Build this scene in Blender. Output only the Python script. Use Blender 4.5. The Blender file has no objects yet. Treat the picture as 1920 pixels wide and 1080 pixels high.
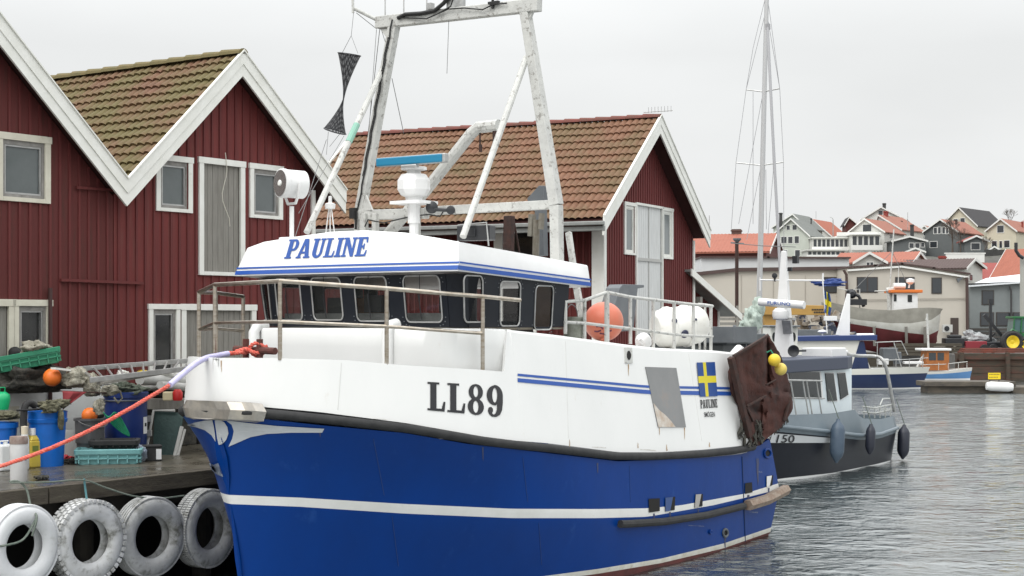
import bpy, bmesh, math, random
from mathutils import Vector, Matrix, noise
from mathutils.geometry import tessellate_polygon
from mathutils.bvhtree import BVHTree
R = math.radians
S = bpy.context.scene
COL = S.collection
# ------------------------------------------------------------------ camera
F, H = 2880.0, 3.88            # focal length in photo pixels (1920 wide), eye height
cam = bpy.data.cameras.new('camera'); camo = bpy.data.objects.new('camera', cam); COL.objects.link(camo)
cam.lens = 54.0; cam.sensor_width = 36.0; cam.shift_y = 60 / 1920.0
cam.clip_start = 0.1; cam.clip_end = 5000
camo.location = (0, 0, H); camo.rotation_euler = (R(90), 0, 0)
S.camera = camo
# ------------------------------------------------------------------ sky: pale overcast, brighter overhead
wd = bpy.data.worlds.new('World'); S.world = wd; wd.use_nodes = True
nt = wd.node_tree; nt.nodes.clear()
def wn(t, **k):
    q = nt.nodes.new(t)
    for a, b in k.items(): setattr(q, a, b)
    return q
SUN_EL, SUN_AZ = 50.0, 215.0
out = wn('ShaderNodeOutputWorld'); bg = wn('ShaderNodeBackground'); nt.links.new(bg.outputs[0], out.inputs[0])
sky = wn('ShaderNodeTexSky', sky_type='NISHITA', sun_disc=False)
sky.sun_elevation = R(SUN_EL); sky.sun_rotation = R(SUN_AZ); sky.air_density = 2; sky.dust_density = 6
tc = wn('ShaderNodeTexCoord'); sp = wn('ShaderNodeSeparateXYZ'); nt.links.new(tc.outputs['Generated'], sp.inputs[0])
rmp = wn('ShaderNodeMapRange'); nt.links.new(sp.outputs['Z'], rmp.inputs[0])
rmp.inputs[1].default_value = 0.17; rmp.inputs[2].default_value = 0.9; rmp.inputs[3].default_value = 9.0; rmp.inputs[4].default_value = 28.0
nz = wn('ShaderNodeTexNoise'); nz.inputs['Scale'].default_value = 3.2; nz.inputs['Detail'].default_value = 4
mp = wn('ShaderNodeMapping'); mp.inputs['Scale'].default_value = (1, 1, 2.6)
nt.links.new(tc.outputs['Generated'], mp.inputs[0]); nt.links.new(mp.outputs[0], nz.inputs[0])
cr = wn('ShaderNodeMapRange'); nt.links.new(nz.outputs[0], cr.inputs[0])
cr.inputs[1].default_value = 0.3; cr.inputs[2].default_value = 0.7; cr.inputs[3].default_value = 0.94; cr.inputs[4].default_value = 1.05
mu = wn('ShaderNodeMath', operation='MULTIPLY'); nt.links.new(rmp.outputs[0], mu.inputs[0]); nt.links.new(cr.outputs[0], mu.inputs[1])
cc = wn('ShaderNodeVectorMath', operation='SCALE'); cc.inputs[0].default_value = (0.985, 1.0, 1.005)
nt.links.new(mu.outputs[0], cc.inputs['Scale'])
mx = wn('ShaderNodeMix', data_type='RGBA'); mx.inputs[0].default_value = 0.94
nt.links.new(sky.outputs[0], mx.inputs[6]); nt.links.new(cc.outputs[0], mx.inputs[7])
nt.links.new(mx.outputs[2], bg.inputs[0]); bg.inputs[1].default_value = 0.1
sun = bpy.data.lights.new('sun', 'SUN'); suno = bpy.data.objects.new('sun', sun); COL.objects.link(suno)
sun.energy = 1.3; sun.angle = R(25); sun.color = (1, 0.985, 0.96)
a_ = R(SUN_AZ); e_ = R(SUN_EL)
sd = Vector((math.sin(a_) * math.cos(e_), math.cos(a_) * math.cos(e_), math.sin(e_)))
suno.rotation_euler = sd.to_track_quat('Z', 'Y').to_euler()
S.render.engine = 'CYCLES'
S.view_settings.view_transform = 'Standard'; S.view_settings.look = 'None'
S.view_settings.exposure = 0.0; S.view_settings.gamma = 1.0
# ------------------------------------------------------------------ frames and helpers
dx, dy = 0.5780, 0.8160                 # direction of the quay (and of the boats' keels)
D2 = Vector((dx, dy, 0)); N2 = Vector((dy, -dx, 0))   # N2 points from the quay to the water
ANG = math.atan2(dy, dx)
def W(px, py, Z):                       # a point of the world at depth Z seen at photo pixel (px, py)
    return Vector(((px - 960) / F * Z, Z, H + (600 - py) / F * Z))
class Frame:                            # x along the quay, v towards the water, z up
    def __init__(s, t0, c0):
        s.O = D2 * t0 + N2 * c0
        s.ox, s.oy = s.O.x, s.O.y
    def v(s, px, py, v):
        a = (px - 960) / F
        k = (v + s.O.dot(N2)) / (a * dy - dx)
        P = Vector((a * k, k, 0))
        return ((P - s.O).dot(D2), v, H + (600 - py) / F * k)
    def u(s, px, py, u):
        a = (px - 960) / F
        k = (u + s.O.dot(D2)) / (a * dx + dy)
        P = Vector((a * k, k, 0))
        return (u, (P - s.O).dot(N2), H + (600 - py) / F * k)
    def pix(s, u, v, z):
        P = s.O + D2 * u + N2 * v
        return 960 + F * P.x / P.y, 600 - F * (z - H) / P.y
    def L(s, p): return Vector((p[0], -p[1], p[2]))      # (u, v, z) -> local coordinates
    def root(s, name, **k):
        e = empty(name, (s.ox, s.oy, 0), ANG, **k)
        return e
def lerp(a, b, t): return a + (b - a) * t
def interp(xs, ys, x):
    if x <= xs[0]: return ys[0]
    for i in range(1, len(xs)):
        if x <= xs[i]:
            t = (x - xs[i-1]) / (xs[i] - xs[i-1]); return ys[i-1] + (ys[i] - ys[i-1]) * t
    return ys[-1]
def poly_y(pts):
    xs = [p[0] for p in pts]; ys = [p[1] for p in pts]
    def f(x):
        if x < xs[0] : return ys[0] + (x - xs[0]) * (ys[1]-ys[0])/(xs[1]-xs[0])
        if x > xs[-1]: return ys[-1] + (x - xs[-1]) * (ys[-1]-ys[-2])/(xs[-1]-xs[-2])
        return interp(xs, ys, x)
    return f
def tag(o, label=None, cat=None, group=None, kind=None):
    if label: o['label'] = label
    if cat: o['category'] = cat
    if group: o['group'] = group
    if kind: o['kind'] = kind
    return o
def empty(name, loc, rz=0, label=None, cat=None, group=None):
    o = bpy.data.objects.new(name, None); COL.objects.link(o)
    o.empty_display_size = 0.2
    o.location = loc; o.rotation_euler = (0, 0, rz)
    return tag(o, label, cat, group)
def copy_tree(o, parent=None):
    c = o.copy(); COL.objects.link(c)
    if parent: c.parent = parent
    for ch in list(o.children): copy_tree(ch, c)
    return c
class MB:
    def __init__(s): s.vs = []; s.fs = []; s.ms = []; s.m = 0
    def add(s, vs, fs):
        b = len(s.vs); s.vs += [Vector(v) for v in vs]
        for f in fs: s.fs.append([i + b for i in f]); s.ms.append(s.m)
        return s
    def box(s, x0, x1, y0, y1, z0, z1):
        v = [(x, y, z) for z in (z0, z1) for y in (y0, y1) for x in (x0, x1)]
        return s.add(v, [(0,2,3,1),(4,5,7,6),(0,1,5,4),(2,6,7,3),(0,4,6,2),(1,3,7,5)])
    def cbox(s, c, d, rz=0, rx=0, ry=0):
        M = Matrix.Rotation(rz, 3, 'Z') @ Matrix.Rotation(ry, 3, 'Y') @ Matrix.Rotation(rx, 3, 'X'); c = Vector(c)
        v = [c + M @ Vector((x*d[0]/2, y*d[1]/2, z*d[2]/2)) for z in (-1, 1) for y in (-1, 1) for x in (-1, 1)]
        return s.add(v, [(0,2,3,1),(4,5,7,6),(0,1,5,4),(2,6,7,3),(0,4,6,2),(1,3,7,5)])
    def beam(s, p, q, w, h=None, up=(0, 0, 1), w2=None):
        h = h or w; w2 = w2 or w; p = Vector(p); q = Vector(q); a = (q - p).normalized()
        x = a.cross(Vector(up))
        if x.length < 1e-3: x = a.cross(Vector((1, 0, 0)))
        x.normalize(); y = a.cross(x).normalized()
        v = [p - x*w/2 - y*h/2, p + x*w/2 - y*h/2, p + x*w/2 + y*h/2, p - x*w/2 + y*h/2]
        k = w2 / w
        v += [q - x*w2/2 - y*h*k/2, q + x*w2/2 - y*h*k/2, q + x*w2/2 + y*h*k/2, q - x*w2/2 + y*h*k/2]
        return s.add(v, [(3,2,1,0),(4,5,6,7),(0,1,5,4),(1,2,6,5),(2,3,7,6),(3,0,4,7)])
    def tube(s, pts, r, n=8, closed=False, cap=True):
        pts = [Vector(p) for p in pts]; m = len(pts)
        rr = r if isinstance(r, (list, tuple)) else [r] * m
        ref = None; rings = []
        for i in range(m):
            if closed: t = pts[(i+1) % m] - pts[i-1]
            else: t = pts[min(i+1, m-1)] - pts[max(i-1, 0)]
            t.normalize()
            if ref is None:
                ref = t.cross(Vector((0, 0, 1)))
                if ref.length < 0.05: ref = t.cross(Vector((1, 0, 0)))
            ref = (ref - t * ref.dot(t)).normalized(); b = t.cross(ref)
            rings.append([pts[i] + (ref * math.cos(2*math.pi*k/n) + b * math.sin(2*math.pi*k/n)) * rr[i] for k in range(n)])
        base = len(s.vs); fs = []
        for i in range(m if closed else m - 1):
            j = (i + 1) % m
            for k in range(n):
                fs.append((i*n+k, i*n+(k+1) % n, j*n+(k+1) % n, j*n+k))
        if cap and not closed: fs += [tuple(range(n-1, -1, -1)), tuple((m-1)*n + k for k in range(n))]
        return s.add([v for r_ in rings for v in r_], fs)
    def lathe(s, prof, c=(0,0,0), axis=(0,0,1), n=24, sx=1, sy=1, cap=True):
        c = Vector(c); q = Vector(axis).normalized().to_track_quat('Z', 'Y').to_matrix()
        vs = []; fs = []; m = len(prof)
        for r, z in prof:
            for k in range(n):
                a = 2*math.pi*k/n; vs.append(c + q @ Vector((r*sx*math.cos(a), r*sy*math.sin(a), z)))
        for i in range(m-1):
            for k in range(n): fs.append((i*n+k, i*n+(k+1) % n, (i+1)*n+(k+1) % n, (i+1)*n+k))
        if cap and prof[0][0] > 1e-4: fs.append(tuple(range(n-1, -1, -1)))
        if cap and prof[-1][0] > 1e-4: fs.append(tuple((m-1)*n+k for k in range(n)))
        return s.add(vs, fs)
    def grid(s, rows, flip=False):
        m = len(rows[0]); fs = []
        for i in range(len(rows)-1):
            for k in range(m-1):
                f = (i*m+k, i*m+k+1, (i+1)*m+k+1, (i+1)*m+k)
                fs.append(f[::-1] if flip else f)
        return s.add([p for r in rows for p in r], fs)
    def prism(s, pts, ext):
        pts = [Vector(p) for p in pts]; e = Vector(ext); n = len(pts)
        return s.add(pts + [p + e for p in pts], [tuple(range(n-1, -1, -1)), tuple(range(n, 2*n))] + [(i, (i+1) % n, n+(i+1) % n, n+i) for i in range(n)])
    def loops(s, loops, f, lv=0):                      # flat shape with holes; f maps 2-D points to 3-D
        vv = [Vector((p[0], p[1], 0)) for l in loops for p in l]
        tri = tessellate_polygon([[Vector((p[0], p[1], 0)) for p in l] for l in loops])
        fs = []
        for t in tri:
            a, b, c = (vv[i] for i in t)
            if (b - a).cross(c - a).z < 0: t = (t[0], t[2], t[1])
            fs.append(tuple(t))
        for _ in range(lv):                      # split every triangle in four so the shape can follow a curved surface
            mid = {}; nf = []
            def md(i, j):
                k = (min(i, j), max(i, j))
                if k not in mid: mid[k] = len(vv); vv.append((vv[i] + vv[j]) / 2)
                return mid[k]
            for a, b, c in fs:
                ab, bc, ca = md(a, b), md(b, c), md(c, a); nf += [(a, ab, ca), (ab, b, bc), (ca, bc, c), (ab, bc, ca)]
            fs = nf
        return s.add([f(v.x, v.y) for v in vv], fs)
    def parts(s):                                # the connected pieces, each as a builder of its own
        par = list(range(len(s.vs)))
        def find(i):
            while par[i] != i: par[i] = par[par[i]]; i = par[i]
            return i
        for f in s.fs:
            for i in f[1:]: par[find(i)] = find(f[0])
        gr = {}
        for f, m in zip(s.fs, s.ms): gr.setdefault(find(f[0]), []).append((f, m))
        out = []
        for fl in gr.values():
            q = MB(); idx = {}
            for f, m in fl:
                for i in f:
                    if i not in idx: idx[i] = len(q.vs); q.vs.append(s.vs[i])
                q.fs.append([idx[i] for i in f]); q.ms.append(m)
            out.append(q)
        return out
    def each(s, *a, **k):
        o = None
        for q in s.parts(): o = q.build(*a, **k)
        return o
    def build(s, name, mat, parent=None, smooth=False, bevel=0, ang=35, xf=None, solid=0, **k):
        me = bpy.data.meshes.new(name)
        vs = [xf(v) for v in s.vs] if xf else s.vs
        me.from_pydata([tuple(v) for v in vs], [], s.fs); 
        mats = mat if isinstance(mat, (list, tuple)) else [mat]
        for m_ in mats: me.materials.append(m_)
        me.polygons.foreach_set('material_index', s.ms)
        if smooth:
            bm = bmesh.new(); bm.from_mesh(me)
            bmesh.ops.remove_doubles(bm, verts=bm.verts, dist=1e-5)
            for f in bm.faces: f.smooth = True
            for e in bm.edges:
                if len(e.link_faces) == 2 and e.calc_face_angle(3) > R(ang): e.smooth = False
            bm.to_mesh(me); bm.free()
        me.update()
        o = bpy.data.objects.new(name, me); COL.objects.link(o)
        if parent: o.parent = parent
        if solid:
            md = o.modifiers.new('solid', 'SOLIDIFY'); md.thickness = solid; md.offset = 0
        if bevel:
            md = o.modifiers.new('bevel', 'BEVEL'); md.width = bevel; md.segments = 2; md.limit_method = 'ANGLE'; md.angle_limit = R(40)
            md.harden_normals = False
        return tag(o, **k)
# ------------------------------------------------------------------ materials
MATS = {}
def mat(name, c, rough=0.5, metal=0.0, c2=None, sc=3.0, amt=0.5, bump=0.0, bsc=20.0, stretch=(1,1,1), spec=0.5, c3=None, sc3=1.2, lo3=0.55, hi3=0.7, rvar=0.0, coords='Object', coat=0):
    if name in MATS: return MATS[name]
    m = bpy.data.materials.new(name); m.use_nodes = True; t = m.node_tree; nd = t.nodes; ln = t.links
    b = nd['Principled BSDF']; b.inputs['Roughness'].default_value = rough; b.inputs['Metallic'].default_value = metal
    b.inputs['Base Color'].default_value = (*c, 1); b.inputs['Specular IOR Level'].default_value = spec
    b.inputs['Coat Weight'].default_value = coat
    co = nd.new('ShaderNodeTexCoord'); mpn = nd.new('ShaderNodeMapping'); mpn.inputs['Scale'].default_value = stretch
    ln.new(co.outputs[coords], mpn.inputs[0])
    cur = None
    if c2 is not None:
        no = nd.new('ShaderNodeTexNoise'); no.inputs['Scale'].default_value = sc; no.inputs['Detail'].default_value = 6; no.inputs['Roughness'].default_value = 0.65
        ln.new(mpn.outputs[0], no.inputs[0])
        rp = nd.new('ShaderNodeMapRange'); rp.inputs[1].default_value = 0.5 - 0.25*amt - 0.05; rp.inputs[2].default_value = 0.5 + 0.25*amt + 0.05
        ln.new(no.outputs[0], rp.inputs[0])
        mi = nd.new('ShaderNodeMix'); mi.data_type = 'RGBA'; mi.inputs[6].default_value = (*c, 1); mi.inputs[7].default_value = (*c2, 1)
        ln.new(rp.outputs[0], mi.inputs[0]); cur = mi.outputs[2]
        if rvar:
            r2 = nd.new('ShaderNodeMapRange'); r2.inputs[3].default_value = max(0.02, rough - rvar); r2.inputs[4].default_value = min(1, rough + rvar)
            ln.new(no.outputs[0], r2.inputs[0]); r2.inputs[1].default_value = .3; r2.inputs[2].default_value = .7; ln.new(r2.outputs[0], b.inputs['Roughness'])
    if c3 is not None:
        no = nd.new('ShaderNodeTexNoise'); no.inputs['Scale'].default_value = sc3; no.inputs['Detail'].default_value = 8; no.inputs['Roughness'].default_value = 0.7
        ln.new(mpn.outputs[0], no.inputs[0])
        rp = nd.new('ShaderNodeMapRange'); rp.inputs[1].default_value = lo3; rp.inputs[2].default_value = hi3
        ln.new(no.outputs[0], rp.inputs[0])
        mi = nd.new('ShaderNodeMix'); mi.data_type = 'RGBA'; mi.inputs[7].default_value = (*c3, 1)
        if cur: ln.new(cur, mi.inputs[6])
        else: mi.inputs[6].default_value = (*c, 1)
        ln.new(rp.outputs[0], mi.inputs[0]); cur = mi.outputs[2]
    if cur: ln.new(cur, b.inputs['Base Color'])
    if bump:
        no = nd.new('ShaderNodeTexNoise'); no.inputs['Scale'].default_value = bsc; no.inputs['Detail'].default_value = 5
        ln.new(mpn.outputs[0], no.inputs[0]); bp = nd.new('ShaderNodeBump'); bp.inputs['Strength'].default_value = bump; bp.inputs['Distance'].default_value = 0.02
        ln.new(no.outputs[0], bp.inputs['Height']); ln.new(bp.outputs[0], b.inputs['Normal'])
    MATS[name] = m; return m
# paints of the boats
white = mat('white_paint', (.745,.745,.73), .38, c2=(.695,.70,.685), sc=1.4, amt=.9, c3=(.55,.50,.42), sc3=3.2, lo3=.64, hi3=.84, bump=.25, bsc=1.3, stretch=(1,1,.38))
whitec = mat('white_clean', (.73,.73,.725), .35, c2=(.67,.67,.66), sc=2, c3=(.55,.53,.48), sc3=2.5, lo3=.62, hi3=.85)
blue = mat('blue_hull_paint', (.001,.040,.225), .36, spec=.14, c2=(.002,.032,.175), sc=.9, amt=.8, c3=(.012,.06,.24), sc3=3.5, lo3=.60, hi3=.80, bump=.35, bsc=1.2, stretch=(1,1,.6))
bluestripe = mat('blue_stripe_paint', (.01,.07,.33), .4)
redboot = mat('red_antifouling', (.14,.03,.025), .7, c2=(.07,.022,.02), sc=4, bump=.2)
bootwhite = mat('boot_line_white', (.68,.68,.64), .5, c2=(.5,.47,.38), sc=3, amt=.5, c3=(.30,.2,.1), sc3=6, lo3=.62, hi3=.75)
rubber = mat('black_rubber', (.012,.012,.013), .75, c2=(.028,.028,.028), sc=6, bump=.2, bsc=30)
dark = mat('black_paint', (.012,.013,.016), .4, c2=(.022,.023,.026), sc=5)
navy = mat('navy_window_band', (.006,.008,.013), .45, c2=(.009,.011,.016), sc=4, spec=.25)
steel = mat('stainless_pipe', (.55,.51,.45), .30, 1.0, c2=(.33,.27,.20), sc=8, amt=.6, stretch=(1,1,3))
aluminium = mat('dull_aluminium', (.50,.50,.49), .45, .7, c2=(.34,.34,.33), sc=6)
galv = mat('peeling_white_steel', (.56,.56,.53), .6, .1, c2=(.44,.44,.42), sc=4, amt=.6, c3=(.27,.26,.24), sc3=11, lo3=.56, hi3=.62, bump=.35, bsc=14)
rust = mat('rusty_plate', (.070,.018,.011), .85, c2=(.032,.011,.008), sc=1.8, amt=.7, c3=(.017,.010,.009), sc3=3, lo3=.5, hi3=.68, bump=.9, bsc=9)
rustdark = mat('dark_rusty_steel', (.05,.018,.012), .8, c2=(.02,.012,.01), sc=9, bump=.5)
greysteel = mat('grey_steel', (.09,.10,.11), .5, c2=(.12,.13,.14), sc=3)
letter = mat('black_lettering', (.014,.014,.017), .4, c2=(.022,.022,.025), sc=20)
letterblue = mat('blue_lettering', (.012,.07,.31), .4)
flagblue = mat('flag_blue', (.006,.05,.22), .45); flagyel = mat('flag_yellow', (.62,.52,.02), .45)
glass = mat('dark_glass', (.016,.019,.020), .08, spec=.4)
def see_glass(name, tint, a):
    m = bpy.data.materials.new(name); m.use_nodes = True; t = m.node_tree; b = t.nodes['Principled BSDF']
    b.inputs['Base Color'].default_value = (*tint, 1); b.inputs['Roughness'].default_value = .03
    b.inputs['Alpha'].default_value = a; b.inputs['Specular IOR Level'].default_value = .9
    return m
wglass = see_glass('wheelhouse_glass', (.012,.016,.016), .30)
shedglass = mat('shed_window_glass', (.085,.10,.10), .12, c2=(.11,.125,.125), sc=1.5, spec=.7)
darkroom = mat('dark_glass_room', (.010,.011,.012), .12, c2=(.03,.03,.028), sc=2.2, spec=.6)
# sheds
redwall = mat('falu_red_boards', (.155,.024,.021), .8, c2=(.112,.019,.018), sc=2.2, amt=.6, stretch=(6,6,.5), c3=(.115,.045,.035), sc3=1.6, lo3=.53, hi3=.78, bump=.25, bsc=12)
redbatten = mat('falu_red_battens', (.125,.020,.018), .8, c2=(.095,.017,.016), sc=3, stretch=(6,6,.7), bump=.2)
trim = mat('white_shed_trim', (.76,.76,.72), .6, c2=(.68,.68,.63), sc=3, c3=(.48,.46,.40), sc3=2.5, lo3=.62, hi3=.85, stretch=(1,1,1))
cream = mat('cream_shed_trim', (.62,.60,.50), .6, c2=(.54,.51,.42), sc=4, c3=(.4,.36,.27), sc3=3, lo3=.6, hi3=.85)
greywood = mat('weathered_grey_wood', (.27,.26,.235), .85, c2=(.17,.16,.14), sc=3, amt=.8, stretch=(9,9,.8), bump=.4, bsc=10)
sashgrey = mat('grey_sash_paint', (.16,.15,.14), .6, c2=(.28,.27,.25), sc=6)
plankwhite = mat('white_door_planks', (.66,.67,.66), .6, c2=(.52,.53,.52), sc=3, stretch=(8,8,.6))
wetwood = mat('wet_quay_planks', (.052,.045,.032), .32, c2=(.10,.088,.066), sc=1.1, amt=.8, rvar=.25, c3=(.03,.028,.024), sc3=3, lo3=.5, hi3=.7, bump=.25, bsc=14)
wood = mat('dark_quay_timber', (.045,.036,.026), .8, c2=(.08,.07,.05), sc=3, stretch=(1,1,6), bump=.6, bsc=12)
blackwood = mat('tarred_piles', (.012,.011,.010), .9, c2=(.03,.026,.02), sc=4)
tyrewhite = mat('white_painted_tyre', (.64,.65,.66), .7, c2=(.44,.44,.42), sc=4, amt=.7, c3=(.13,.13,.11), sc3=4.2, lo3=.52, hi3=.68, bump=.35, bsc=16)
tyregrey = mat('worn_painted_tyre', (.52,.53,.53), .75, c2=(.33,.33,.32), sc=4, amt=.8, c3=(.11,.11,.09), sc3=3.2, lo3=.5, hi3=.66, bump=.4, bsc=16)
def tiles_mat(name, base, moss, lo, hi):
    return mat(name, base, .8, c2=tuple(x*.62 for x in base), sc=5, amt=.9, c3=moss, sc3=.9, lo3=lo, hi3=hi, bump=.4, bsc=30)
tileM = tiles_mat('mossy_clay_tiles', (.170,.082,.044), (.115,.092,.032), .37, .58)
tileR = tiles_mat('red_clay_tiles', (.205,.098,.053), (.120,.082,.036), .42, .66)
ridgeM = mat('mossy_ridge_tiles', (.15,.11,.04), .8, c2=(.11,.095,.035), sc=5, bump=.4); ridgeR = mat('red_ridge_tiles', (.17,.045,.035), .8, c2=(.12,.05,.035), sc=4)
gutter = mat('grey_gutter_metal', (.30,.31,.30), .5, .3, c2=(.22,.23,.22), sc=4)
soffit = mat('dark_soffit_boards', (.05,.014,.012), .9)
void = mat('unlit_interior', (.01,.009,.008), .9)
# loose plastic and rope
def plastic(name, c, r=.4, d=.8): return mat(name, c, r, c2=tuple(x*d for x in c), sc=4, c3=tuple(x*.45 + .02 for x in c), sc3=3, lo3=.62, hi3=.85)
orangeB = mat('orange_float_plastic', (.85,.20,.03), .45, c2=(.75,.16,.02), sc=4)
buoyM = mat('faded_coral_buoy', (.62,.13,.075), .45, c2=(.58,.20,.12), sc=1.4, amt=.7, c3=(.38,.09,.06), sc3=5, lo3=.62, hi3=.8)
ropeO = mat('orange_rope', (.62,.075,.05), .8, c2=(.74,.20,.15), sc=30, amt=.3, bump=.8, bsc=40)
ropeL = mat('lavender_hose', (.42,.40,.62), .5, c2=(.50,.48,.68), sc=9)
ropeG = mat('grey_green_rope', (.17,.19,.16), .9, c2=(.09,.12,.10), sc=20)
netG = mat('olive_net', (.17,.16,.10), .95, c2=(.06,.06,.04), sc=14, amt=.5, bump=1.0, bsc=45)
netD = mat('dark_net', (.030,.030,.028), .95, c2=(.085,.08,.065), sc=12, amt=.5, bump=1.0, bsc=45)
netL = mat('pale_net', (.42,.40,.33), .95, c2=(.16,.15,.11), sc=16, amt=.5, bump=1.0, bsc=45)
wire = mat('thin_wire', (.16,.16,.16), .6)
cable = mat('black_cable', (.012,.012,.012), .6)
yellowB = mat('yellow_float', (.72,.50,.015), .5, c2=(.66,.48,.05), sc=6)
# ================================================================== SETTING
WZ = -0.15                                           # water level
def build_water():
    m = bpy.data.materials.new('harbour_water'); m.use_nodes = True; t = m.node_tree; nd = t.nodes; ln = t.links
    b = nd['Principled BSDF']; b.inputs['Base Color'].default_value = (.018, .030, .031, 1); b.inputs['Roughness'].default_value = .05; b.inputs['IOR'].default_value = 1.6
    co = nd.new('ShaderNodeTexCoord'); hs = []
    for sc, st, w, dtl in ((1.5, (1.0, 1.5, 1), .42, 3), (4.2, (1, 1.3, 1), .22, 5), (.25, (1, 1, 1), .6, 2)):
        mp_ = nd.new('ShaderNodeMapping'); mp_.inputs['Scale'].default_value = st; mp_.inputs['Rotation'].default_value = (0, 0, .35)
        ln.new(co.outputs['Object'], mp_.inputs[0])
        no = nd.new('ShaderNodeTexNoise'); no.inputs['Scale'].default_value = sc; no.inputs['Detail'].default_value = dtl; no.inputs['Distortion'].default_value = .4
        ln.new(mp_.outputs[0], no.inputs[0]); ml = nd.new('ShaderNodeMath'); ml.operation = 'MULTIPLY'; ml.inputs[1].default_value = w
        ln.new(no.outputs[0], ml.inputs[0]); hs.append(ml.outputs[0])
    a = nd.new('ShaderNodeMath'); ln.new(hs[0], a.inputs[0]); ln.new(hs[1], a.inputs[1])
    a2 = nd.new('ShaderNodeMath'); ln.new(a.outputs[0], a2.inputs[0]); ln.new(hs[2], a2.inputs[1])
    bp = nd.new('ShaderNodeBump'); bp.inputs['Strength'].default_value = 1.0; bp.inputs['Distance'].default_value = .20
    ln.new(a2.outputs[0], bp.inputs['Height']); ln.new(bp.outputs[0], b.inputs['Normal'])
    gl = nd.new('ShaderNodeBsdfGlossy'); gl.inputs['Color'].default_value = (.93, .96, .96, 1); gl.inputs['Roughness'].default_value = .07; ln.new(bp.outputs[0], gl.inputs['Normal'])
    mxs = nd.new('ShaderNodeMixShader'); mxs.inputs[0].default_value = .26; ln.new(b.outputs[0], mxs.inputs[1]); ln.new(gl.outputs[0], mxs.inputs[2]); ln.new(mxs.outputs[0], nd['Material Output'].inputs['Surface'])
    mb = MB(); rows = []
    ys = [-400, -60] + [5 + i*.0 for i in range(0)] + [8 + 1.02**i * 0 for i in range(0)]
    y = 6.0; yy = [-500, -100]
    while y < 160: yy.append(y); y *= 1.011
    yy += [220, 400, 900, 3000]
    for y in yy:
        wdt = max(abs(y), 20) * .62 + 20; row = []
        for k in range(181):
            x = -wdt + 2*wdt*k/180
            if abs(y) > 210 or y < 0: x *= 3
            z = 0
            if 5 < y < 160:
                z = .03 * noise.noise(Vector((x*.55+y*.2, y*.8, 0))) + .015 * noise.noise(Vector((x*1.7, y*2.3, 3.)))
            row.append((x, y, WZ + z))
        rows.append(row)
    mb.grid(rows)
    o = mb.build('water', m, smooth=True, ang=180, kind='structure')
build_water()

DECK = 1.58
QV = -17.6                                            # distance line of the quay edge
def qp(t, c, z): return D2 * t + N2 * c + Vector((0, 0, z))
def build_quay():
    mb = MB()
    # deck outline: edge line c=QV up to t=31, then stepped back
    out = [(-25, QV), (31.0, QV), (31.0, -20.6), (48, -20.6), (48, -60), (-25, -60)]
    pts = [qp(t, c, DECK) for t, c in out]
    mb.prism([p - Vector((0, 0, .10)) for p in pts], (0, 0, .10))
    mb.build('quay_deck', wetwood, kind='structure')
    e = MB()
    for (t0, t1) in ((-25, -5), (-5, 7), (7, 13.6), (13.6, 22), (22, 31)):
        e.beam(qp(t0+.01, QV + .06, DECK - .12), qp(t1-.01, QV + .06, DECK - .12), .16, .235)
    e.beam(qp(31, -20.55, DECK-.13), qp(48, -20.55, DECK-.13), .16, .24)
    e.build('quay_edge_beam', wood, bevel=.012, kind='structure')
    f = MB()
    f.beam(qp(-25, QV - .12, DECK - .36), qp(31, QV - .12, DECK - .36), .2, .22)
    t = -20.
    while t < 31:
        f.tube([qp(t, QV - .25, -1.2), qp(t, QV - .25, DECK - .3)], .15, 10); t += 2.3
    f.build('quay_piles', blackwood, kind='structure', smooth=True)
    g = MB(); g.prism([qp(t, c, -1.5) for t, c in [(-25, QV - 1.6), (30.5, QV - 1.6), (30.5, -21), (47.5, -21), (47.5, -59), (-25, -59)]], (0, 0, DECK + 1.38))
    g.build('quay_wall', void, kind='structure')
build_quay()

# ================================================================== FISHING BOAT "PAULINE"
P = Frame(14.15, -14.8)
boat = P.root('fishing_boat', label='blue and white steel fishing boat with PAULINE and LL89 painted on it, filling the foreground', cat='fishing boat')
UE = 12.35                                            # length at the blue stern
def plan(V, u0, Le, p, q, VE=None, taper=8.0):
    VE = V if VE is None else VE
    def f(u):
        s = min(max((u - u0) / Le, 0), 1); v = V * (1 - (1 - s) ** p) ** q
        if u > taper: v *= lerp(1, VE / V, ((u - taper) / (UE - taper)) ** 1.5)
        return v
    return f
CUR = {}
def curve(name, u0, pl, y=None, z=None): CUR[name] = (u0, pl, y, z)
railtop = poly_y([(335,768),(364,763),(400,757),(470,761),(598,772.5),(760,793),(938,824),(1027,831),(1160,848),(1240,848),(1320,843),(1389,836)])
railbot = poly_y([(335,790),(400,786),(470,783),(598,797),(760,812),(878,832.6),(1056,853),(1160,865),(1240,862),(1320,858),(1395,851),(1440,825),(1465,806)])
sttop = poly_y([(405,927),(560,933),(760,945),(960,954),(1120,954.5),(1214,953),(1276,947.5),(1395,926),(1467,904)])
stbot = poly_y([(405,944),(560,950),(760,963),(960,971.5),(1120,971.5),(1214,969),(1339,947),(1398,933),(1467,916)])
boott = poly_y([(470,1150),(700,1125),(960,1088),(1120,1067),(1239,1047.5),(1357,1019),(1457,985)])
bootb = poly_y([(470,1160),(700,1134),(960,1097),(1120,1076),(1239,1056),(1357,1028),(1457,993)])
curve('keel', 1.0, plan(.5, 1.0, 7, 2, 1, .9), z=lambda u: -1.3)
curve('deep', .68, plan(2.15, .68, 7.2, 1.9, 1.0, 1.9), z=lambda u: -.75 if u < 8 else lerp(-.75, -.35, (u-8)/4.4))
curve('bb', .58, plan(2.33, .58, 6.8, 1.95, .95, 2.12), y=bootb)
curve('bt', .55, plan(2.34, .55, 6.8, 1.95, .94, 2.13), y=boott)
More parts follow.
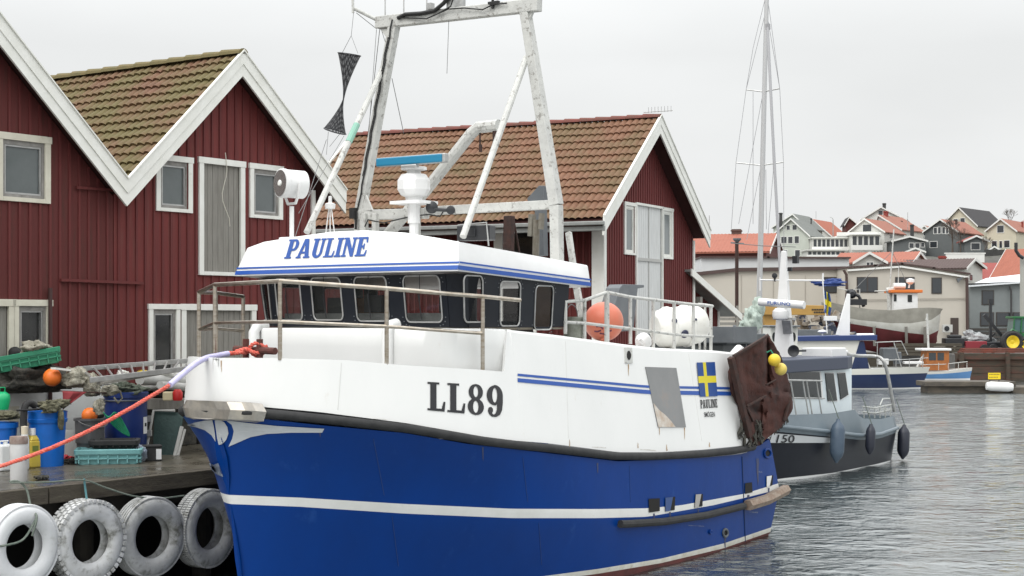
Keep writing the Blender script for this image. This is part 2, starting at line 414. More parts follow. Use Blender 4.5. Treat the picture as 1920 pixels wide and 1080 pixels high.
curve('sb', .30, plan(2.41, .30, 5.6, 2.0, .74, 2.2), y=stbot)
curve('st', .27, plan(2.41, .27, 5.5, 2.0, .72, 2.2), y=sttop)
curve('rb', 0.0, plan(2.42, .0, 4.1, 2.0, .52, 2.2), y=railbot)
ORDER = ['keel', 'deep', 'bb', 'bt', 'sb', 'st', 'rb']
def cpt(name, u):
    u0, pl, y, z = CUR[name]; v = pl(u)
    if y is None: return (u, v, z(u))
    px, _ = P.pix(u, v, 1.0)
    k = (P.O + D2*u + N2*v).y
    return (u, v, H + (600 - y(px)) / F * k)
def station(name, s):
    u0 = CUR[name][0]; ue = {'rb': 11.86, 'st': 12.28, 'sb': 12.33}.get(name, UE - (.25 if name in ('bb', 'bt', 'deep', 'keel') else 0)); u = u0 + (ue - u0) * s
    return cpt(name, u)
def curve_at(name, u):
    u0 = CUR[name][0]
    return cpt(name, max(u, u0))
def hull_v(u, z):
    pts = [curve_at(n_, u) for n_ in ORDER]
    zs = [p[2] for p in pts]; vs = [p[1] for p in pts]
    return interp(zs, vs, z)
def hull_pt(px, py, off=0.0):
    v = 2.2
    for _ in range(12):
        u, _v, z = P.v(px, py, v + off); v = lerp(v, hull_v(u, z), .8)
    return (u, v + off, z)
NS = 72
SS = [(i / NS) ** 1.7 for i in range(NS + 1)]
def hull_side(sign):
    mb = MB(); rows = []
    for s in SS:
        pts = [station(n_, s) for n_ in ORDER]
        dense = []
        for i in range(len(pts) - 1):
            a, b = Vector(pts[i]), Vector(pts[i+1]); dense.append(a)
            nsub = {3: 4, 5: 4}.get(i, 1)
            for k in range(1, nsub):
                t = k / nsub; p0 = Vector(pts[max(i-1, 0)]); p3 = Vector(pts[min(i+2, len(pts)-1)])
                m = a.lerp(b, t)
                if i == 5: m.y -= .10 * math.sin(math.pi*t) * max(0, 1 - s*2.2)     # hollow flare under the rail
                if i == 3: m.y -= .05 * math.sin(math.pi*t) * max(0, 1 - s*2.2)
                dense.append(m)
        dense.append(Vector(pts[-1]))
        rows.append([Vector((p.x, -sign * p.y, p.z)) for p in dense])
    nc = len(rows[0]); mid = {0: 3, 1: 3, 2: 2}
    idx = []
    for i in range(6):
        idx += [{0: 2, 1: 2, 2: 1, 3: 0, 4: 3, 5: 0}[i]] * ({3: 4, 5: 4}.get(i, 1))
    for i in range(len(rows) - 1):
        for k in range(nc - 1):
            q = [rows[i][k], rows[i][k+1], rows[i+1][k+1], rows[i+1][k]]
            if sign > 0: q = q[::-1]
            mb.m = idx[k]; mb.add(q, [(0, 1, 2, 3)])
    return mb, rows
hp, rp_ = hull_side(1); hs_, rs_ = hull_side(-1)
hp.m = 0; hs_.m = 0
for k in range(len(rp_[0]) - 1):
    hp.add([rp_[-1][k], rp_[-1][k+1], rs_[-1][k+1], rs_[-1][k]], [(0, 1, 2, 3)])
b0 = len(hp.vs); hp.vs += hs_.vs; hp.fs += [[i + b0 for i in f] for f in hs_.fs]; hp.ms += hs_.ms
hullwhite = mat('hull_band_white', (.74,.74,.72), .4, c2=(.66,.66,.63), sc=2, c3=(.42,.36,.25), sc3=5, lo3=.62, hi3=.8)
def to_local(fr, w): r = w - fr.O; return Vector((r.dot(D2), -r.dot(N2), w.z))
def caster(fr, mbs, fallback):                        # what a photo pixel's sight line meets on an already built surface
    vs = []; fs = []
    for m in mbs: b = len(vs); vs += list(m.vs); fs += [[i + b for i in f] for f in m.fs]
    tree = BVHTree.FromPolygons(vs, fs); c0 = to_local(fr, Vector((0, 0, H)))
    def f(px, py, off=0.0):
        d_ = (to_local(fr, W(px, py, 10)) - c0).normalized(); hit, nn, _i, _d = tree.ray_cast(c0, d_)
        if hit is None: return fallback(px, py, off)
        if nn.dot(d_) > 0: nn = -nn
        p = hit + nn * off; return (p.x, -p.y, p.z)
    return f
hull_fit = hull_pt
hull_pt = caster(P, [hp], hull_fit)
hp.build('hull', [blue, bootwhite, redboot, hullwhite], boat, smooth=True, ang=30)

# upper white side: from the rail to the bulwark / shelter edge
US = 10.82
bulw = poly_y([(345,700),(370,678),(407,671),(514,671.5),(653,675.5),(760,685),(890,692.5),(970,699)])
shel = poly_y([(905,611.5),(970,620),(1044,628),(1175,646),(1240,653),(1338,657),(1376,661)])
plR = plan(2.40, 0.0, 4.1, 2.0, .52, 2.33)
plB = plan(2.25, 0.06, 4.1, 2.1, .50, 2.12)
plS = plan(2.14, 0.06, 4.1, 2.1, .50, 2.02)
def ypt(pl, yf, u):
    v = pl(u); k = (P.O + D2*u + N2*v).y; px, _ = P.pix(u, v, 1)
    return (u, v, H + (600 - yf(px)) / F * k)
USTEP = 3.62
def side_pt(u, t):                                   # t 0 at the rail, 1 at the upper edge
    a = Vector(ypt(plR, railtop, u)); b = Vector(ypt(plB, bulw, u) if u < USTEP else ypt(plS, shel, u))
    return a.lerp(b, t)
def side_map(px, py, off=.006):
    v = 2.3
    for _ in range(14):
        u, _v, z = P.v(px, py, v + off)
        a = side_pt(u, 0); b = side_pt(u, 1); t = (z - a.z) / max(b.z - a.z, .05)
        v = lerp(v, lerp(a.y, b.y, t), .8)
    return (u, v + off, z)
def upper(sign):
    mb = MB(); th = .05
    us = [USTEP * (i/30)**1.7 for i in range(31)]
    def q(p, inn=0): return Vector((p.x + inn*.4, -sign * (p.y - inn), p.z))
    rows_o = [[q(side_pt(u, t)) for t in (0, .12, .5, .9, 1)] + [q(side_pt(u, 1), th)] + [q(side_pt(u, 0), th)] for u in us]
    mb.grid(rows_o, flip=sign > 0)
    us2 = [lerp(USTEP, US, i/30) for i in range(31)]
    rows = []
    for u in us2:
        a = side_pt(u, 0); b = side_pt(u, 1)
        r = [a.lerp(b, t) for t in (0, .1, .3, .6, .85)]
        b2 = b.copy(); b2.y -= .03; b2.z -= .0
        r.append(b - Vector((0, 0, .035))); r.append(b2); 
        c = b.copy(); c.y = 0; c.z += .06; r.append(c)
        rows.append([Vector((p.x, -sign * p.y, p.z)) for p in r])
    mb.grid(rows, flip=sign > 0)
    # fillet wall between the low bulwark and the high side (rounded step)
    pa = rows_o[-1]; pb = rows[0]
    for i in range(10):
        pass
    # aft bulkhead
    mb.add([rows[-1][0], rows[-1][5], rows[-1][7], Vector((US, 0, rows[-1][0].z))], [(0, 1, 2, 3)])
    return mb
up = upper(1); us_ = upper(-1); b0 = len(up.vs); up.vs += us_.vs; up.fs += [[i + b0 for i in f] for f in us_.fs]; up.ms += us_.ms
side_fit = side_map; side_map = caster(P, [up], side_fit)
up.build('bulwark', white, boat, smooth=True, ang=28)
# rounded step faces joining the foredeck house to the high side
fh = MB()
vlo = side_pt(USTEP, 0).y; vhi = side_pt(USTEP + .05, 1).y; zlo = side_pt(USTEP, 0).z; zhi = side_pt(USTEP + .05, 1).z
def house_pt(s, z):                                   # plan curve of the foredeck house from the centre line to the high side
    # front at u=2.45, corner rounded, then runs aft and flares out to the side at USTEP
    ctl = [(2.30, 0), (2.33, .9), (2.42, 1.5), (2.62, 1.86), (2.90, 1.97), (3.15, 2.01), (3.45, 2.06), (3.70, lerp(vlo, vhi, min(max((z-zlo)/(zhi-zlo), 0), 1)) + .004)]
    k = s * (len(ctl) - 1); i = min(int(k), len(ctl) - 2); t = k - i
    p0, p1, p2, p3 = (Vector(ctl[max(i-1,0)]), Vector(ctl[i]), Vector(ctl[i+1]), Vector(ctl[min(i+2, len(ctl)-1)]))
    p = .5 * ((2*p1) + (p2-p0)*t + (2*p0 - 5*p1 + 4*p2 - p3)*t*t + (3*p1 - p0 - 3*p2 + p3)*t**3)
    return p
for sign in (1, -1):
    rows = []
    for i in range(41):
        ztop = lerp(3.76, zhi, min(max((i-26)/14, 0), 1)); col = []
        for z in (2.4, 2.8, 3.1, 3.3, 3.5, ztop - .03):
            p = house_pt(i/40, z); col.append(Vector((p.x, -sign*p.y, z)))
        col += [Vector((p.x+.02, -sign*(p.y-.02), ztop)), Vector((3.9, -sign*min(p.y, 2.0)*.9, ztop + .01))]
        rows.append(col)
    fh.grid(rows, flip=sign < 0)
# ribs standing on the front and the raised pad on top
fh.tube([P.L((2.31, 1.02, 2.5)), P.L((2.31, 1.02, 3.72)), P.L((2.36, 1.02, 3.80)), P.L((2.5, 1.02, 3.82))], .085, 12)
fh.tube([P.L((2.36, -1.62, 2.5)), P.L((2.36, -1.62, 3.70)), P.L((2.42, -1.62, 3.78)), P.L((2.6, -1.62, 3.8))], .085, 12)
fh.build('foredeck_house', white, boat, smooth=True, ang=40)
# foredeck floor
dk = MB()
rows = [[Vector((u, plB(u)*.97*k, side_pt(u, 0).z + .25)) for k in (-1, -.5, 0, .5, 1)] for u in [.08, .3, .6, 1, 1.6, 2.2, 3, 3.6]]
dk.grid(rows); dk.build('foredeck', greysteel, boat)
# aft working deck, low, at the blue stern
dk = MB(); dk.grid([[Vector((u, v, curve_at('rb', u)[2] - .12)) for v in (-2.15, 0, 2.15)] for u in (US - .3, 11.4, 11.8)]); dk.build('stern_deck', greysteel, boat)
# rub rails
def railtube(yf_t, yf_b, pl, u_list, r, sign=1, out=.03):
    pts = []
    for u in u_list:
        a = ypt(pl, yf_t, u); b = ypt(pl, yf_b, u); m = [(a[i]+b[i])/2 for i in range(3)]
        pts.append(Vector((m[0] - (.05 if u < .3 else 0), -sign*(m[1] + out), m[2])))
    return pts
ulist = [0.0, .01, .03, .07, .13, .2, .3, .42, .56, .75, 1, 1.3, 1.7, 2.2, 2.8, 3.5, 4.3, 5.2, 6, 7, 8, 9, 10, 10.9]
rr = MB()
a = railtube(railtop, railbot, plan(2.40, 0, 4.1, 2, .52, 2.3), ulist, .075, 1); b = railtube(railtop, railbot, plan(2.40, 0, 4.1, 2, .52, 2.3), ulist, .075, -1)
full = b[::-1] + a[1:]
rr.tube(full, .062, 10)
rr.build('rub_rail', rubber, boat, smooth=True, ang=60)
# lower rub rail and worn metal fender plate at the stern
lr = MB(); pts = []
for px, py in [(1158,981),(1170,981),(1240,977),(1320,965),(1390,948)]:
    p = hull_pt(px, py, .05); pts.append(P.L(p))
lr.tube(pts, .062, 10); lr.build('lower_rub_rail', rubber, boat, smooth=True)
wp = MB(); pts = []
for px, py in [(1393,946),(1430,935),(1468,921),(1474,918)]:
    p = hull_pt(px, py, .09); pts.append(P.L(p))
wp.tube(pts, .10, 6); wp.build('stern_fender_bar', mat('scraped_fender_steel', (.30,.25,.20), .6, .2, c2=(.18,.11,.07), sc=9, bump=.3), boat)
# hull decals ---------------------------------------------------------
def quadmap(q, fn, off):
    (x0,y0),(x1,y1),(x2,y2),(x3,y3) = q               # bl, br, tr, tl in photo pixels
    def f(s, t):
        x = lerp(lerp(x0, x1, s), lerp(x3, x2, s), t); y = lerp(lerp(y0, y1, s), lerp(y3, y2, s), t)
        return P.L(fn(x, y, off))
    return f
def arc(cx, cy, rx, ry, a0, a1, n=14): return [(cx + rx*math.cos(R(lerp(a0, a1, i/n))), cy + ry*math.sin(R(lerp(a0, a1, i/n)))) for i in range(n+1)]
def subdiv(l, k=3):
    o = []
    for i in range(len(l)):
        a = l[i]; b = l[(i+1) % len(l)]
        for j in range(k): o.append((lerp(a[0], b[0], j/k), lerp(a[1], b[1], j/k)))
    return o
G = {
 'L': (.76, [[(0,0),(.72,0),(.76,.34),(.68,.34),(.60,.09),(.38,.09),(.38,.93),(.5,.93),(.5,1),(0,1),(0,.93),(.12,.93),(.12,.07),(0,.07)]]),
 'P': (.78, [[(0,0),(.48,0),(.48,.09),(.38,.09),(.38,.40),(.5,.40)] + arc(.5,.70,.30,.30,-90,90)[1:] + [(0,1),(0,.91),(.1,.91),(.1,.09),(0,.09)], [(.38,.51)] + arc(.47,.705,.10,.195,-90,90) + [(.38,.90)]]),
 'A': (.98, [[(0,0),(.36,0),(.36,.09),(.28,.09),(.32,.24),(.58,.24),(.62,.09),(.52,.09),(.52,0),(.98,0),(.98,.09),(.9,.09),(.64,1),(.34,1),(.1,.09),(0,.09)], [(.36,.34),(.55,.34),(.455,.74)]]),
 'U': (.9, [[(0,1),(.46,1),(.46,.91),(.37,.91)] + arc(.495,.3,.125,.18,180,360,10) + [(.62,.91),(.53,.91),(.53,1),(.9,1),(.9,.91),(.80,.91)] + arc(.45,.30,.35,.32,0,-180,16) + [(.1,.91),(0,.91)]]),
 'I': (.46, [[(0,0),(.46,0),(.46,.09),(.36,.09),(.36,.91),(.46,.91),(.46,1),(0,1),(0,.91),(.1,.91),(.1,.09),(0,.09)]]),
 'N': (.96, [[(0,0),(.36,0),(.36,.09),(.26,.09),(.26,.66),(.66,0),(.86,0),(.86,.91),(.96,.91),(.96,1),(.6,1),(.6,.91),(.7,.91),(.7,.40),(.34,1),(0,1),(0,.91),(.1,.91),(.1,.09),(0,.09)]]),
 'E': (.8, [[(0,0),(.76,0),(.8,.32),(.72,.32),(.64,.1),(.38,.1),(.38,.46),(.47,.46),(.5,.36),(.58,.36),(.58,.66),(.5,.66),(.47,.56),(.38,.56),(.38,.9),(.60,.9),(.68,.70),(.76,.70),(.74,1),(0,1),(0,.91),(.1,.91),(.1,.09),(0,.09)]]),
}
def eight():
    o = []
    def wd_(y):
        w = 0
        if y > .48: w = max(w, .30*math.sqrt(max(0, 1-((y-.75)/.27)**2)))
        if y < .58: w = max(w, .34*math.sqrt(max(0, 1-((y-.26)/.28)**2)))
        return w
    ys = [-.02 + 1.04*i/40 for i in range(41)]
    o = [(.36 + wd_(y), y) for y in ys] + [(.36 - wd_(y), y) for y in ys[::-1][1:-1]]
    return [o, arc(.36,.76,.10,.18,0,345,22), arc(.36,.26,.115,.20,0,345,22)]
G['8'] = (.72, eight())
def nine():
    o = arc(.36,.68,.34,.34,90,-2,12)[::1]
    o = [(.36, 1.02)] + arc(.36,.68,.34,.34,88,0,10) + [(.70,.45),(.67,.22),(.58,.06),(.42,-.02),(.25,-.02),(.12,.06),(.07,.17),(.11,.27),(.20,.30),(.28,.25),(.29,.16),(.24,.09),(.32,.05),(.40,.10),(.45,.22),(.46,.40),(.40,.355)] + arc(.36,.68,.34,.325,-88,-270,16)[:-1]
    return [o, arc(.36,.685,.105,.24,0,345,22)]
G['9'] = (.72, nine())
def word(mb, text, quad, fn, off, gap=.08, sub=2, slant=0.0):
    ws = [G[c][0] for c in text]; tot = sum(ws) + gap*(len(text)-1); x = 0
    f = quadmap(quad, fn, off)
    for c, w in zip(text, ws):
        loops = [subdiv(l, sub) for l in G[c][1]]
        mb.loops(loops, lambda s, t, x=x: f((x + s + slant*t) / tot, t))
        x += w + gap
mb = MB(); word(mb, 'LL89', [(801,769),(943,782),(943,724),(801,716)], side_map, .008); mb.build('registration_lettering', letter, boat)
# stripes on the white side
st_ = MB()
def band(mb, pts_t, pts_b, fn, off):
    rows = [[P.L(fn(a[0], a[1], off)), P.L(fn(b[0], b[1], off))] for a, b in zip(pts_t, pts_b)]
    mb.grid(rows)
def ys(f, xs, d=0): return [(x, f(x) + d) for x in xs]
t1 = poly_y([(970,700.5),(1215,723),(1375,726)]); 
xs = [970 + i*(1370-970)/24 for i in range(25)]
band(st_, ys(t1, xs), ys(t1, xs, 4.5), side_map, .007); band(st_, ys(t1, xs, 8.5), ys(t1, xs, 16), side_map, .007)
st_.build('side_stripe', bluestripe, boat)
# flag with cross, name and port below it
fm = quadmap([(1311,744),(1344,743),(1339,679),(1305,680)], side_map, .016)
mb = MB()
def rect(mb, f, s0, s1, t0, t1, k=3): mb.grid([[f(lerp(s0, s1, i/k), lerp(t0, t1, j/k)) for j in range(k+1)] for i in range(k+1)])
for s0, s1 in ((0, .33), (.50, 1)):
    for t0, t1_ in ((0, .40), (.60, 1)): rect(mb, fm, s0, s1, t0, t1_)
mb.m = 1; rect(mb, fm, .33, .50, 0, 1); rect(mb, fm, 0, .33, .40, .60); rect(mb, fm, .50, 1, .40, .60)
mb.build('painted_flag', [flagblue, flagyel], boat)
mb = MB(); word(mb, 'PAULINE', [(1313,766),(1345,764),(1344,748),(1312,750)], side_map, .010); 
def bfont(mb, text, f, sx=1., shear=0., size=1.):
    cu = bpy.data.curves.new('t', 'FONT'); cu.body = text; cu.shear = shear; cu.size = size; cu.resolution_u = 3; cu.offset = .012
    o = bpy.data.objects.new('t', cu); COL.objects.link(o); dg = bpy.context.evaluated_depsgraph_get(); dg.update()
    me = o.evaluated_get(dg).to_mesh(); vs = [v.co.copy() for v in me.vertices]
    x0 = min(v.x for v in vs); x1 = max(v.x for v in vs); y0 = 0; y1 = max(v.y for v in vs)
    mb.add([f((v.x-x0)/(x1-x0), (v.y-y0)/(y1-y0)) for v in vs], [tuple(p.vertices) for p in me.polygons])
    o.evaluated_get(dg).to_mesh_clear(); bpy.data.objects.remove(o); bpy.data.curves.remove(cu)
bfont(mb, 'SM\u00d6GEN', quadmap([(1320,782),(1340,781),(1339,770),(1319,771)], side_map, .010)); mb.build('port_lettering', letter, boat)
# stainless hatch plate on the side, small vent plate
def plate(name, quad, m_, off=.014, fn=side_map):
    mb = MB(); f = quadmap(quad, fn, off); g = quadmap(quad, fn, -.02)
    rect(mb, f, 0, 1, 0, 1, 6)
    for (a, b) in (((0,0),(1,0)), ((1,0),(1,1)), ((1,1),(0,1)), ((0,1),(0,0))): mb.add([f(*a), f(*b), g(*b), g(*a)], [(0,1,2,3)])
    return mb.build(name, m_, boat)
plate('steel_plate', [(1233,801),(1285,801),(1267,690),(1209,688)], mat('scuffed_steel_plate', (.20,.205,.205), .45, .2, c2=(.25,.25,.25), sc=1.2, c3=(.30,.22,.17), sc3=1.2, lo3=.56, hi3=.8))
wmb = MB(); wmb.loops([subdiv([(0,0),(.62,0),(.50,.10),(.34,.20),(.16,.28),(0,.40)], 3)], quadmap([(1233,801),(1285,801),(1267,690),(1209,688)], side_map, .017), 1); wmb.build('painted_reflection', mat('cream_reflection', (.58,.55,.50), .6, c2=(.40,.30,.22), sc=7), boat)  # pale reflection painted as a patch on the plate's lower left corner
vp = plate('vent_plate', [(1171,681),(1185,681),(1184,652),(1170,652)], galv)
mb = MB(); f = quadmap([(1171,681),(1185,681),(1184,652),(1170,652)], side_map, .019); mb.loops([arc(.5,.5,.28,.3,0,345,16)], f); mb.build('vent_opening', void, vp)
# scuppers, holes and porthole in the blue hull
def hole(name, quad, m1=void, m2=None, rim=None):
    mb = MB(); f = quadmap(quad, hull_pt, .012); mb.loops([subdiv([(0,0),(1,0),(1,1),(0,1)], 2)], f, 1)
    o = mb.build(name, m1, boat)
    if m2:
        k = MB(); k.loops([[(0,0),(.5,0),(.75,1),(0,1)]], quadmap(quad, hull_pt, .018)); k.build('scupper_flap', m2, o)
    return o
hole('scupper', [(1216,961),(1236,958),(1236,934),(1215,935)])
hole('scupper', [(1246,959),(1264,956),(1265,931),(1246,933)], m2=mat('scupper_flap_blue', (.03,.07,.2), .5))
hole('scupper', [(1301,952),(1316,949),(1317,926),(1303,927)], m2=mat('scupper_flap_grey', (.36,.34,.32), .6))
hole('scupper', [(1396,926),(1410,923),(1409,904),(1396,906)])
hole('scupper', [(1436,913),(1447,910),(1449,891),(1436,893)], m2=whitec)
def ringhole(cx, cy, rx, ry, m_=blue):
    ps = [P.L(hull_pt(cx + rx*math.cos(R(a)), cy + ry*math.sin(R(a)), .012)) for a in range(0, 360, 20)]
    mb = MB(); mb.tube(ps, .022, 8, closed=True); o = mb.build('porthole', m_, boat, smooth=True)
    mb = MB(); mb.loops([[(cx + rx*math.cos(R(a)), cy + ry*math.sin(R(a))) for a in range(0, 360, 20)]], lambda x, y: P.L(hull_pt(x, y, .006))); mb.build('opening', void, o)
ringhole(1438, 850, 6, 8); ringhole(1359, 999, 4.5, 7, greysteel); ringhole(1331, 997, 1.6, 2.5)
# plating seam and rust streaks at the stern extension
mb = MB(); ps = [P.L(hull_pt(lerp(1391, 1397, t), lerp(856, 1015, t), .002)) for t in [i/10 for i in range(11)]]; mb.tube(ps, .012, 5); mb.build('plating_seam', mat('dark_blue_seam', (.004,.02,.08), .5), boat)
# welded plate edges, rust runs and scuffs on the sides
def seamline(fn, pts, r, m_, name='weld_seam'):
    mb = MB(); o = []
    for a, b in zip(pts, pts[1:]):
        for i in range(12): o.append(P.L(fn(lerp(a[0], b[0], i/12), lerp(a[1], b[1], i/12), .001)))
    mb.tube(o, r, 4); return mb.build(name, m_, boat, smooth=True)
seamm = mat('painted_weld', (.62,.62,.60), .5); seamb = mat('painted_weld_blue', (.004,.035,.17), .5)
for pts in ([(640,680),(632,786)], [(1060,640),(1066,838)], [(1291,664),(1318,842)]): seamline(side_map, pts, .005, seamm)
for pts in ([(700,822),(722,938)], [(980,858),(990,948)], [(1180,873),(1182,948)], [(735,968),(748,1070)], [(1010,980),(1016,1066)]): seamline(hull_pt, pts, .006, seamb)
runm = mat('rust_run', (.30,.17,.08), .8, c2=(.50,.40,.28), sc=14); runb = mat('rust_run_on_blue', (.07,.06,.08), .7, c2=(.02,.05,.16), sc=14)
rnr = random.Random(12)
def run(fn, x, y, w, h, m_):
    mb = MB(); rows = []
    for i in range(7):
        t = i/6; ww = w*(1-t)**.6*.5 + .15; xx = x + h*.02*t + rnr.uniform(-.3,.3); rows.append([P.L(fn(xx-ww, y + h*t, .004)), P.L(fn(xx+ww, y + h*t, .004))])
    mb.grid(rows); mb.build('rust_run', m_, boat)
for x, y, w, h in ((1178,683,2.0,22),(1283,802,1.6,22),(1236,802,1.4,14),(1330,838,2.2,-9),(1250,845,2,-12),(1196,840,1.6,-10),(415,676,2.0,22),(1068,838,1.4,-14)): run(side_map, x, y, w, h, runm)
for x, y, w, h in ((1226,962,3,16),(1256,960,3,20),(1309,953,3,14),(1403,928,4,20),(1420,860,5,50),(1441,914,3,12),(1359,1008,3,22),(905,838,3,26),(1120,868,3,20),(600,802,3,18)): run(hull_pt, x, y + (0 if h > 16 else 1), w, h, runb)
scf = mat('grey_scuff', (.16,.19,.27), .6, c2=(.03,.06,.2), sc=18, amt=.3); scw = mat('dirty_scuff', (.45,.43,.38), .7, c2=(.68,.67,.65), sc=12)
def scuff(fn, x, y, l, h, m_):
    mb = MB(); n = 7; mb.loops([[(x + l*i/n, y + l*i/n*.06 - h*(.3+rnr.random()*.7)) for i in range(n+1)] + [(x + l*i/n, y + l*i/n*.06 + h*(.2+rnr.random()*.6)) for i in range(n, -1, -1)]], lambda a, b: P.L(fn(a, b, .003)), 1); mb.build('scuff_mark', m_, boat)
for x, y, l, h in ((1290,985,30,.7),(1405,960,16,1.6),(1420,885,9,2.4)): scuff(hull_pt, x, y, l, h, scf)
for x, y, l, h in ((700,785,24,.8),(1110,838,26,1.2),(1200,843,30,1.4)): scuff(side_map, x, y, l, h, scw)
# bow motif: pale wings either side of the stem with an oval
pale = mat('pale_grey_motif', (.50,.52,.54), .4, c2=(.44,.46,.47), sc=4)
mb = MB()
f = lambda x, y: P.L(hull_pt(x, y, .010))
mb.loops([subdiv([(424,787.5),(470,793),(520,798),(608,803),(604,810.5),(545,810.5),(500,813),(470,819),(445,830),(429,837),(436,822),(439,808),(435,796)], 3)], f, 2)
mb.loops([subdiv([(403.5,788),(412,786.5),(421,791),(427,800),(429,812),(425,824),(418,832),(411,834),(408,822)], 3)], f, 2)
def starb(u, z, off=.01):
    v = hull_v(u, z); return Vector((u - off, (v + off), z))
zz = CUR
mb2 = []
for (ua, za_t, za_b) in [(0.02, 2.55, 2.52)]: pass
mb.loops([subdiv([(350,797),(365,792),(385,788),(399,787),(402,800),(404,815),(405,828),(398,816),(385,806),(370,801)], 3)], f, 2)
mb.build('bow_motif', pale, boat)
# scraped patch on the bow
mb = MB(); mb.loops([subdiv([(392,868),(402,871),(410,868),(416,884),(419,894),(410,890),(402,886),(396,880)], 2)], f, 2); mb.build('scraped_patch', mat('scraped_bow_paint', (.16,.20,.28), .5, c2=(.30,.33,.38), sc=14), boat)
# stainless bow guard over the rail
mb = MB()
def guard(u, sign, zz_, o): 
    p = ypt(plan(2.40, 0, 4.1, 2, .52, 2.3), railtop, u); return Vector((p[0] - .05 - (.06 if u < .05 else 0), -sign*(p[1] + .03 + o), p[2] + zz_))
gl = [(.08, -1), (.04, -1), (.02, -1), (0, 1), (.02, 1), (.06, 1), (.11, 1), (.17, 1)]
rows = []
for u, sg in gl:
    rows.append([guard(u, sg, .045, -.02), guard(u, sg, .04, .08), guard(u, sg, -.06, .15), guard(u, sg, -.18, .10), guard(u, sg, -.20, -.03)])
mb.grid(rows); mb.build('bow_guard', mat('brushed_bow_steel', (.46,.42,.36), .38, .85, c2=(.30,.29,.27), sc=5), boat, solid=.01)
# ------------------------------------------------------------------ wheelhouse
vC = -.13
zb, zt = 3.78, 4.52
FL = lambda z: 2.84 - .10*(z - zb)/(zt - zb)              # front leans out a little at the top
def wh(u, v, z): return P.L((u, v, z))
v0, v1, uA = -2.12, 1.92, 5.45
corner = .38                                           # chamfer of the front corners
def wall_line(z):
    uf = FL(z); k = .06*(z-zb)/(zt-zb)
    return [(uA, v0 - k), (uf + corner*.8, v0 - k), (uf, v0 + corner*1.2), (uf - .10, vC), (uf, v1 - corner*.55), (uf + corner*.35, v1 + k), (uA, v1 + k)]
lo = wall_line(zb); hi = wall_line(zt)
def seg_pt(i, s, z, off=0):
    w = (z - zb) / (zt - zb)
    a = Vector(lo[i]).lerp(Vector(hi[i]), w); b = Vector(lo[i+1]).lerp(Vector(hi[i+1]), w)
    d_ = (b - a).normalized(); nn = Vector((-d_.y, d_.x)) 
    p = a.lerp(b, s)
    # outward normal: away from the centre of the house
    if (p + nn - Vector((4.1, vC))).length < (p - nn - Vector((4.1, vC))).length: nn = -nn
    p = p + nn * off
    return wh(p.x, p.y, z)
def seg_from_pix(i, px, py):
    best = None; s, z = .5, 4.1
    for _ in range(40):
        q = seg_pt(i, s, z); wpt = P.O + D2*q.x - N2*q.y
        X = 960 + F*wpt.x/wpt.y; Y = 600 - F*(q.z - H)/wpt.y
        q2 = seg_pt(i, s + .01, z); w2 = P.O + D2*q2.x - N2*q2.y; X2 = 960 + F*w2.x/w2.y
        s += (px - X) / ((X2 - X)/.01); z += (Y - py) / F * wpt.y
    return s, z
def rrect(s0, s1, z0, z1, rs, rz, n=5):
    o = []
    for cx, cy, a0 in ((s1-rs, z1-rz, 0), (s0+rs, z1-rz, 90), (s0+rs, z0+rz, 180), (s1-rs, z0+rz, 270)):
        o += [(cx + rs*math.cos(R(a0 + 90*k/n)), cy + rz*math.sin(R(a0 + 90*k/n))) for k in range(n+1)]
    return o
wins = {0: [], 1: [], 2: [], 3: [], 4: [], 5: []}
def addwin(i, x0, x1, y0, y1):
    s0, za = seg_from_pix(i, x0, (y0+y1)/2); s1, zb_ = seg_from_pix(i, x1, (y0+y1)/2)
    _, ztp = seg_from_pix(i, (x0+x1)/2, y0); _, zbt = seg_from_pix(i, (x0+x1)/2, y1)
    wins[i].append((min(s0, s1), max(s0, s1), zbt, min(ztp, zt - .02)))
addwin(1, 463, 497, 528, 600) if False else None
addwin(2, 520, 566, 522, 600); addwin(2, 587, 642, 517, 600)
addwin(3, 668, 728, 515, 602); addwin(3, 760, 828, 513, 604)
addwin(5, 868, 903, 517, 604); addwin(5, 936, 973, 528, 611); addwin(5, 1001, 1034, 536, 618)
wins[1].append((.18, .86, 3.84, 4.46))
wins[0].append((.1, .4, 3.9, 4.4)); wins[0].append((.55, .85, 3.9, 4.4))
wm = MB(); frames = []
for i in range(6):
    L_ = (Vector(lo[i+1]) - Vector(lo[i])).length
    holes = []
    for (s0, s1, z0, z1) in wins[i]:
        holes.append(rrect(s0*L_, s1*L_, z0, z1, .07, .09)); frames.append((i, s0, s1, z0, z1, L_))
    outer = subdiv([(0, zb), (L_, zb), (L_, zt), (0, zt)], 1)
    wm.loops([outer] + holes, lambda s, t, i=i, L_=L_: seg_pt(i, s/L_, t))
ya, yb = seg_pt(5, 1, zb).y, seg_pt(0, 0, zb).y
wm.loops([[(ya, zb), (yb, zb), (yb, zt), (ya, zt)], rrect(lerp(ya,yb,.08), lerp(ya,yb,.42), 3.86, 4.42, .05, .05), rrect(lerp(ya,yb,.55), lerp(ya,yb,.93), 3.86, 4.42, .05, .05)], lambda s, t: Vector((uA, s, t)))
wm.build('wheelhouse', navy, boat, solid=.03)
for (i, s0, s1, z0, z1, L_) in frames:
    o_ = rrect(s0*L_, s1*L_, z0, z1, .07, .09); mb = MB()
    mb.tube([seg_pt(i, s/L_, t, .020) for s, t in o_], .012, 6, closed=True); w_ = mb.build('window', aluminium, boat, smooth=True)
    mb = MB(); mb.loops([o_], lambda s, t: seg_pt(i, s/L_, t, .004)); mb.build('pane', wglass, w_)
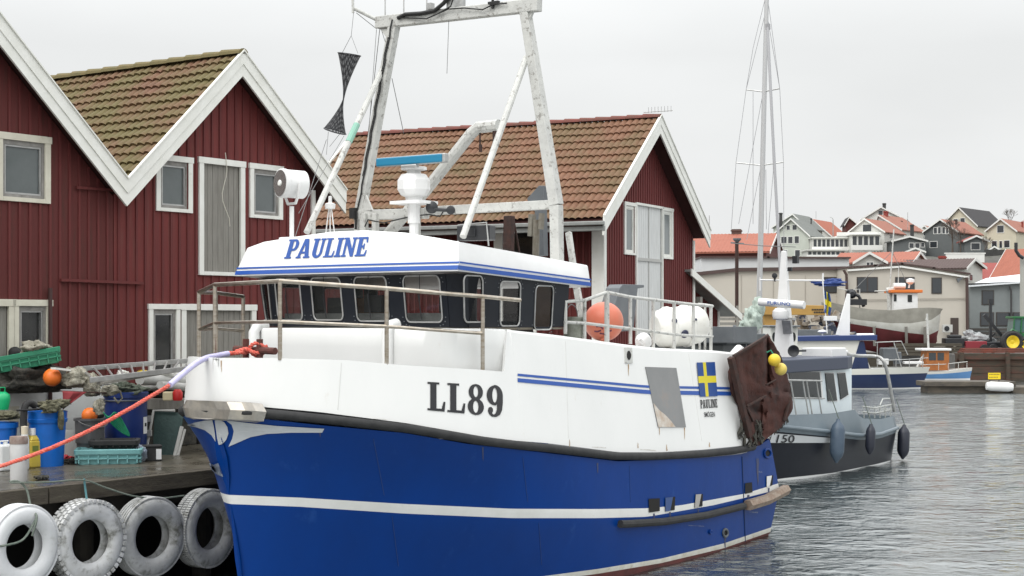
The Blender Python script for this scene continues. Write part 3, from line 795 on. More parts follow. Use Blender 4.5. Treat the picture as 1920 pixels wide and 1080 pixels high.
# row of bolts along the band
mb = MB()
for i in (2, 3, 5):
    for (s0, s1, z0, z1) in wins[i]:
        L_ = (Vector(lo[i+1]) - Vector(lo[i])).length
        for s, t in rrect(s0*L_ - .055, s1*L_ + .055, z0 - .05, z1 + .03, .1, .12, 3):
            if 0.01 < s < L_-.01 and t < zt - .01: mb.cbox(seg_pt(i, s/L_, t, .018), (.014, .014, .014))
mb.build('window_bolts', greysteel, boat)
# interior seen through the panes: console, chairs, back wall with windows
mb = MB(); mb.box(3.1, 3.5, -1.5, 1.7, 3.5, 3.98); mb.build('console', mat('grey_console', (.22,.23,.22), .5, c2=(.30,.31,.30), sc=3), boat)
mb = MB(); mb.cbox((4.0, -.9, 4.12), (.14, .46, .5)); mb.cbox((3.85, -.9, 3.88), (.4, .42, .1)); mb.tube([(3.95, -.9, 3.4), (3.95, -.9, 3.85)], .05); mb.build('helm_chair', mat('red_cloth', (.20,.03,.03), .8), boat, bevel=.03)
mb = MB(); mb.cbox((3.35, .1, 4.12), (.1, .34, .26)); mb.cbox((3.35, -1.3, 4.1), (.1, .3, .22)); mb.cbox((3.4, .9, 4.1), (.1, .3, .24)); mb.build('screen', dark, boat)
mb = MB(); mb.box(3.0, 5.4, -1.9, 2.1, 3.74, 3.77); mb.build('wheelhouse_floor', mat('tan_floor', (.25,.22,.17), .6), boat)
mb = MB(); mb.box(5.3, 5.4, -1.9, -1.2, 3.78, 4.5); mb.cbox((4.6, 1.1, 4.0), (.5,.5,.45)); mb.build('cabinet', mat('teak_locker', (.20,.10,.05), .5, c2=(.28,.15,.08), sc=3), boat)
# roof with visor
def roof_pts():
    rt = []; rb_ = []
    # front edge, from starboard to port, with the crown in the middle
    xsf = [430, 480, 540, 600, 660, 720, 780, 830, 862]
    return xsf
uF = 2.56
bot = [(2.60, -2.27), (uF - .01, -1.9), (uF - .03, -1.2), (uF - .04, -.5), (uF - .04, .2), (uF - .03, 1.0), (uF, 1.6), (uF + .03, 2.03)]
ztop_f = [4.99, 5.07, 5.13, 5.18, 5.18, 5.12, 5.03, 4.96]
frows = []
for k, ((u, v), zz_) in enumerate(zip(bot, ztop_f)):
    sc_ = 1 - .10*0
    tv = v * .955 + .0; frows.append([(u, v, 4.555), (u + .02, v, 4.60), (u + .20*(zz_-4.6)/.5, lerp(v, tv, 1), zz_ - .02), (u + .23*(zz_-4.6)/.5, tv, zz_)])
def roof_pt(px, py, off=.008):
    u = 2.62
    for _ in range(14):
        _u, v, z = P.u(px, py, u - off)
        uu = interp([b_[1] for b_ in bot], [b_[0] for b_ in bot], v); u = lerp(u, uu + .02 + .20*max(0, z - 4.60)/.5, .8)
    return (u - off, v, z)
rf = MB()
rf.grid([[P.L(p) for p in r] for r in frows], flip=True)
# sides: port and starboard, dropping aft
aft_u = 5.95
def side_face(sign, r0, za_b, za_t):
    n_ = 8; rows = []
    vA = 2.05 if sign > 0 else -2.28
    for k in range(n_+1):
        t = k/n_; b0 = Vector(r0[0]); b1 = Vector((aft_u, vA, za_b)); a_b = b0.lerp(b1, t)
        rows.append([a_b, Vector(r0[1]).lerp(Vector((aft_u, vA, za_b + .045)), t), Vector(r0[2]).lerp(Vector((aft_u, vA - sign*.05, za_t - .02)), t), Vector(r0[3]).lerp(Vector((aft_u, vA - sign*.07, za_t)), t)])
    return rows
ps_ = side_face(1, frows[-1], 4.385, 4.73); ss_ = side_face(-1, frows[0], 4.385, 4.73)
rf.grid([[P.L(p) for p in r] for r in ps_], flip=True); rf.grid([[P.L(p) for p in r] for r in ss_])
# top surface
top = []
for k in range(9):
    t = k/8; row = []
    for j, r in enumerate(frows):
        f_ = Vector(r[3]); s_ = ss_[k][3]; p_ = ps_[k][3]; w = (f_.y - frows[0][3][1]) / (frows[-1][3][1] - frows[0][3][1])
        b_ = s_.lerp(p_, w); crown = (f_.z - lerp(frows[0][3][2], frows[-1][3][2], w)); b_.z += crown * lerp(1, .7, t)
        b_.x = lerp(f_.x, aft_u, t); row.append(P.L(b_))
    top.append(row)
rf.grid(top)
rf.add([P.L(ps_[-1][0]), P.L(ps_[-1][3]), P.L(ss_[-1][3]), P.L(ss_[-1][0])], [(0,1,2,3)])
rf.grid([[P.L((r[0][0], r[0][1], r[0][2])), P.L((5.95, r[0][1], 4.385))] for r in frows])
roof = rf.build('wheelhouse_roof', whitec, boat, smooth=True, ang=30)
roof_fit = roof_pt; roof_pt = caster(P, [rf], roof_fit)
# stripes round the visor
sb = MB()
for (o0, o1) in ((0.0, .0),):
    pass
def visor(mb, z0, z1, off):
    rows = []
    for (u, v) in bot: rows.append([Vector((u + .02 + .20*(z - 4.6)/.5 - off, -v, z)) for z in (z0, z1)])
    mb.grid(rows, flip=True)
    rows = []
    for k in range(9):
        t = k/8; dz = lerp(0, 4.385 - 4.555, t); uu = lerp(bot[-1][0] + .02 + .20*(z0-4.6)/.5, aft_u, t)
        rows.append([Vector((uu - off*(1-t), -(lerp(2.03, 2.05, t) + off + .0 - .035*(z - 4.6)), z + dz)) for z in (z0, z1)])
    mb.grid(rows, flip=True)
visor(sb, 4.572, 4.632, .012); visor(sb, 4.660, 4.685, .012)
sb.build('visor_stripe', bluestripe, roof)
mb = MB(); word(mb, 'PAULINE', [(533,485.5),(686,480.5),(691,444.5),(541,449.5)], roof_pt, .010, gap=.03, slant=.10); mb.build('name_lettering', letterblue, roof)
# ------------------------------------------------------------------ gantry
for (i, s0, s1, z0, z1, L_) in frames:
    if i in (2, 3):
        mb = MB(); a_ = seg_pt(i, lerp(s0, s1, .5), z1 + .02, .05); b_ = seg_pt(i, lerp(s0, s1, .42), lerp(z0, z1, .28), .04); mb.tube([a_, b_], .006, 5); mb.beam(seg_pt(i, lerp(s0, s1, .40), lerp(z0, z1, .62), .03), seg_pt(i, lerp(s0, s1, .44), lerp(z0, z1, .05), .03), .012, .012); mb.build('wiper', dark, boat)
UG = 5.75
def pv(px, py, v): return P.L(P.v(px, py, v))
def pu(px, py, u): return P.L(P.u(px, py, u))
lt = pu(741, 38, UG); lb_ = pu(671, 445, UG); rtp = pu(984, 14, UG); rk = pu(1043, 385, UG); rb2 = pu(1045, 492, UG)
lb_.z = 4.6
lm = pu(676, 395, UG)
def legmb(p, q, w, d_):
    mb = MB(); mb.beam(p, q, w, d_, up=(1, 0, 0)); return mb
m1 = MB(); m1.beam(lt, lm, .17, .14, up=(1,0,0)); m1.beam(lm, lb_, .15, .14, up=(1,0,0)); m1.build('gantry_leg', galv, boat, bevel=.012)
# dark cable channel on the leg
m1 = MB(); o_ = Vector((-.088, -.01, 0)); n = 22
pts = [lt.lerp(lm, i/n) + o_ + Vector((0, .012*math.sin(i*2.1), 0)) for i in range(n+1)]
m1.tube(pts, .013, 6); m1.tube([p + Vector((0, .03, 0)) for p in pts[2:-4]], .008, 5); m1.build('cable_run', cable, boat, smooth=True)
m1 = MB(); m1.beam(rtp, rk, .15, .14, up=(1,0,0), w2=.18); m1.beam(rk, rb2 + Vector((0,0,-.2)), .17, .15, up=(1,0,0)); m1.build('gantry_leg', galv, boat, bevel=.012)
m1 = MB(); m1.beam(pu(708, 43, UG), pu(1012, 9, UG), .15, .20, up=(0,0,1)); 
m1.prism([pu(712, 55, UG-.03), pu(728, 53, UG-.03), pu(728, 75, UG-.03)], (.05,0,0)); m1.prism([pu(968, 22, UG-.03), pu(1000, 20, UG-.03), pu(990, 45, UG-.03)], (.05,0,0))
m1.build('gantry_top_beam', galv, boat, bevel=.012)
m1 = MB(); m1.beam(pu(668, 404, UG), pu(800, 400, UG), .16, .17); m1.beam(pu(800, 396, UG), pu(1048, 383, UG), .13, .14)
m1.prism([pu(1030, 396, UG-.08), pu(1047, 410, UG-.08), pu(1047, 385, UG-.08)], (.04,0,0)); m1.prism([pu(676, 395, UG-.08), pu(700, 398, UG-.08), pu(686, 365, UG-.08)], (.04,0,0))
m1.build('gantry_cross_beam', galv, boat, bevel=.01)
for a, b, w in (((718,128,UG),(575,436,3.6),.10), ((987,108,UG),(868,444,3.6),.10)):
    mb = MB(); mb.tube([pu(*a), pu(*b)], w/2, 10); mb.build('gantry_strut', galv, boat, smooth=True)
mb = MB(); a = pu(718,128,UG); b = pu(575,436,3.6); mb.tube([a.lerp(b, .36), a.lerp(b, .47)], .056, 10); mb.build('green_tape', mat('green_tape', (.22,.42,.33), .6), boat, smooth=True)
# posts under the cross beam
mb = MB()
for px, w in ((683, .11), (704, .09), (780, .13)):
    a = pu(px, 400 if px < 780 else 375, UG-.1); b = Vector((a.x, a.y, 4.9)); mb.beam(a, b, w, .1, up=(1,0,0))
mb.each('gantry_post', galv, boat, bevel=.008)
# bent boom behind the gantry
mb = MB(); mb.tube([pu(722,446,6.2), pu(800,355,6.2), pu(884,250,6.2), pu(897,239,6.2), pu(935,235,6.2)], .10, 10); mb.build('net_boom', galv, boat, smooth=True)
mb = MB(); mb.tube([pu(900,245,6.2), pu(900,283,6.2)], .014); mb.cbox(pu(901,278,6.2), (.04,.04,.12)); mb.cbox(pu(930,258,6.2), (.08,.08,.3)); mb.build('block_and_hook', rustdark, boat)
# radar: scanner bar on a gearbox
mb = MB(); c0 = pu(776, 378, 5.2)
mb.tube([c0 + Vector((0,0,-.35)), c0 + Vector((0,0,.05))], .10, 12); mb.cbox(c0 + Vector((0,0,-.02)), (.5,.6,.05))
mb.lathe([(.13,.0),(.14,.07),(.21,.10),(.265,.19),(.265,.34),(.20,.44),(.12,.45),(.11,.50),(.21,.51),(.21,.56),(.0,.57)], c0, n=8); mb.tube([c0 + Vector((0,0,-.7)), c0 + Vector((0,0,-.02))], .075, 10)
rad = mb.build('radar_pedestal', whitec, boat, smooth=True, ang=20)
mb = MB(); a = pu(708, 305, 5.0); b = pu(831, 296, 5.0); 
mb.beam(a, b, .10, .13); sc_ = mb.build('radar_scanner', mat('radar_teal_face', (.008,.17,.30), .35), boat, bevel=.02)
mb = MB(); d_ = (b-a).normalized(); mb.beam(a - d_*.015 + Vector((.03,0,0)), b + d_*.05 + Vector((.03,0,0)), .115, .15); mb.beam(a.lerp(b,.38) - Vector((0,0,.09)), a.lerp(b,.62) - Vector((0,0,.09)), .1, .05); mb.build('scanner_housing', aluminium, sc_, bevel=.02)
mb = MB(); c1 = pu(821, 392, 5.3)
mb.lathe([(.03,-.06),(.09,-.05),(.10,.03),(.03,.06)], c1 + Vector((0,.12,.03)), axis=(-1,-.6,0)); mb.tube([c1+Vector((0,.1,0)), c1+Vector((0,-.25,-.03))], .03); mb.lathe([(.02,-.03),(.07,0),(.07,.04),(.0,.06)], c1 + Vector((0,-.27,-.03)), axis=(-1,-.4,0))
mb.build('horn', dark, boat, smooth=True)
# searchlight on a post
mb = MB(); c2 = pv(548, 345, -.5)
c2 = pu(547, 345, 3.0); ax = Vector((-.93, .30, .02)).normalized()
mb.lathe([(.20,-.2),(.215,-.19),(.215,.12),(.225,.13),(.225,.19),(.20,.20)], c2, ax, 28); sl = mb.build('searchlight', whitec, boat, smooth=True, ang=40)
mb = MB(); mb.lathe([(.20,.205),(.195,.20),(.10,.14),(.0,.11)], c2, ax, 28); mb.build('reflector', mat('searchlight_reflector', (.45,.45,.44), .18, .8), sl, smooth=True)
mb = MB(); mb.lathe([(.055,.12),(.06,.19),(.04,.22),(0,.225)], c2, ax, 16); mb.build('lamp_bulb', mat('frosted_bulb', (.8,.8,.76), .3), sl, smooth=True)
mb = MB(); base = Vector((c2.x, c2.y, 5.0)); side = ax.cross(Vector((0,0,1))).normalized()
mb.tube([c2 + Vector((0,0,-.34)), base], .035, 10)
mb.tube([c2 + side*.25, c2 + side*.25 + Vector((0,0,-.12)), c2 + side*.12 + Vector((0,0,-.30)), c2 - side*.12 + Vector((0,0,-.30)), c2 - side*.25 + Vector((0,0,-.12)), c2 - side*.25], .022, 8)
mb.build('searchlight_bracket', whitec, sl, smooth=True)
# small wind-vane antenna and low hatch on the roof
mb = MB(); mb.box(2.75, 3.25, .9, 1.5, 4.98, 5.13); mb.build('roof_box', whitec, boat, bevel=.02)
mb = MB()
a = pu(619, 380, 4.4); mb.lathe([(.08,-.1),(.09,-.02),(.03,0),(.03,.1),(0,.11)], a, n=12)
for k in (-.06, 0, .06): mb.tube([a + Vector((0,k*.4,-.08)), Vector((a.x, a.y + k*2.5, 4.95))], .010, 5)
mb.build('gps_antenna', whitec, boat, smooth=True)
# top hardware: outrigger, whip antennas, cables
mb = MB(); mb.tube([pu(712,40,UG), pu(664,16,UG-.3)], .03, 8); mb.tube([pu(662,24,UG-.3), pu(661,-30,UG-.3)], .022, 8); mb.build('outrigger_arm', galv, boat, smooth=True)
mb = MB()
for px, py in ((722,30),(757,28),(800,14)): mb.tube([pu(px,py+6,UG), pu(px,py-60,UG)], .012, 5)
mb.cbox(pu(807,12,UG), (.1,.1,.1)); mb.cbox(pu(855,6,UG), (.12,.3,.2)); mb.lathe([(.1,0),(.05,.1),(.03,.3)], pu(857,-4,UG), n=10)
mb.each('whip_antenna', aluminium, boat)
mb = MB()
mb.tube([pu(746,34,UG-.1), pu(760,27,UG-.1), pu(790,25,UG-.1), pu(815,20,UG-.1), pu(832,6,UG-.1), pu(842,-8,UG-.1)], .035, 8)
mb.tube([pu(752,33,UG-.1), pu(800,35,UG-.12), pu(840,17,UG-.12), pu(870,15,UG-.12), pu(905,18,UG-.12), pu(925,8,UG-.12), pu(950,6,UG-.12)], .012, 6)
mb.tube([pu(820,26,UG-.1), pu(845,12,UG-.14), pu(851,-6,UG-.14)], .012, 6)
mb.tube([pu(924,-10,UG-.1), pu(924,16,UG-.1)], .025, 6); mb.cbox(pu(926,5,UG-.1), (.06,.2,.04))
mb.tube([pu(684,425,UG-.15), pu(690,412,UG-.15), pu(720,418,UG-.15), pu(748,411,UG-.15), pu(775,405,UG-.15), pu(805,402,UG-.15), pu(825,406,UG-.15), pu(832,395,UG-.15)], .012, 6)
mb.tube([pu(779,382,UG-.2), pu(774,395,UG-.2), pu(778,405,UG-.2)], .012, 6)
mb.cbox(pu(664,400,UG-.1), (.12,.12,.18)); mb.tube([pu(668,396,UG-.12), pu(667,430,UG-.12)], .02, 6)
mb.each('deck_cable', cable, boat, smooth=True)
# rigging wires
mb = MB()
for a, b in (((712,55,UG),(690,253,UG+2)), ((706,55,UG),(680,400,UG)), ((735,147,UG),(757,250,UG+1)), ((714,52,UG),(735,120,UG)), ((842,26,UG),(838,138,UG)), ((668,24,UG-.3),(706,54,UG)), ((645,255,UG-.6),(560,400,3.4)), ((612,262,UG-.6),(545,470,3.2)), ((1030,400,UG),(1050,450,7.0))):
    mb.tube([pu(*a), pu(*b)], .006, 4)
mb.each('rigging_wire', wire, boat)
# gear standing behind the wheelhouse: winch frame, pipes, dark funnel
mb = MB(); mb.beam(pv(955,405,-.2), pv(953,490,-.2), .16, .12, up=(1,0,0)); mb.beam(pv(962,405,-.2), pv(975,480,-.2), .03, .03); mb.build('winch_frame', rustdark, boat, bevel=.01)
mb = MB(); mb.prism([pu(988,372,6.8), pu(1010,348,6.8), pu(1020,348,6.8), pu(1020,380,6.8), pu(990,380,6.8)], (.25,0,0)); mb.beam(pu(1014,385,6.8), pu(1016,480,6.8), .16, .14, up=(1,0,0)); mb.build('dark_funnel', greysteel, boat, bevel=.01)
mb = MB(); mb.tube([pu(998,402,6.4), pu(996,443,6.4)], .065, 10); mb.tube([pu(1016,400,6.3), pu(1014,430,6.3)], .05, 10); mb.tube([pu(1006,412,6.35), pu(1004,490,6.35)], .055, 10); mb.beam(pu(998,420,6.4), pu(1018,424,6.4), .05, .05); mb.each('exhaust_pipe', mat('dull_exhaust_pipe', (.22,.21,.18), .6, .3, c2=(.14,.12,.09), sc=7), boat, smooth=True)
mb = MB(); mb.beam(pu(1066,436,7.2), pu(1078,520,7.0), .09, .07, up=(1,0,0)); mb.beam(pu(1078,520,7.0), pu(1092,600,6.9), .10, .07, up=(1,0,0)); mb.each('leaning_spar', galv, boat)
# black floodlight box on the roof edge
mb = MB(); q = pv(893, 437, 1.3); mb.cbox(q, (.25,.52,.22), rz=.25); mb.cbox(q + Vector((-.14,0,.0)), (.03,.16,.12), rz=.25); mb.build('floodlight', dark, boat, bevel=.02)
mb = MB(); mb.tube([q + Vector((-.1,.26,-.2)), q + Vector((-.1,.26,.12)), q + Vector((-.1,-.26,.14)), q + Vector((-.1,-.3,-.2))], .012, 6); mb.build('floodlight_guard', aluminium, boat)

# ------------------------------------------------------------------ bow railing (stainless) on the bulwark
def bw(u, v_sign, z_add=0): 
    b = ypt(plB, bulw, max(u, .07)); return P.L((b[0], v_sign*(b[1]-.03), b[2] + z_add))
def bow_v(px): # bulwark point on port side whose image x is px
    lo_, hi_ = .06, 8
    for _ in range(40):
        m = (lo_ + hi_)/2
        if P.pix(m, plB(m) - .03, 3.2)[0] < px: lo_ = m
        else: hi_ = m
    return (lo_+hi_)/2, plB((lo_+hi_)/2) - .03
rail = MB(); tops = []; mids = []
for px, yt, ym, yb in ((525,527,603,671), (725,541,612,683), (905,556,625,693)):
    u, v = bow_v(px); t_ = pv(px, yt, v); m_ = pv(px - 2, ym, v); b_ = pv(px - 6 if px > 530 else px-5, yb, v); b_.x = t_.x; b_.z -= .03
    mb = MB(); mb.tube([b_, t_], .029, 10); mb.build('rail_post', steel, boat, smooth=True); tops.append(t_); mids.append(m_)
u, v = bow_v(415); t0 = pv(403, 533, v*.2); 
tc_ = P.L((.10, .0, t0.z)); 
# starboard mirror positions
su = [(.35, -1.02), (1.0, -1.62)]
t1 = pv(373, 548, -1.25); t2 = pv(405, 549, -1.85); t3 = pv(456, 556, -2.1)
dzm = mids[0].z - tops[0].z
ud, vd = bow_v(520)
pf = pv(403, 534, -.75)
seq = [t3, t2, t1, pf, tops[0], tops[1], tops[2], pv(975, 563, bow_v(975)[1])]
def smoothp(pts, n=8):
    o = []
    for i in range(len(pts)-1):
        p0, p1, p2, p3 = pts[max(i-1,0)], pts[i], pts[i+1], pts[min(i+2, len(pts)-1)]
        for k in range(n):
            t = k/n; o.append(.5*((2*p1) + (p2-p0)*t + (2*p0-5*p1+4*p2-p3)*t*t + (3*p1-p0-3*p2+p3)*t**3))
    o.append(pts[-1]); return o
mb = MB(); mb.tube(smoothp(seq, 1), .030, 10); mb.build('top_rail', steel, boat, smooth=True)
mseq = [p + Vector((0,0,dzm)) for p in seq[:4]] + mids
mb = MB(); mb.tube(smoothp(mseq, 1), .024, 10); mb.build('middle_rail', steel, boat, smooth=True)
for p in (pf, t1, t2, t3):
    mb = MB(); mb.tube([Vector((p.x, p.y, 3.3)), p], .029, 10); mb.build('rail_post', steel, boat, smooth=True)
# cross bollard, rusty, with the orange hitch of the mooring line round it
mb = MB(); cb_ = pu(474, 655, .85); 
for k in (-.13, .13): mb.tube([cb_ + Vector((0, k, -.75)), cb_ + Vector((0, k, .14))], .045, 10)
mb.tube([cb_ + Vector((0, -.42, -.02)), cb_ + Vector((0, .34, .0))], .05, 10); mb.build('bollard', mat('rusty_bollard', (.13,.035,.03), .8, c2=(.07,.03,.02), sc=12, bump=.3), boat, smooth=True)

# ------------------------------------------------------------------ aft railing (white peeling pipe) and gear on the shelter deck
def sh(px, py, v=1.95): return pv(px, py, v)
posts = [(1060,565,626,1.95),(1096,560,645,1.95),(1138,545,642,1.95),(1182,556,645,1.95),(1225,560,652,1.95),(1264,564,655,1.95),(1300,570,656,1.95),(1333,573,657,1.95)]
for px, yt, yb, v in posts:
    mb = MB(); mb.tube([sh(px, yb, v) , sh(px, yt, v)], .030 if px != 1138 else .042, 8); mb.build('rail_post', galv, boat, smooth=True)
mb = MB(); mb.tube([sh(1058,566), sh(1096,563), sh(1138,548), sh(1182,557), sh(1225,562), sh(1264,567), sh(1300,571), sh(1336,574)], .027, 8); mb.tube([sh(1336,574), sh(1325,572,.6), sh(1310,570,-1.0)], .027, 8); mb.build('top_rail', galv, boat, smooth=True)
mb = MB(); mb.tube([sh(1058,604), sh(1096,606), sh(1138,611), sh(1182,616), sh(1225,622), sh(1264,627), sh(1300,630), sh(1336,631)], .024, 8); mb.build('middle_rail', galv, boat, smooth=True)
mb = MB()
for (px, yt, yb) in ((1322, 576, 656), (1312,575,655)): mb.tube([sh(px,yb,1.3 if px>1315 else .7), sh(px,yt,1.3 if px > 1315 else .7)], .024, 8)
mb.build('rail_post', galv, boat, smooth=True)
mb = MB(); mb.prism([sh(1143,605,.6), sh(1162,540,.6), sh(1168,533,.6), sh(1208,534,.6), sh(1208,539,.6), sh(1196,541,.6), sh(1188,620,.6), sh(1150,622,.6)], (.1,.35,0)); mb.build('ventilator', greysteel, boat, bevel=.01)
mb = MB(); a = sh(1336, 640, .9); mb.box(a.x, a.x + 1.7, a.y - .3, a.y + 1.6, a.z - .06, a.z + .14); mb.box(a.x+.05, a.x+1.5, a.y - .2, a.y + 1.5, a.z - .22, a.z - .06)
mb.build('net_drum_beam', mat('slate_steel_beam', (.06,.068,.075), .5, c2=(.09,.1,.1), sc=4), boat, bevel=.02)
mb = MB()
for k in range(4): mb.tube([Vector((a.x + .9 + k*.22, a.y - .25, a.z - .5)), Vector((a.x + .9 + k*.22, a.y - .25, a.z))], .03, 8)
mb.box(a.x - .1, a.x + .9, a.y - .5, a.y + .3, 3.45, 3.75); mb.build('beam_supports', greysteel, boat)
mb = MB(); a = sh(1385, 672, 1.9); mb.tube([a + Vector((-.05,.1,-.1)), a + Vector((.0,.1,.06)), a + Vector((.2,.1,.16)), a + Vector((.5,.2,.12))], .09, 10); mb.build('roller_guard', whitec, boat, smooth=True)

# things standing on the boat ------------------------------------------------
def boatthing(name, q, **k):
    w_ = P.O + D2*q[0] + N2*q[1]; return empty(name, (w_.x, w_.y, q[2]), ANG, **k)
def vq(px, py, v): return P.v(px, py, v)
q = vq(1132, 603, 1.45); e = boatthing('mooring_buoy', q, label='large faded orange round buoy behind the white railing beside the wheelhouse', cat='buoy')
mb = MB(); rb3 = .325; prof = [(rb3*math.sin(math.pi*i/20), -rb3*math.cos(math.pi*i/20)) for i in range(1, 20)]; mb.lathe([(0.001,-rb3)] + prof + [(.05, rb3-.005), (.05, rb3+.04), (.0, rb3+.05)], (0,0,0), (-.5,-.3,-1), 32); mb.build('float_body', buoyM, e, smooth=True)
mb = MB()
def onball(a, b, r): return Vector((r*math.cos(b)*math.cos(a), r*math.cos(b)*math.sin(a), r*math.sin(b)))
def ball_stroke(mb, pts, r, rad_, axis_a=-2.63, eb=0):
    mb.tube([onball(axis_a + x, y, r) for x, y in pts], rad_, 5)
for pts in ([(-.35,-.25),(-.2,-.22),(-.05,-.28),(.0,-.38)], [(-.5,-.5),(-.3,-.52),(-.1,-.45)], [(.2,-.4),(.35,-.3),(.45,-.2)], [(.15,-.55),(.35,-.5),(.5,-.45)], [(-.2,-.62),(.1,-.66)]): ball_stroke(mb, pts, rb3*1.0, .015)
mb.build('painted_marks', mat('dark_marks', (.12,.03,.06), .6), e)
q = vq(1275, 612, 1.25); e = boatthing('life_raft_canister', q, label='round white ribbed canister with dark openings lying behind the aft railing', cat='canister')
mb = shellmb = MB(); mb.lathe([(.0,-.50),(.24,-.50),(.33,-.42),(.36,-.30),(.385,-.28),(.385,-.22),(.36,-.2),(.36,.05),(.385,.07),(.385,.13),(.36,.15),(.34,.36),(.27,.46),(0,.5)], (0,0,0), (.80,-.55,.10), 32); mb.build('canister_shell', mat('raft_shell_white', (.75,.75,.72), .4, c2=(.66,.65,.60), sc=2, c3=(.4,.37,.3), sc3=4, lo3=.6, hi3=.8), e, smooth=True, ang=40)
mb = MB()
tr_ = BVHTree.FromPolygons(shellmb.vs, shellmb.fs); cd = Vector((-.88,-.49,.0)); lat = Vector((.49,-.88,0))
for (s_, oz, r) in ((-.10, .10, .05), (.08, -.13, .07), (.22, -.17, .03), (.27, .12, .022)):
    hit, nn, _i, _d = tr_.ray_cast(cd*3 + lat*s_ + Vector((0,0,oz)), -cd)
    if hit: mb.lathe([(0,0),(r,.0),(r*1.1,.012),(r*.9,.03),(0,.02)], hit, nn, 16)
mb.build('fittings', mat('navy_fitting', (.01,.015,.05), .3), e, smooth=True)
q = vq(1206, 640, 1.7); e = boatthing('white_float', q, label='small white rounded float beside the foot of the white canister', cat='float')
mb = MB(); mb.lathe([(0.001,-.13),(.09,-.11),(.14,-.03),(.14,.05),(.08,.12),(0,.13)], (0,0,0), (.9,0,.3), 20); mb.build('float_body', whitec, e, smooth=True)
mb = MB(); mb.tube([(-.12,-.02,.05),(-.2,-.02,.02),(-.12,-.05,-.05)], .015, 6, cap=True); mb.build('rope_eye', whitec, e)
q = vq(1075, 630, 1.75); e = boatthing('bucket', q, label='weathered grey bucket standing at the aft corner of the wheelhouse', cat='bucket')
mb = MB(); mb.lathe([(.0,0),(.15,0),(.165,.30),(.178,.30),(.178,.33),(.155,.33),(.14,.03),(0,.03)], (0,0,-.03), n=20); mb.build('bucket_body', mat('weathered_bucket', (.30,.31,.27), .8, c2=(.18,.19,.15), sc=9), e, smooth=True)
mb = MB(); mb.tube([(.17*math.cos(a), .03, .29 + .2*math.sin(a)) for a in [math.pi*i/10 for i in range(11)]], .008, 6); mb.build('handle', wire, e)
# rusty trawl door hanging at the stern quarter
def door_pt(px, py, off=0.0):
    a = (px-960)/F
    # plate plane: passes the stern corner and turns a little towards the camera
    v = 2.28 + off + (px - 1366)*.0016
    return P.v(px, py, v)
q = door_pt(1425, 740); e = boatthing('trawl_door', q, label='rusty brown bent steel trawl door hanging over the stern of the blue boat', cat='trawl door')
LO = P.L(q)
outl = [(1440,627),(1463,668),(1483,735),(1485,768),(1462,800),(1441,818),(1420,836),(1408,828),(1398,800),(1386,768),(1372,735),(1366,700),(1374,668),(1400,652)]
mb = MB(); nn = Vector((0, 1, 0))
center = (1428, 745)
def dpt(x, y, off): return P.L(door_pt(x, y, off)) - LO
fold = lambda x, y: .10*math.exp(-((x - (1400 + (y-640)*.12))/14)**2) - .08*math.exp(-((x-1442)/12)**2)*(1 if y < 735 else .3)
rnd = random.Random(4)
Ll = [(1440,627),(1402,651),(1376,667),(1366,700),(1372,735),(1386,768),(1397,800),(1406,826),(1420,836)]
Rl = [(1440,627),(1453,650),(1463,668),(1473,700),(1483,735),(1485,768),(1464,800),(1441,818),(1420,836)]
def edge(l, t): k = t*(len(l)-1); i = min(int(k), len(l)-2); return (lerp(l[i][0], l[i+1][0], k-i), lerp(l[i][1], l[i+1][1], k-i))
def relief(x, y):
    r = .05*noise.noise(Vector((x*.03, y*.03, 2))) + .025*noise.noise(Vector((x*.11, y*.09, 5)))
    xs_ = 1438 + (y-640)*.02
    if y < 728: r -= .13*math.exp(-((x - xs_)/5.5)**2)                       # deep slot down the middle
    r += .07*math.exp(-((x - (1376 + (y-668)*.22))/7)**2)                   # rolled left edge
    if y > 742 + (x-1436)*-.15 and x > 1428: r += .05                        # lower right plate laps over
    r -= .05*math.exp(-((y - (765 + (x-1400)*.3))/7)**2)*(1 if x < 1436 else 0)
    return r
rows = []
for a in range(45):
    t = a/44; l_ = edge(Ll, t); r_ = edge(Rl, t); row = []
    for b in range(27):
        x = lerp(l_[0], r_[0], b/26); y = lerp(l_[1], r_[1], b/26)
        if b in (0, 26) and 0 < a < 44: x += rnd.uniform(-1, 1)
        row.append(dpt(x, y, relief(x, y)))
    rows.append(row)
mb = MB(); mb.grid(rows); mb.build('door_plate', rust, e, smooth=True, ang=60, solid=.05)
mb = MB()
mb.beam(dpt(1370,670,.10), dpt(1405,820,.12), .10, .10); mb.beam(dpt(1375,668,.1), dpt(1440,629,.06), .05, .05); mb.beam(dpt(1436,722,.10), dpt(1455,712,.12), .03, .03)
mb.beam(dpt(1400,762,.10), dpt(1436,742,.10), .05, .04); mb.beam(dpt(1400,765,.10), dpt(1412,790,.10), .05, .04); mb.beam(dpt(1482,745,.10), dpt(1470,790,.10), .05, .05)
mb.each('stiffener_bar', rustdark, e, bevel=.01)
mb = MB()
for i in range(26):
    x = rnd.uniform(1388, 1432); y = rnd.uniform(798, 830); a = dpt(x, y - 12, .08); 
    mb.tube([a, a + Vector((rnd.uniform(-.05,.05), rnd.uniform(-.05,.05), -.1)), a + Vector((rnd.uniform(-.08,.08), rnd.uniform(-.05,.05), -.2))], .02, 5)
for i in range(22):
    t = rnd.random(); x = lerp(1440, 1480, t); y = lerp(818, 780, t); a = dpt(x, y - 4, .04); mb.tube([a, a + Vector((rnd.uniform(-.05,.05), 0, -.06)), a + Vector((rnd.uniform(-.06,.06), 0, -.13))], .008, 4)
mb.build('net_fringe', netD, e)
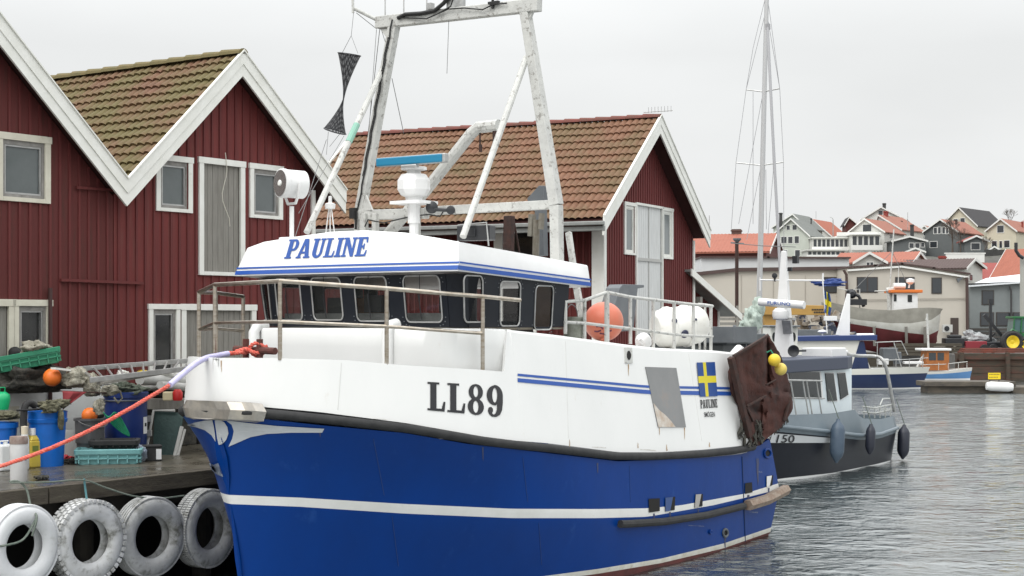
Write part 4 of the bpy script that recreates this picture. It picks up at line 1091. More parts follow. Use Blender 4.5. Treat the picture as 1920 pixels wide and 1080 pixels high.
for (px, py, r, lb) in ((1452,675,.112,'bright yellow round float hung on the rusty trawl door, the upper of two'), (1464,692,.112,'pale yellow round float hung on the rusty trawl door, the lower of two')):
    q2 = door_pt(px, py, .34 if py < 680 else .36); e2 = boatthing('net_float', q2, label=lb, cat='float', group='yellow floats on the trawl door')
    mb = MB(); mb.lathe([(.001,-r)] + [(r*math.sin(math.pi*i/16), -r*math.cos(math.pi*i/16)) for i in range(1,16)] + [(.0, r)], (0,0,0), (0,0,1), 24); mb.build('float_shell', yellowB if py < 680 else mat('pale_yellow_float', (.66,.50,.08), .5, c2=(.6,.47,.12), sc=6), e2, smooth=True)
    mb = MB(); mb.tube([(0,.02,r*.9),(.02,.08,r+.06),(-.02,.14,r+.02)], .014, 5); mb.build('lanyard', mat('green_lanyard', (.02,.20,.12), .8), e2)
# black hourglass day shape (fishing signal) hung from the outrigger
c = P.u(641, 178, UG-.35); e = boatthing('day_shape', c, label='black mesh hourglass day shape hanging from the outrigger at top left of the mast', cat='day shape')
ltp = Vector(P.L(P.u(655, 102, UG-.35))) - P.L(c); wst = Vector(P.L(P.u(644, 186, UG-.35))) - P.L(c); bts = Vector(P.L(P.u(628, 246, UG-.35))) - P.L(c)
meshm = bpy.data.materials.new('black_open_mesh'); meshm.use_nodes = True; t_ = meshm.node_tree; b_ = t_.nodes['Principled BSDF']; b_.inputs['Base Color'].default_value = (.012,.012,.015,1); b_.inputs['Roughness'].default_value = .8
no = t_.nodes.new('ShaderNodeTexWave'); no.inputs['Scale'].default_value = 9; no.inputs['Distortion'].default_value = 2; co = t_.nodes.new('ShaderNodeTexCoord'); t_.links.new(co.outputs['Object'], no.inputs[0])
rp = t_.nodes.new('ShaderNodeMapRange'); rp.inputs[3].default_value = .55; rp.inputs[4].default_value = .95; t_.links.new(no.outputs[1], rp.inputs[0]); t_.links.new(rp.outputs[0], b_.inputs['Alpha'])
mb = MB()
def cone(mb, p, q, r0, r1, n=20, m=10):
    ax_ = (q - p).normalized(); x = ax_.cross(Vector((1,0,0))).normalized(); y = ax_.cross(x); rows = []
    for i in range(m+1):
        t = i/m; r = r1 + (r0-r1)*(1-t)**1.5; c_ = p.lerp(q, t); rows.append([c_ + (x*math.cos(2*math.pi*k/n) + y*math.sin(2*math.pi*k/n))*r for k in range(n+1)])
    mb.grid(rows)
cone(mb, ltp, wst, .195, .012); cone(mb, bts, wst, .195, .012); mb.build('mesh_cones', meshm, e, smooth=True)
mb = MB()
for p, q_ in ((ltp, wst), (bts, wst)):
    ax_ = (q_ - p).normalized(); x = ax_.cross(Vector((1,0,0))).normalized(); y = ax_.cross(x)
    mb.tube([p + (x*math.cos(2*math.pi*k/24) + y*math.sin(2*math.pi*k/24))*.195 for k in range(24)], .009, 5, closed=True)
mb.build('hoop', dark, e)
mb = MB()
tp = P.L(P.u(663, 24, UG-.3)) - P.L(c)
for s in (-.19, .19): mb.tube([ltp + Vector((0, s, 0)), ltp.lerp(tp, .45), tp], .005, 4)
mb.tube([bts + Vector((0,.15,0)), P.L(P.u(612,290,UG-.5)) - P.L(c)], .004, 4); mb.tube([bts + Vector((0,-.17,0)), P.L(P.u(618,275,UG-.5)) - P.L(c)], .004, 4)
mb.each('hanging_line', wire, e)
# mooring line from the bollard out over the bow to the quay beyond the frame
cbw = boat.matrix_basis @ cb_
def bwp(px, py, u): 
    q = P.u(px, py, u); w_ = P.O + D2*q[0] + N2*q[1]; return Vector((w_.x, w_.y, q[2]))
# end of line far left and low, at the quay
pB = bwp(455, 661, .7); pC = bwp(405, 668, .28); pE = W(-60, 893, 19.2); pD = bwp(318, 722, -.9)
pth = [cbw + Vector((.0,0,0)), bwp(462, 660, .8), pB, bwp(425, 663, .5)]
hose = [bwp(428, 663, .5), bwp(405, 667.5, .28), bwp(385, 672, .05), bwp(360, 687, -.3), pD]
main = [pD + (pE - pD)*(i/20) + Vector((0,0,-.12*math.sin(math.pi*i/20))) for i in range(21)]
def twisted(mb, pts, r, lay=.16, strands=3, n=6):
    # laid rope: three strands twisted round the path
    ps = [pts[0]]; 
    dense = []
    for i in range(len(pts)-1):
        L_ = (pts[i+1]-pts[i]).length; k = max(1, int(L_/.03))
        for j in range(k): dense.append(pts[i].lerp(pts[i+1], j/k))
    dense.append(pts[-1]); s = 0
    for st_n in range(strands):
        out = []; s = 0; ref = Vector((0,0,1))
        for i, p in enumerate(dense):
            t = (dense[min(i+1, len(dense)-1)] - dense[max(i-1, 0)]).normalized()
            x = t.cross(ref).normalized(); y = t.cross(x)
            if i: s += (p - dense[i-1]).length
            a = 2*math.pi*(s/lay + st_n/strands); out.append(p + (x*math.cos(a) + y*math.sin(a))*r*.5)
        mb.tube(out, r*.56, n)
ml = MB(); twisted(ml, smoothp(pth[::-1], 4)[::-1], .034, lay=.12); twisted(ml, main, .029, lay=.12)
loop = [cbw + Vector((.07, -.07, 0)) + Vector((.10*math.cos(a), -.03*math.sin(a), .085*math.sin(a))) for a in [2*math.pi*i/14 for i in range(15)]]
twisted(ml, loop, .030); twisted(ml, [cbw + Vector((-.22,-.05,-.03)), cbw + Vector((-.08,-.10,.01)), cbw + Vector((.06,-.12,-.05)), cbw + Vector((.16,-.08,-.03)), cbw + Vector((.19,-.02,.05))], .030)
ro = empty('mooring_line', cbw, 0, label='orange mooring rope with a lavender hose sleeve running from the bow to the left', cat='mooring rope')
for k_, q_ in enumerate(sorted(ml.parts(), key=lambda q: -len(q.vs))):
    o_ = q_.build('rope_strand', ropeO, smooth=True, ang=80); o_.parent = ro; o_.location = -cbw
mb = MB(); mb.tube(smoothp([p for p in hose], 6), .038, 12); ho = mb.build('hose_sleeve', ropeL, smooth=True); ho.parent = ro; ho.location = -cbw
# ================================================================== SHEDS
class GF:                                            # building frame: x along the gable, y back along the ridge, z up
    def __init__(s, O, ex, ey): s.O = Vector((O[0], O[1], 0)); s.ex = Vector((ex[0], ex[1], 0)); s.ey = Vector((ey[0], ey[1], 0))
    def at_y(s, px, py, y):
        a = (px - 960)/F; B = s.O + s.ey*y           # B + x*ex = k*(a,1)
        x = (a*B.y - B.x) / (s.ex.x - a*s.ex.y); k = B.y + x*s.ex.y
        return x, H + (600 - py)/F*k
    def at_x(s, px, py, x):
        a = (px - 960)/F; B = s.O + s.ex*x
        y = (a*B.y - B.x) / (s.ey.x - a*s.ey.y); k = B.y + y*s.ey.y
        return y, H + (600 - py)/F*k
    def loc(s, v): return s.ex*v[0] + s.ey*v[1] + Vector((0, 0, v[2]))
    def rect(s, y, x0, y0, x1, y1):                  # opening from its photo box
        a = s.at_y(x0, (y0+y1)/2, y)[0]; b = s.at_y(x1, (y0+y1)/2, y)[0]; xm = (x0+x1)/2
        return (a, b, s.at_y(xm, y1, y)[1], s.at_y(xm, y0, y)[1])
    def rectx(s, x, x0, y0, x1, y1):
        a = s.at_x(x0, (y0+y1)/2, x)[0]; b = s.at_x(x1, (y0+y1)/2, x)[0]; xm = (x0+x1)/2
        return (min(a, b), max(a, b), s.at_x(xm, y1, x)[1], s.at_x(xm, y0, x)[1])
def board_wall(mb, x0, x1, zb_, top, holes, y, pitch=.21, bw_=.055, bd=.024, swap=False, battens=True, side=-1):
    # wall surface with real openings; battens stand proud; swap=True builds it along y at x=y
    def T(x, z, o): return (y + side*o, x, z) if swap else (x, y + side*o, z)
    xs = sorted(set([x0, x1] + [h[0] for h in holes] + [h[1] for h in holes] + [lerp(x0, x1, i/12) for i in range(13)]))
    xs = [x for x in xs if x0 - 1e-6 <= x <= x1 + 1e-6]
    def strip(a, b, o):
        m = (a+b)/2; cuts = sorted([(h[2], h[3]) for h in holes if h[0] < m < h[1]]); z = zb_
        segs = []
        for c0, c1 in cuts: segs.append((z, c0)); z = c1
        segs.append((z, None))
        return segs
    for a, b in zip(xs, xs[1:]):
        if b - a < 1e-4: continue
        for z0, z1 in strip(a, b, 0):
            za, zb2 = (top(a), top(b)) if z1 is None else (z1, z1)
            if max(za, zb2) <= z0: continue
            f = [T(a, z0, 0), T(b, z0, 0), T(b, zb2, 0), T(a, za, 0)]
            mb.m = 0; mb.add(f, [(0,1,2,3)])
    if battens:
        x = x0 + pitch*.5
        while x < x1 - bw_:
            a, b = x - bw_/2, x + bw_/2
            for z0, z1 in strip(a, b, 0):
                zt_ = min(top(a), top(b)) if z1 is None else z1
                if zt_ - z0 < .05: continue
                mb.m = 1
                p = [T(a, z0, 0), T(b, z0, 0), T(b, zt_, 0), T(a, zt_, 0), T(a+.004, z0, bd), T(b-.004, z0, bd), T(b-.004, zt_, bd), T(a+.004, zt_, bd)]
                mb.add(p, [(4,5,6,7),(0,4,7,3),(5,1,2,6),(0,1,5,4),(7,6,2,3)])
            x += pitch
    mb.m = 0
def tiles(mb, r0, r1, e0, e1, ncol, nrow, amp=.05, step=.045, seed=1, per=6):
    r0, r1, e0, e1 = map(Vector, (r0, r1, e0, e1)); nn = (r1 - r0).cross(e0 - r0).normalized()
    if nn.z < 0: nn = -nn
    rnd = random.Random(seed); cols = ncol*per; jit = [[rnd.uniform(-.006, .006) for _ in range(ncol+1)] for _ in range(nrow+1)]
    rows = []
    for j in range(nrow):
        for (t, h) in ((j/nrow, -.004), ((j+.5)/nrow, step*.5), ((j+1)/nrow, step)):
            row = []
            for i in range(cols + 1):
                s = i/cols; ph = (i % per)/per
                w = abs(math.sin(math.pi*ph))**.75
                tt = t + (jit[j][min(i//per, ncol)]*.35 if h > .02 else 0)
                p = r0.lerp(r1, s).lerp(e0.lerp(e1, s), tt); p = p + nn*(.035*noise.noise(Vector((s*7, tt*3, seed))))
                row.append(p + nn*(amp*w + h + jit[j][min(i//per, ncol)]))
            rows.append(row)
    mb.grid(rows)
def casing(mb, r, y, w=.11, d=.045, sill=True, x=None):
    # white boards round an opening r=(x0,x1,z0,z1): inner size, on wall plane y (swap when x given)
    x0, x1, z0, z1 = r; B = (lambda a, b, c, dd, e, f: mb.box(a, b, c, dd, e, f)) if x is None else (lambda a, b, c, dd, e, f: mb.box(x - (y - c) if False else x - d, x + .01, a, b, e, f))
    B(x0 - w, x0, y - d, y + .01, z0 - w*.6, z1 + w*.001); B(x1, x1 + w, y - d, y + .01, z0 - w*.6, z1)
    B(x0 - w - .02, x1 + w + .02, y - d - .008, y + .01, z1, z1 + w)
    if sill: B(x0 - w - .03, x1 + w + .03, y - d - .03, y + .01, z0 - w*.95, z0 - .001) if False else B(x0, x1, y - d - .004, y + .01, z0 - w*.6, z0)
def window(parent, g, r, y, tm, sash=None, gm=None, w=.11, muntin=0, xf=None, recess=.05):
    xf = xf or g.loc
    mb = MB(); casing(mb, r, y, w); fr = mb.build('window', tm, parent, xf=xf, bevel=.004)
    x0, x1, z0, z1 = r; s = .055; mb = MB(); ys_ = y + recess
    mb.box(x0, x0+s, y - .012, ys_, z0, z1); mb.box(x1-s, x1, y-.012, ys_, z0, z1); mb.box(x0+s, x1-s, y-.012, ys_, z0, z0+s); mb.box(x0+s, x1-s, y-.012, ys_, z1-s*1.4, z1)
    s2 = .03; mb2 = MB(); a0, a1, b0, b1 = x0+s, x1-s, z0+s, z1-s*1.4
    mb2.box(a0, a0+s2, y+.004, ys_, b0, b1); mb2.box(a1-s2, a1, y+.004, ys_, b0, b1); mb2.box(a0+s2, a1-s2, y+.004, ys_, b0, b0+s2); mb2.box(a0+s2, a1-s2, y+.004, ys_, b1-s2, b1)
    for k in range(muntin): xm = lerp(a0, a1, (k+1)/(muntin+1)); mb2.box(xm-.015, xm+.015, y+.006, ys_, b0+s2, b1-s2)
    mb.build('window_frame', sash or sashgrey, fr, xf=xf); mb2.build('sash', aluminium if sash is None else tm, fr, xf=xf)
    mb = MB(); mb.box(a0, a1, ys_ - .012, ys_ - .004, b0, b1); mb.build('pane', gm or shedglass, fr, xf=xf)
    return fr
def door(parent, g, r, y, tm, panel, w=.12, name='loft_door'):
    mb = MB(); casing(mb, r, y, w); fr = mb.build(name, tm, parent, xf=g.loc, bevel=.004)
    x0, x1, z0, z1 = r; mb = MB(); n = max(3, int((x1-x0)/.14)); pw = (x1-x0)/n
    for i in range(n): mb.box(x0 + i*pw + .004, x0 + (i+1)*pw - .004, y + .02, y + .055, z0, z1)
    mb.build('door_planks', panel, fr, xf=g.loc)
    mb = MB(); mb.box(x0, x1, y+.052, y+.07, z0, z1); mb.build('door_backing', void, fr, xf=g.loc)
    return fr
def shed(root, g, ridge, le, re, depth, ov, holes, tileL, tileR_, ridgem, ncol, nrow, wall_x, board=.40, wallmats=None, pitch=.21, base=DECK, bdep=.045, white=trim):
    rx, rz = ridge; T = .14
    def top(x): return (lerp(le[1], rz, (x-le[0])/(rx-le[0])) if x < rx else lerp(rz, re[1], (x-rx)/(re[0]-rx))) - T - .06
    wx0, wx1 = wall_x
    mb = MB(); board_wall(mb, wx0, wx1, base, top, holes, ov, pitch)
    mb.add([(wx0, ov, base), (wx0, depth-ov, base), (wx0, depth-ov, top(wx0)), (wx0, ov, top(wx0))], [(3,2,1,0)])
    mb.add([(wx1, ov, base), (wx1, depth-ov, base), (wx1, depth-ov, top(wx1)), (wx1, ov, top(wx1))], [(0,1,2,3)])
    mb.add([(wx0, depth-ov, base), (wx1, depth-ov, base), (wx1, depth-ov, top(wx1)), (rx, depth-ov, top(rx)), (wx0, depth-ov, top(wx0))], [(0,1,2,3,4)])
    mb.build('wall', wallmats or [redwall, redbatten], root, xf=g.loc)
    # roof deck (soffit) and tiles
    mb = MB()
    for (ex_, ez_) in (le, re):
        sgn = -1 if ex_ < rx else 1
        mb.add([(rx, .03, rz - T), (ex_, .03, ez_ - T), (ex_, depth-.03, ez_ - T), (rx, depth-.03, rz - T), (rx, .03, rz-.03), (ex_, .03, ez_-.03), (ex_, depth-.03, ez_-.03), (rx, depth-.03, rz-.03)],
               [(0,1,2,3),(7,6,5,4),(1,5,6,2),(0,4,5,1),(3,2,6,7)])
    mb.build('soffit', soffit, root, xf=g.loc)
    for (ex_, ez_, m_, sd_) in ((le[0], le[1], tileL, 3), (re[0], re[1], tileR_, 5)):
        mb = MB(); tiles(mb, (rx, .06, rz), (rx, depth-.06, rz), (ex_, .06, ez_), (ex_, depth-.06, ez_), ncol, nrow, seed=sd_); mb.build('tiled_roof', m_, root, xf=g.loc, smooth=True, ang=50)
    mb = MB(); n = int(depth/.5)
    for i in range(n):
        y0 = lerp(.0, depth, i/n); y1 = lerp(0, depth, (i+1)/n) + .04; a = .13
        sec = lambda y, k: [(rx + k*a*math.cos(t), y, rz + k*.11*math.sin(t) + .03) for t in [math.pi*j/6 for j in range(7)]]
        mb.grid([sec(y0, .92), sec(y1, 1.22)]); mb.add(sec(y1, 1.16), [tuple(range(7))]); mb.add(sec(y0, 1.0), [tuple(range(7))])
    mb.build('ridge_tiles', ridgem, root, xf=g.loc)
    # barge boards in two steps on the front and the back gable
    for yy, s in ((0, 1), (depth, -1)):
        mb = MB()
        for (ex_, ez_) in (le, re):
            for (o0, o1, d0) in ((.09, -board*.42, .0), (-board*.42, -board, .02)):
                mb.prism([(rx, yy + s*d0, rz+o0), (ex_, yy + s*d0, ez_+o0), (ex_, yy + s*d0, ez_+o1), (rx, yy + s*d0, rz+o1)], (0, s*bdep, 0))
            k = (ex_-rx); L_ = math.hypot(k, ez_-rz)
            mb.prism([(rx, yy - s*.03, rz+.085), (ex_, yy - s*.03, ez_+.085), (ex_, yy - s*.03, ez_+.115), (rx, yy - s*.03, rz+.115)], (0, s*.07, 0))
        mb.build('barge_board', white, root, xf=g.loc)
ExF = (dx, dy); EyF = (-dy, dx)
g1 = GF((-5.24, 30.0), ExF, EyF)
ov = .42
def hrect(r, w): return r
# ---- second shed (centre left)
e = empty('boathouse', (g1.O.x, g1.O.y, 0), label='red boathouse with grey plank loft door between two upper windows, left of the wheelhouse', cat='boathouse')
wl = g1.rect(ov, 299, 303, 351, 391); wr = g1.rect(ov, 474, 319, 521, 404); ld = g1.rect(ov, 380, 310, 449, 510)
ll = g1.rect(ov, 285, 580, 328, 712); lg = g1.rect(ov, 347, 582, 470, 740)
ll = (ll[0], ll[1], DECK + .55, ll[3]); lg = (lg[0], lg[1], DECK + .15, lg[3])
shed(e, g1, (0, 9.05), (-2.89, 6.33), (3.02, 6.53), 9.5, ov, [wl, wr, ld, ll, lg], tileM, tileM, ridgeM, 46, 14, (-2.86, 2.42))
window(e, g1, wl, ov, trim); window(e, g1, wr, ov, trim); door(e, g1, ld, ov, trim, greywood); window(e, g1, ll, ov, trim, gm=darkroom, w=.10)
door(e, g1, lg, ov, trim, greywood, name='plank_door')
mb = MB(); mb.box(2.36, 2.46, ov-.05, ov+.01, DECK, 6.6); mb.build('corner_board', trim, e, xf=g1.loc)
mb = MB(); a = g1.at_y(110, 525, ov); b = g1.at_y(265, 531, ov); mb.beam((a[0], ov-.05, a[1]), (b[0], ov-.05, b[1]), .05, .05); a = g1.at_y(140, 352, ov); b = g1.at_y(242, 359, ov); mb.beam((a[0], ov-.05, a[1]), (b[0], ov-.05, b[1]), .05, .05); mb.each('wall_rail', redbatten, e, xf=g1.loc)
mb = MB(); mb.tube([(lerp(ld[0], ld[1], .55 + .12*math.sin(i*.9)*(i/9)), ov-.06 - .02*math.sin(i), lerp(ld[3]+.25, ld[2]+.9, i/9)) for i in range(10)], .008, 5); mb.build('hoisting_cord', mat('pale_cord', (.6,.58,.5), .8), e, xf=g1.loc)
# ---- first shed (far left)
e = empty('boathouse', (g1.O.x, g1.O.y, 0), label='red boathouse with cream window casings, cut off by the left edge of the photo', cat='boathouse')
w1 = g1.rect(ov, 3, 265, 82, 371); w2 = g1.rect(ov, 33, 574, 85, 705); w3 = g1.rect(ov, -60, 574, 14, 720)
w2 = (w2[0], w2[1], DECK + .55, w2[3]); w3 = (w3[0], w3[1], DECK + .15, w3[3])
shed(e, g1, (-6.0, 9.235), (-9.1, 6.33), (-2.89, 6.33), 9.5, ov, [w1, w2, w3], tileM, tileM, ridgeM, 34, 10, (-9.0, -2.88), wallmats=[mat('old_falu_red_boards', (.105,.018,.017), .85, c2=(.088,.019,.016), sc=1.8, amt=.9, stretch=(6,6,.7), c3=(.055,.022,.015), sc3=1.3, lo3=.52, hi3=.8, bump=.3, bsc=12), redbatten])
window(e, g1, w1, ov, cream, w=.12); window(e, g1, w2, ov, cream, gm=darkroom, w=.11, recess=.08); door(e, g1, w3, ov, cream, greywood, name='plank_door')
mb = MB(); a = g1.at_y(93, 540, ov-.06); b = g1.at_y(93, 720, ov-.06); mb.tube([(a[0], ov-.08, a[1]), (b[0], ov-.08, DECK)], .035, 8); mb.build('wall_pipe', mat('dark_red_pipe', (.05,.02,.018), .6), e, xf=g1.loc, smooth=True)
# ---- third shed (centre right)
g3 = GF((4.374, 45.0), (.469, .883), (-.9, .435))
e = empty('boathouse', (g3.O.x, g3.O.y, 0), label='red boathouse with long tiled roof and white double loft door, behind the mast', cat='boathouse')
ov3 = .55
pl_ = g3.rect(ov3, 1172, 386, 1188, 474); pr_ = g3.rect(ov3, 1243, 396, 1258, 482); dd = g3.rect(ov3, 1193, 388, 1240, 580)
dd = (dd[0], dd[1], DECK + .1, dd[3])
wx1 = g3.at_y(1300, 450, ov3)[0]; wx0 = g3.at_y(1131, 450, ov3)[0]
shed(e, g3, (0, 9.79), (-4.01, 6.61), (4.1, 6.61), 10.6, ov3, [pl_, pr_, dd], tileR, tileR, ridgeR, 54, 13, (wx0, wx1), board=.44, pitch=.17)
window(e, g3, pl_, ov3, trim, sash=trim, w=.10, recess=.03, gm=mat('pale_pane', (.20,.22,.22), .15)); window(e, g3, pr_, ov3, trim, sash=trim, w=.10, recess=.03, gm=MATS['pale_pane'])
d3 = door(e, g3, dd, ov3, trim, plankwhite, w=.07)
mb = MB(); zm = g3.at_y(1215, 487, ov3)[1]; mb.box(dd[0], dd[1], ov3 - .02, ov3 + .03, zm-.05, zm + .04); xm = (dd[0]+dd[1])/2
mb.box(xm-.02, xm+.02, ov3-.0, ov3+.03, zm+.04, dd[3]); mb.box(xm-.02, xm+.02, ov3-.0, ov3+.03, dd[2], zm-.05)
mb.build('door_rails', mat('grey_joint_boards', (.42,.42,.40), .7), d3, xf=g3.loc)
mb = MB(); mb.box(wx1-.10, wx1+.03, ov3-.05, ov3+.08, DECK, 6.4); mb.box(wx0-.03, wx0+.12, ov3-.05, ov3+.01, DECK, 6.6); mb.box(wx0-.06, wx0-.005, ov3-.05, ov3+.32, DECK, 6.5); mb.each('corner_board', trim, e, xf=g3.loc)
# long side wall details and the gutter
mb = MB(); board_wall(mb, ov3+.3, 10.0, DECK, lambda x: 6.4, [], wx0, .2, swap=True, side=-1); mb.build('side_wall', [redwall, redbatten], e, xf=g3.loc)
mb = MB()
for (x0, x1, m_) in ((944, 1000, 0),):
    y0, y1, z0, z1 = g3.rectx(wx0-.04, x0, 425, x1, 600); mb.box(wx0 - .05, wx0 - .03, y0, y1, DECK, z1)
mb.build('side_door', darkroom, e, xf=g3.loc)
mb = MB()
for (x0, x1) in ((927, 943), (1001, 1006)):
    y0, y1, z0, z1 = g3.rectx(wx0-.05, x0, 422, x1, 600); mb.box(wx0 - .09, wx0 - .025, y0, y1, DECK, z1)
mb.each('door_casing', trim, e, xf=g3.loc)
mb = MB(); mb.beam((-4.07, -.02, 6.50), (-4.07, 10.5, 6.50), .12, .11, up=(0,0,1)); mb.beam((-3.98, .0, 6.36), (-3.98, 10.5, 6.36), .10, .14); mb.build('gutter', gutter, e, xf=g3.loc, bevel=.02)
mb = MB()
for i in range(8): mb.tube([(0 - .12 + .0*i, -.05 + i*.10 - .3, 9.95), (-.12, -.05 + i*.10 - .3, 10.12)], .008, 4)
mb.tube([(-.12,-.4,9.98),(-.12,.5,9.98)], .012, 4); mb.build('bird_spikes', aluminium, e, xf=g3.loc)
# ---- lean-to at its right
g4 = GF((g3.O.x, g3.O.y), (.469, .883), (-.9, .435))
e = empty('lean_to_shed', (g3.O.x, g3.O.y, 0), label='low dark red lean-to with sloping white edge board, right of the red boathouse', cat='shed')
a = g4.at_y(1298, 505, .3); b = g4.at_y(1392, 590, .3)
mb = MB(); mb.prism([(a[0], .3, a[1]+.02), (b[0], .3, b[1]+.02), (b[0], .3, b[1]-.20), (a[0], .3, a[1]-.20)], (0, .05, 0)); mb.build('barge_board', trim, e, xf=g4.loc)
mb = MB(); mb.prism([(a[0], .33, a[1]), (b[0], .33, b[1]), (b[0], .33, b[1]-.07), (a[0], .33, a[1]-.07)], (0, 6, 0)); mb.build('roof', gutter, e, xf=g4.loc)
c_ = g4.at_y(1346, 600, .9)[0]
mb = MB(); board_wall(mb, a[0], c_, DECK, lambda x: lerp(a[1], b[1], (x-a[0])/(b[0]-a[0])) - .1, [], .9, .17); mb.add([(c_, .9, DECK), (c_, 6, DECK), (c_, 6, b[1]), (c_, .9, lerp(a[1], b[1], (c_-a[0])/(b[0]-a[0]))-.1)], [(0,1,2,3)]); mb.build('wall', [redwall, redbatten], e, xf=g4.loc)
mb = MB(); mb.box(c_-.12, c_+.03, .84, .89, DECK, lerp(a[1], b[1], (c_-a[0])/(b[0]-a[0])) - .12); mb.build('corner_board', trim, e, xf=g4.loc)
mb = MB(); p_ = g4.at_y(1311, 580, .5); mb.cbox((p_[0], .5, p_[1] - .4), (.2, .15, 1.6)); mb.build('wooden_post', greywood, e, xf=g4.loc)
# ================================================================== THINGS ON AND ALONG THE QUAY
def c_of(px, py_base, z=DECK): 
    Z = (H - z) * F / (py_base - 600); return W(px, py_base, Z)
def thing(name, px, pyb, label, cat, rz=ANG, z=DECK, **k):
    p = c_of(px, pyb, z); return empty(name, (p.x, p.y, z), rz, label=label, cat=cat, **k), p.y / F      # metres per photo pixel
def sph(mb, c, r, n=20, sz=1.0):
    mb.lathe([(.0001,-r*sz)] + [(r*math.sin(math.pi*i/14), -r*sz*math.cos(math.pi*i/14)) for i in range(1,14)] + [(0.0, r*sz)], c, n=n)
def lump(mb, c, s, seed, amp=.25, n=26, fr=1.6):
    c = Vector(c); vs = []; rows = []
    for i in range(n+1):
        a = math.pi*i/n; row = []
        for k in range(n*2+1):
            b = 2*math.pi*(k % (n*2))/(n*2); d_ = Vector((math.sin(a)*math.cos(b), math.sin(a)*math.sin(b), math.cos(a)))
            f = 1 + amp*noise.noise(d_*fr + Vector((seed*3.7, 0, 0))) + amp*.5*noise.noise(d_*fr*3 + Vector((0, seed*2.1, 0))) + amp*.3*noise.noise(d_*fr*8)
            row.append(c + Vector((d_.x*s[0]*f, d_.y*s[1]*f, max(d_.z*s[2]*f, -s[2]*.9))))
        rows.append(row)
    mb.grid(rows)
# ---- tyres hung on the quay face
def tyre(px, py, label, r, lug, m_, rz=0.0, tilt=0.0):
    Qf = Frame(0, QV + .30); q = Qf.v(px, py, 0); w_ = Qf.O + D2*q[0]
    e = empty('fender_tyre', (w_.x, w_.y, q[2]), ANG + rz, label=label, cat='tyre', group='white painted tyres along the quay')
    w = .15; ri = r*.55
    prof = [(ri, -w*.55), (ri+.02, -w*.8), (lerp(ri, r, .35), -w*1.02), (lerp(ri, r, .7), -w), (r*.965, -w*.85), (r, -w*.62)]
    pr2 = prof + [(r*1.003, -w*.2), (r*1.003, w*.2)] + [(a, -b) for a, b in prof[::-1]] + [(ri+.03, w*.4), (r*.93, w*.3), (r*.93, -w*.3), (ri+.03, -w*.4), (ri, -w*.55)]
    mb = MB(); mb.lathe(pr2[:], (0,0,0), (0, 1, tilt), 64, cap=False)
    mb.fs = [f for f in mb.fs if len(f) == 4]; mb.ms = [0]*len(mb.fs)
    mb.build('tyre_body', m_, e, smooth=True, ang=50)
    mb = MB(); q_ = Vector((0, 1, tilt)).normalized().to_track_quat('Z', 'Y').to_matrix()
    if lug == 'block':
        for row, (off, n_) in enumerate(((-.12, 42), (-.045, 42), (.04, 42), (.12, 42))):
            for k in range(n_):
                a = 2*math.pi*(k + (row % 2)*.5)/n_; c_ = Vector(((r + .008)*math.cos(a), (r+.008)*math.sin(a), off)); M = q_ @ Matrix.Rotation(a, 3, 'Z')
                vs = [q_ @ c_ + M @ Vector((x*.024, y*.030, z*.026)) for z in (-1,1) for y in (-1,1) for x in (-1,1)]
                mb.add(vs, [(0,2,3,1),(4,5,7,6),(0,1,5,4),(2,6,7,3),(0,4,6,2),(1,3,7,5)])
    elif lug == 'rib':
        for off in (-.105, -.055, 0, .055, .105): mb.tube([q_ @ Vector(((r+.004)*math.cos(a), (r+.004)*math.sin(a), off)) for a in [2*math.pi*k/64 for k in range(64)]], .021, 5, closed=True)
    else:
        for k in range(90):
            a = 2*math.pi*k/90; M = q_ @ Matrix.Rotation(a, 3, 'Z')
            for off in (-.09, 0.0, .09):
                vs = [q_ @ Vector(((r+.003)*math.cos(a), (r+.003)*math.sin(a), off)) + M @ Vector((x*.016, y*.014, z*.038)) for z in (-1,1) for y in (-1,1) for x in (-1,1)]
                mb.add(vs, [(0,2,3,1),(4,5,7,6),(0,1,5,4),(2,6,7,3),(0,4,6,2),(1,3,7,5)])
    mb.build('tread', m_, e)
    return e
tyre(38, 1024, 'smooth bright white tyre at the left edge with a dark rope across its hole', .545, 'rib', mat('bright_painted_tyre', (.70,.71,.72), .55, c2=(.60,.61,.61), sc=3, c3=(.4,.4,.37), sc3=3, lo3=.6, hi3=.85, bump=.15), rz=.02)
tyre(162, 1014, 'white tyre with coarse blocky tread, second from the left on the quay', .555, 'block', tyrewhite, rz=-.04)
tyre(279, 1006, 'dirty white tyre with ribbed tread, between the blocky tyre and the bow tyre', .565, 'rib', tyregrey, rz=-.05)
tyre(385, 990, 'greyish worn tyre partly hidden behind the bow of the blue boat', .58, 'fine', tyregrey, rz=.10)
def qf(px, py, o=.16):
    Qf = Frame(0, QV + o); q = Qf.v(px, py, 0); w_ = Qf.O + D2*q[0]; return Vector((w_.x, w_.y, q[2]))
def rope(name, pts, r, m_, label, n=5, cat='rope'):
    mb = MB(); o0 = pts[0]; mb.tube(smoothp([p - o0 for p in pts], 5), r, n); o = mb.build(name, m_, smooth=True, label=label, cat=cat); o.location = o0; return o
rope('tyre_rope', [qf(60,1005,.5), qf(69,970,.5), qf(58,950,.3), qf(50,918,.2), qf(35,903,.18), qf(18,903,.18)], .016, ropeG, 'grey-green rope looped over the quay edge down to the leftmost tyre')
rope('tyre_rope', [qf(-20,1026,.5), qf(12,1022,.5), qf(45,1010,.5), qf(68,972,.48)], .016, ropeG, 'dark rope lying across the hole of the leftmost tyre')
rope('quay_line', [qf(20,905,.2), qf(90,904,.2), qf(155,900,.22), qf(200,915,.25), qf(250,930,.3), qf(300,934,.3), qf(345,929,.3)], .013, ropeG, 'thin grey line running along the quay edge above the tyres')
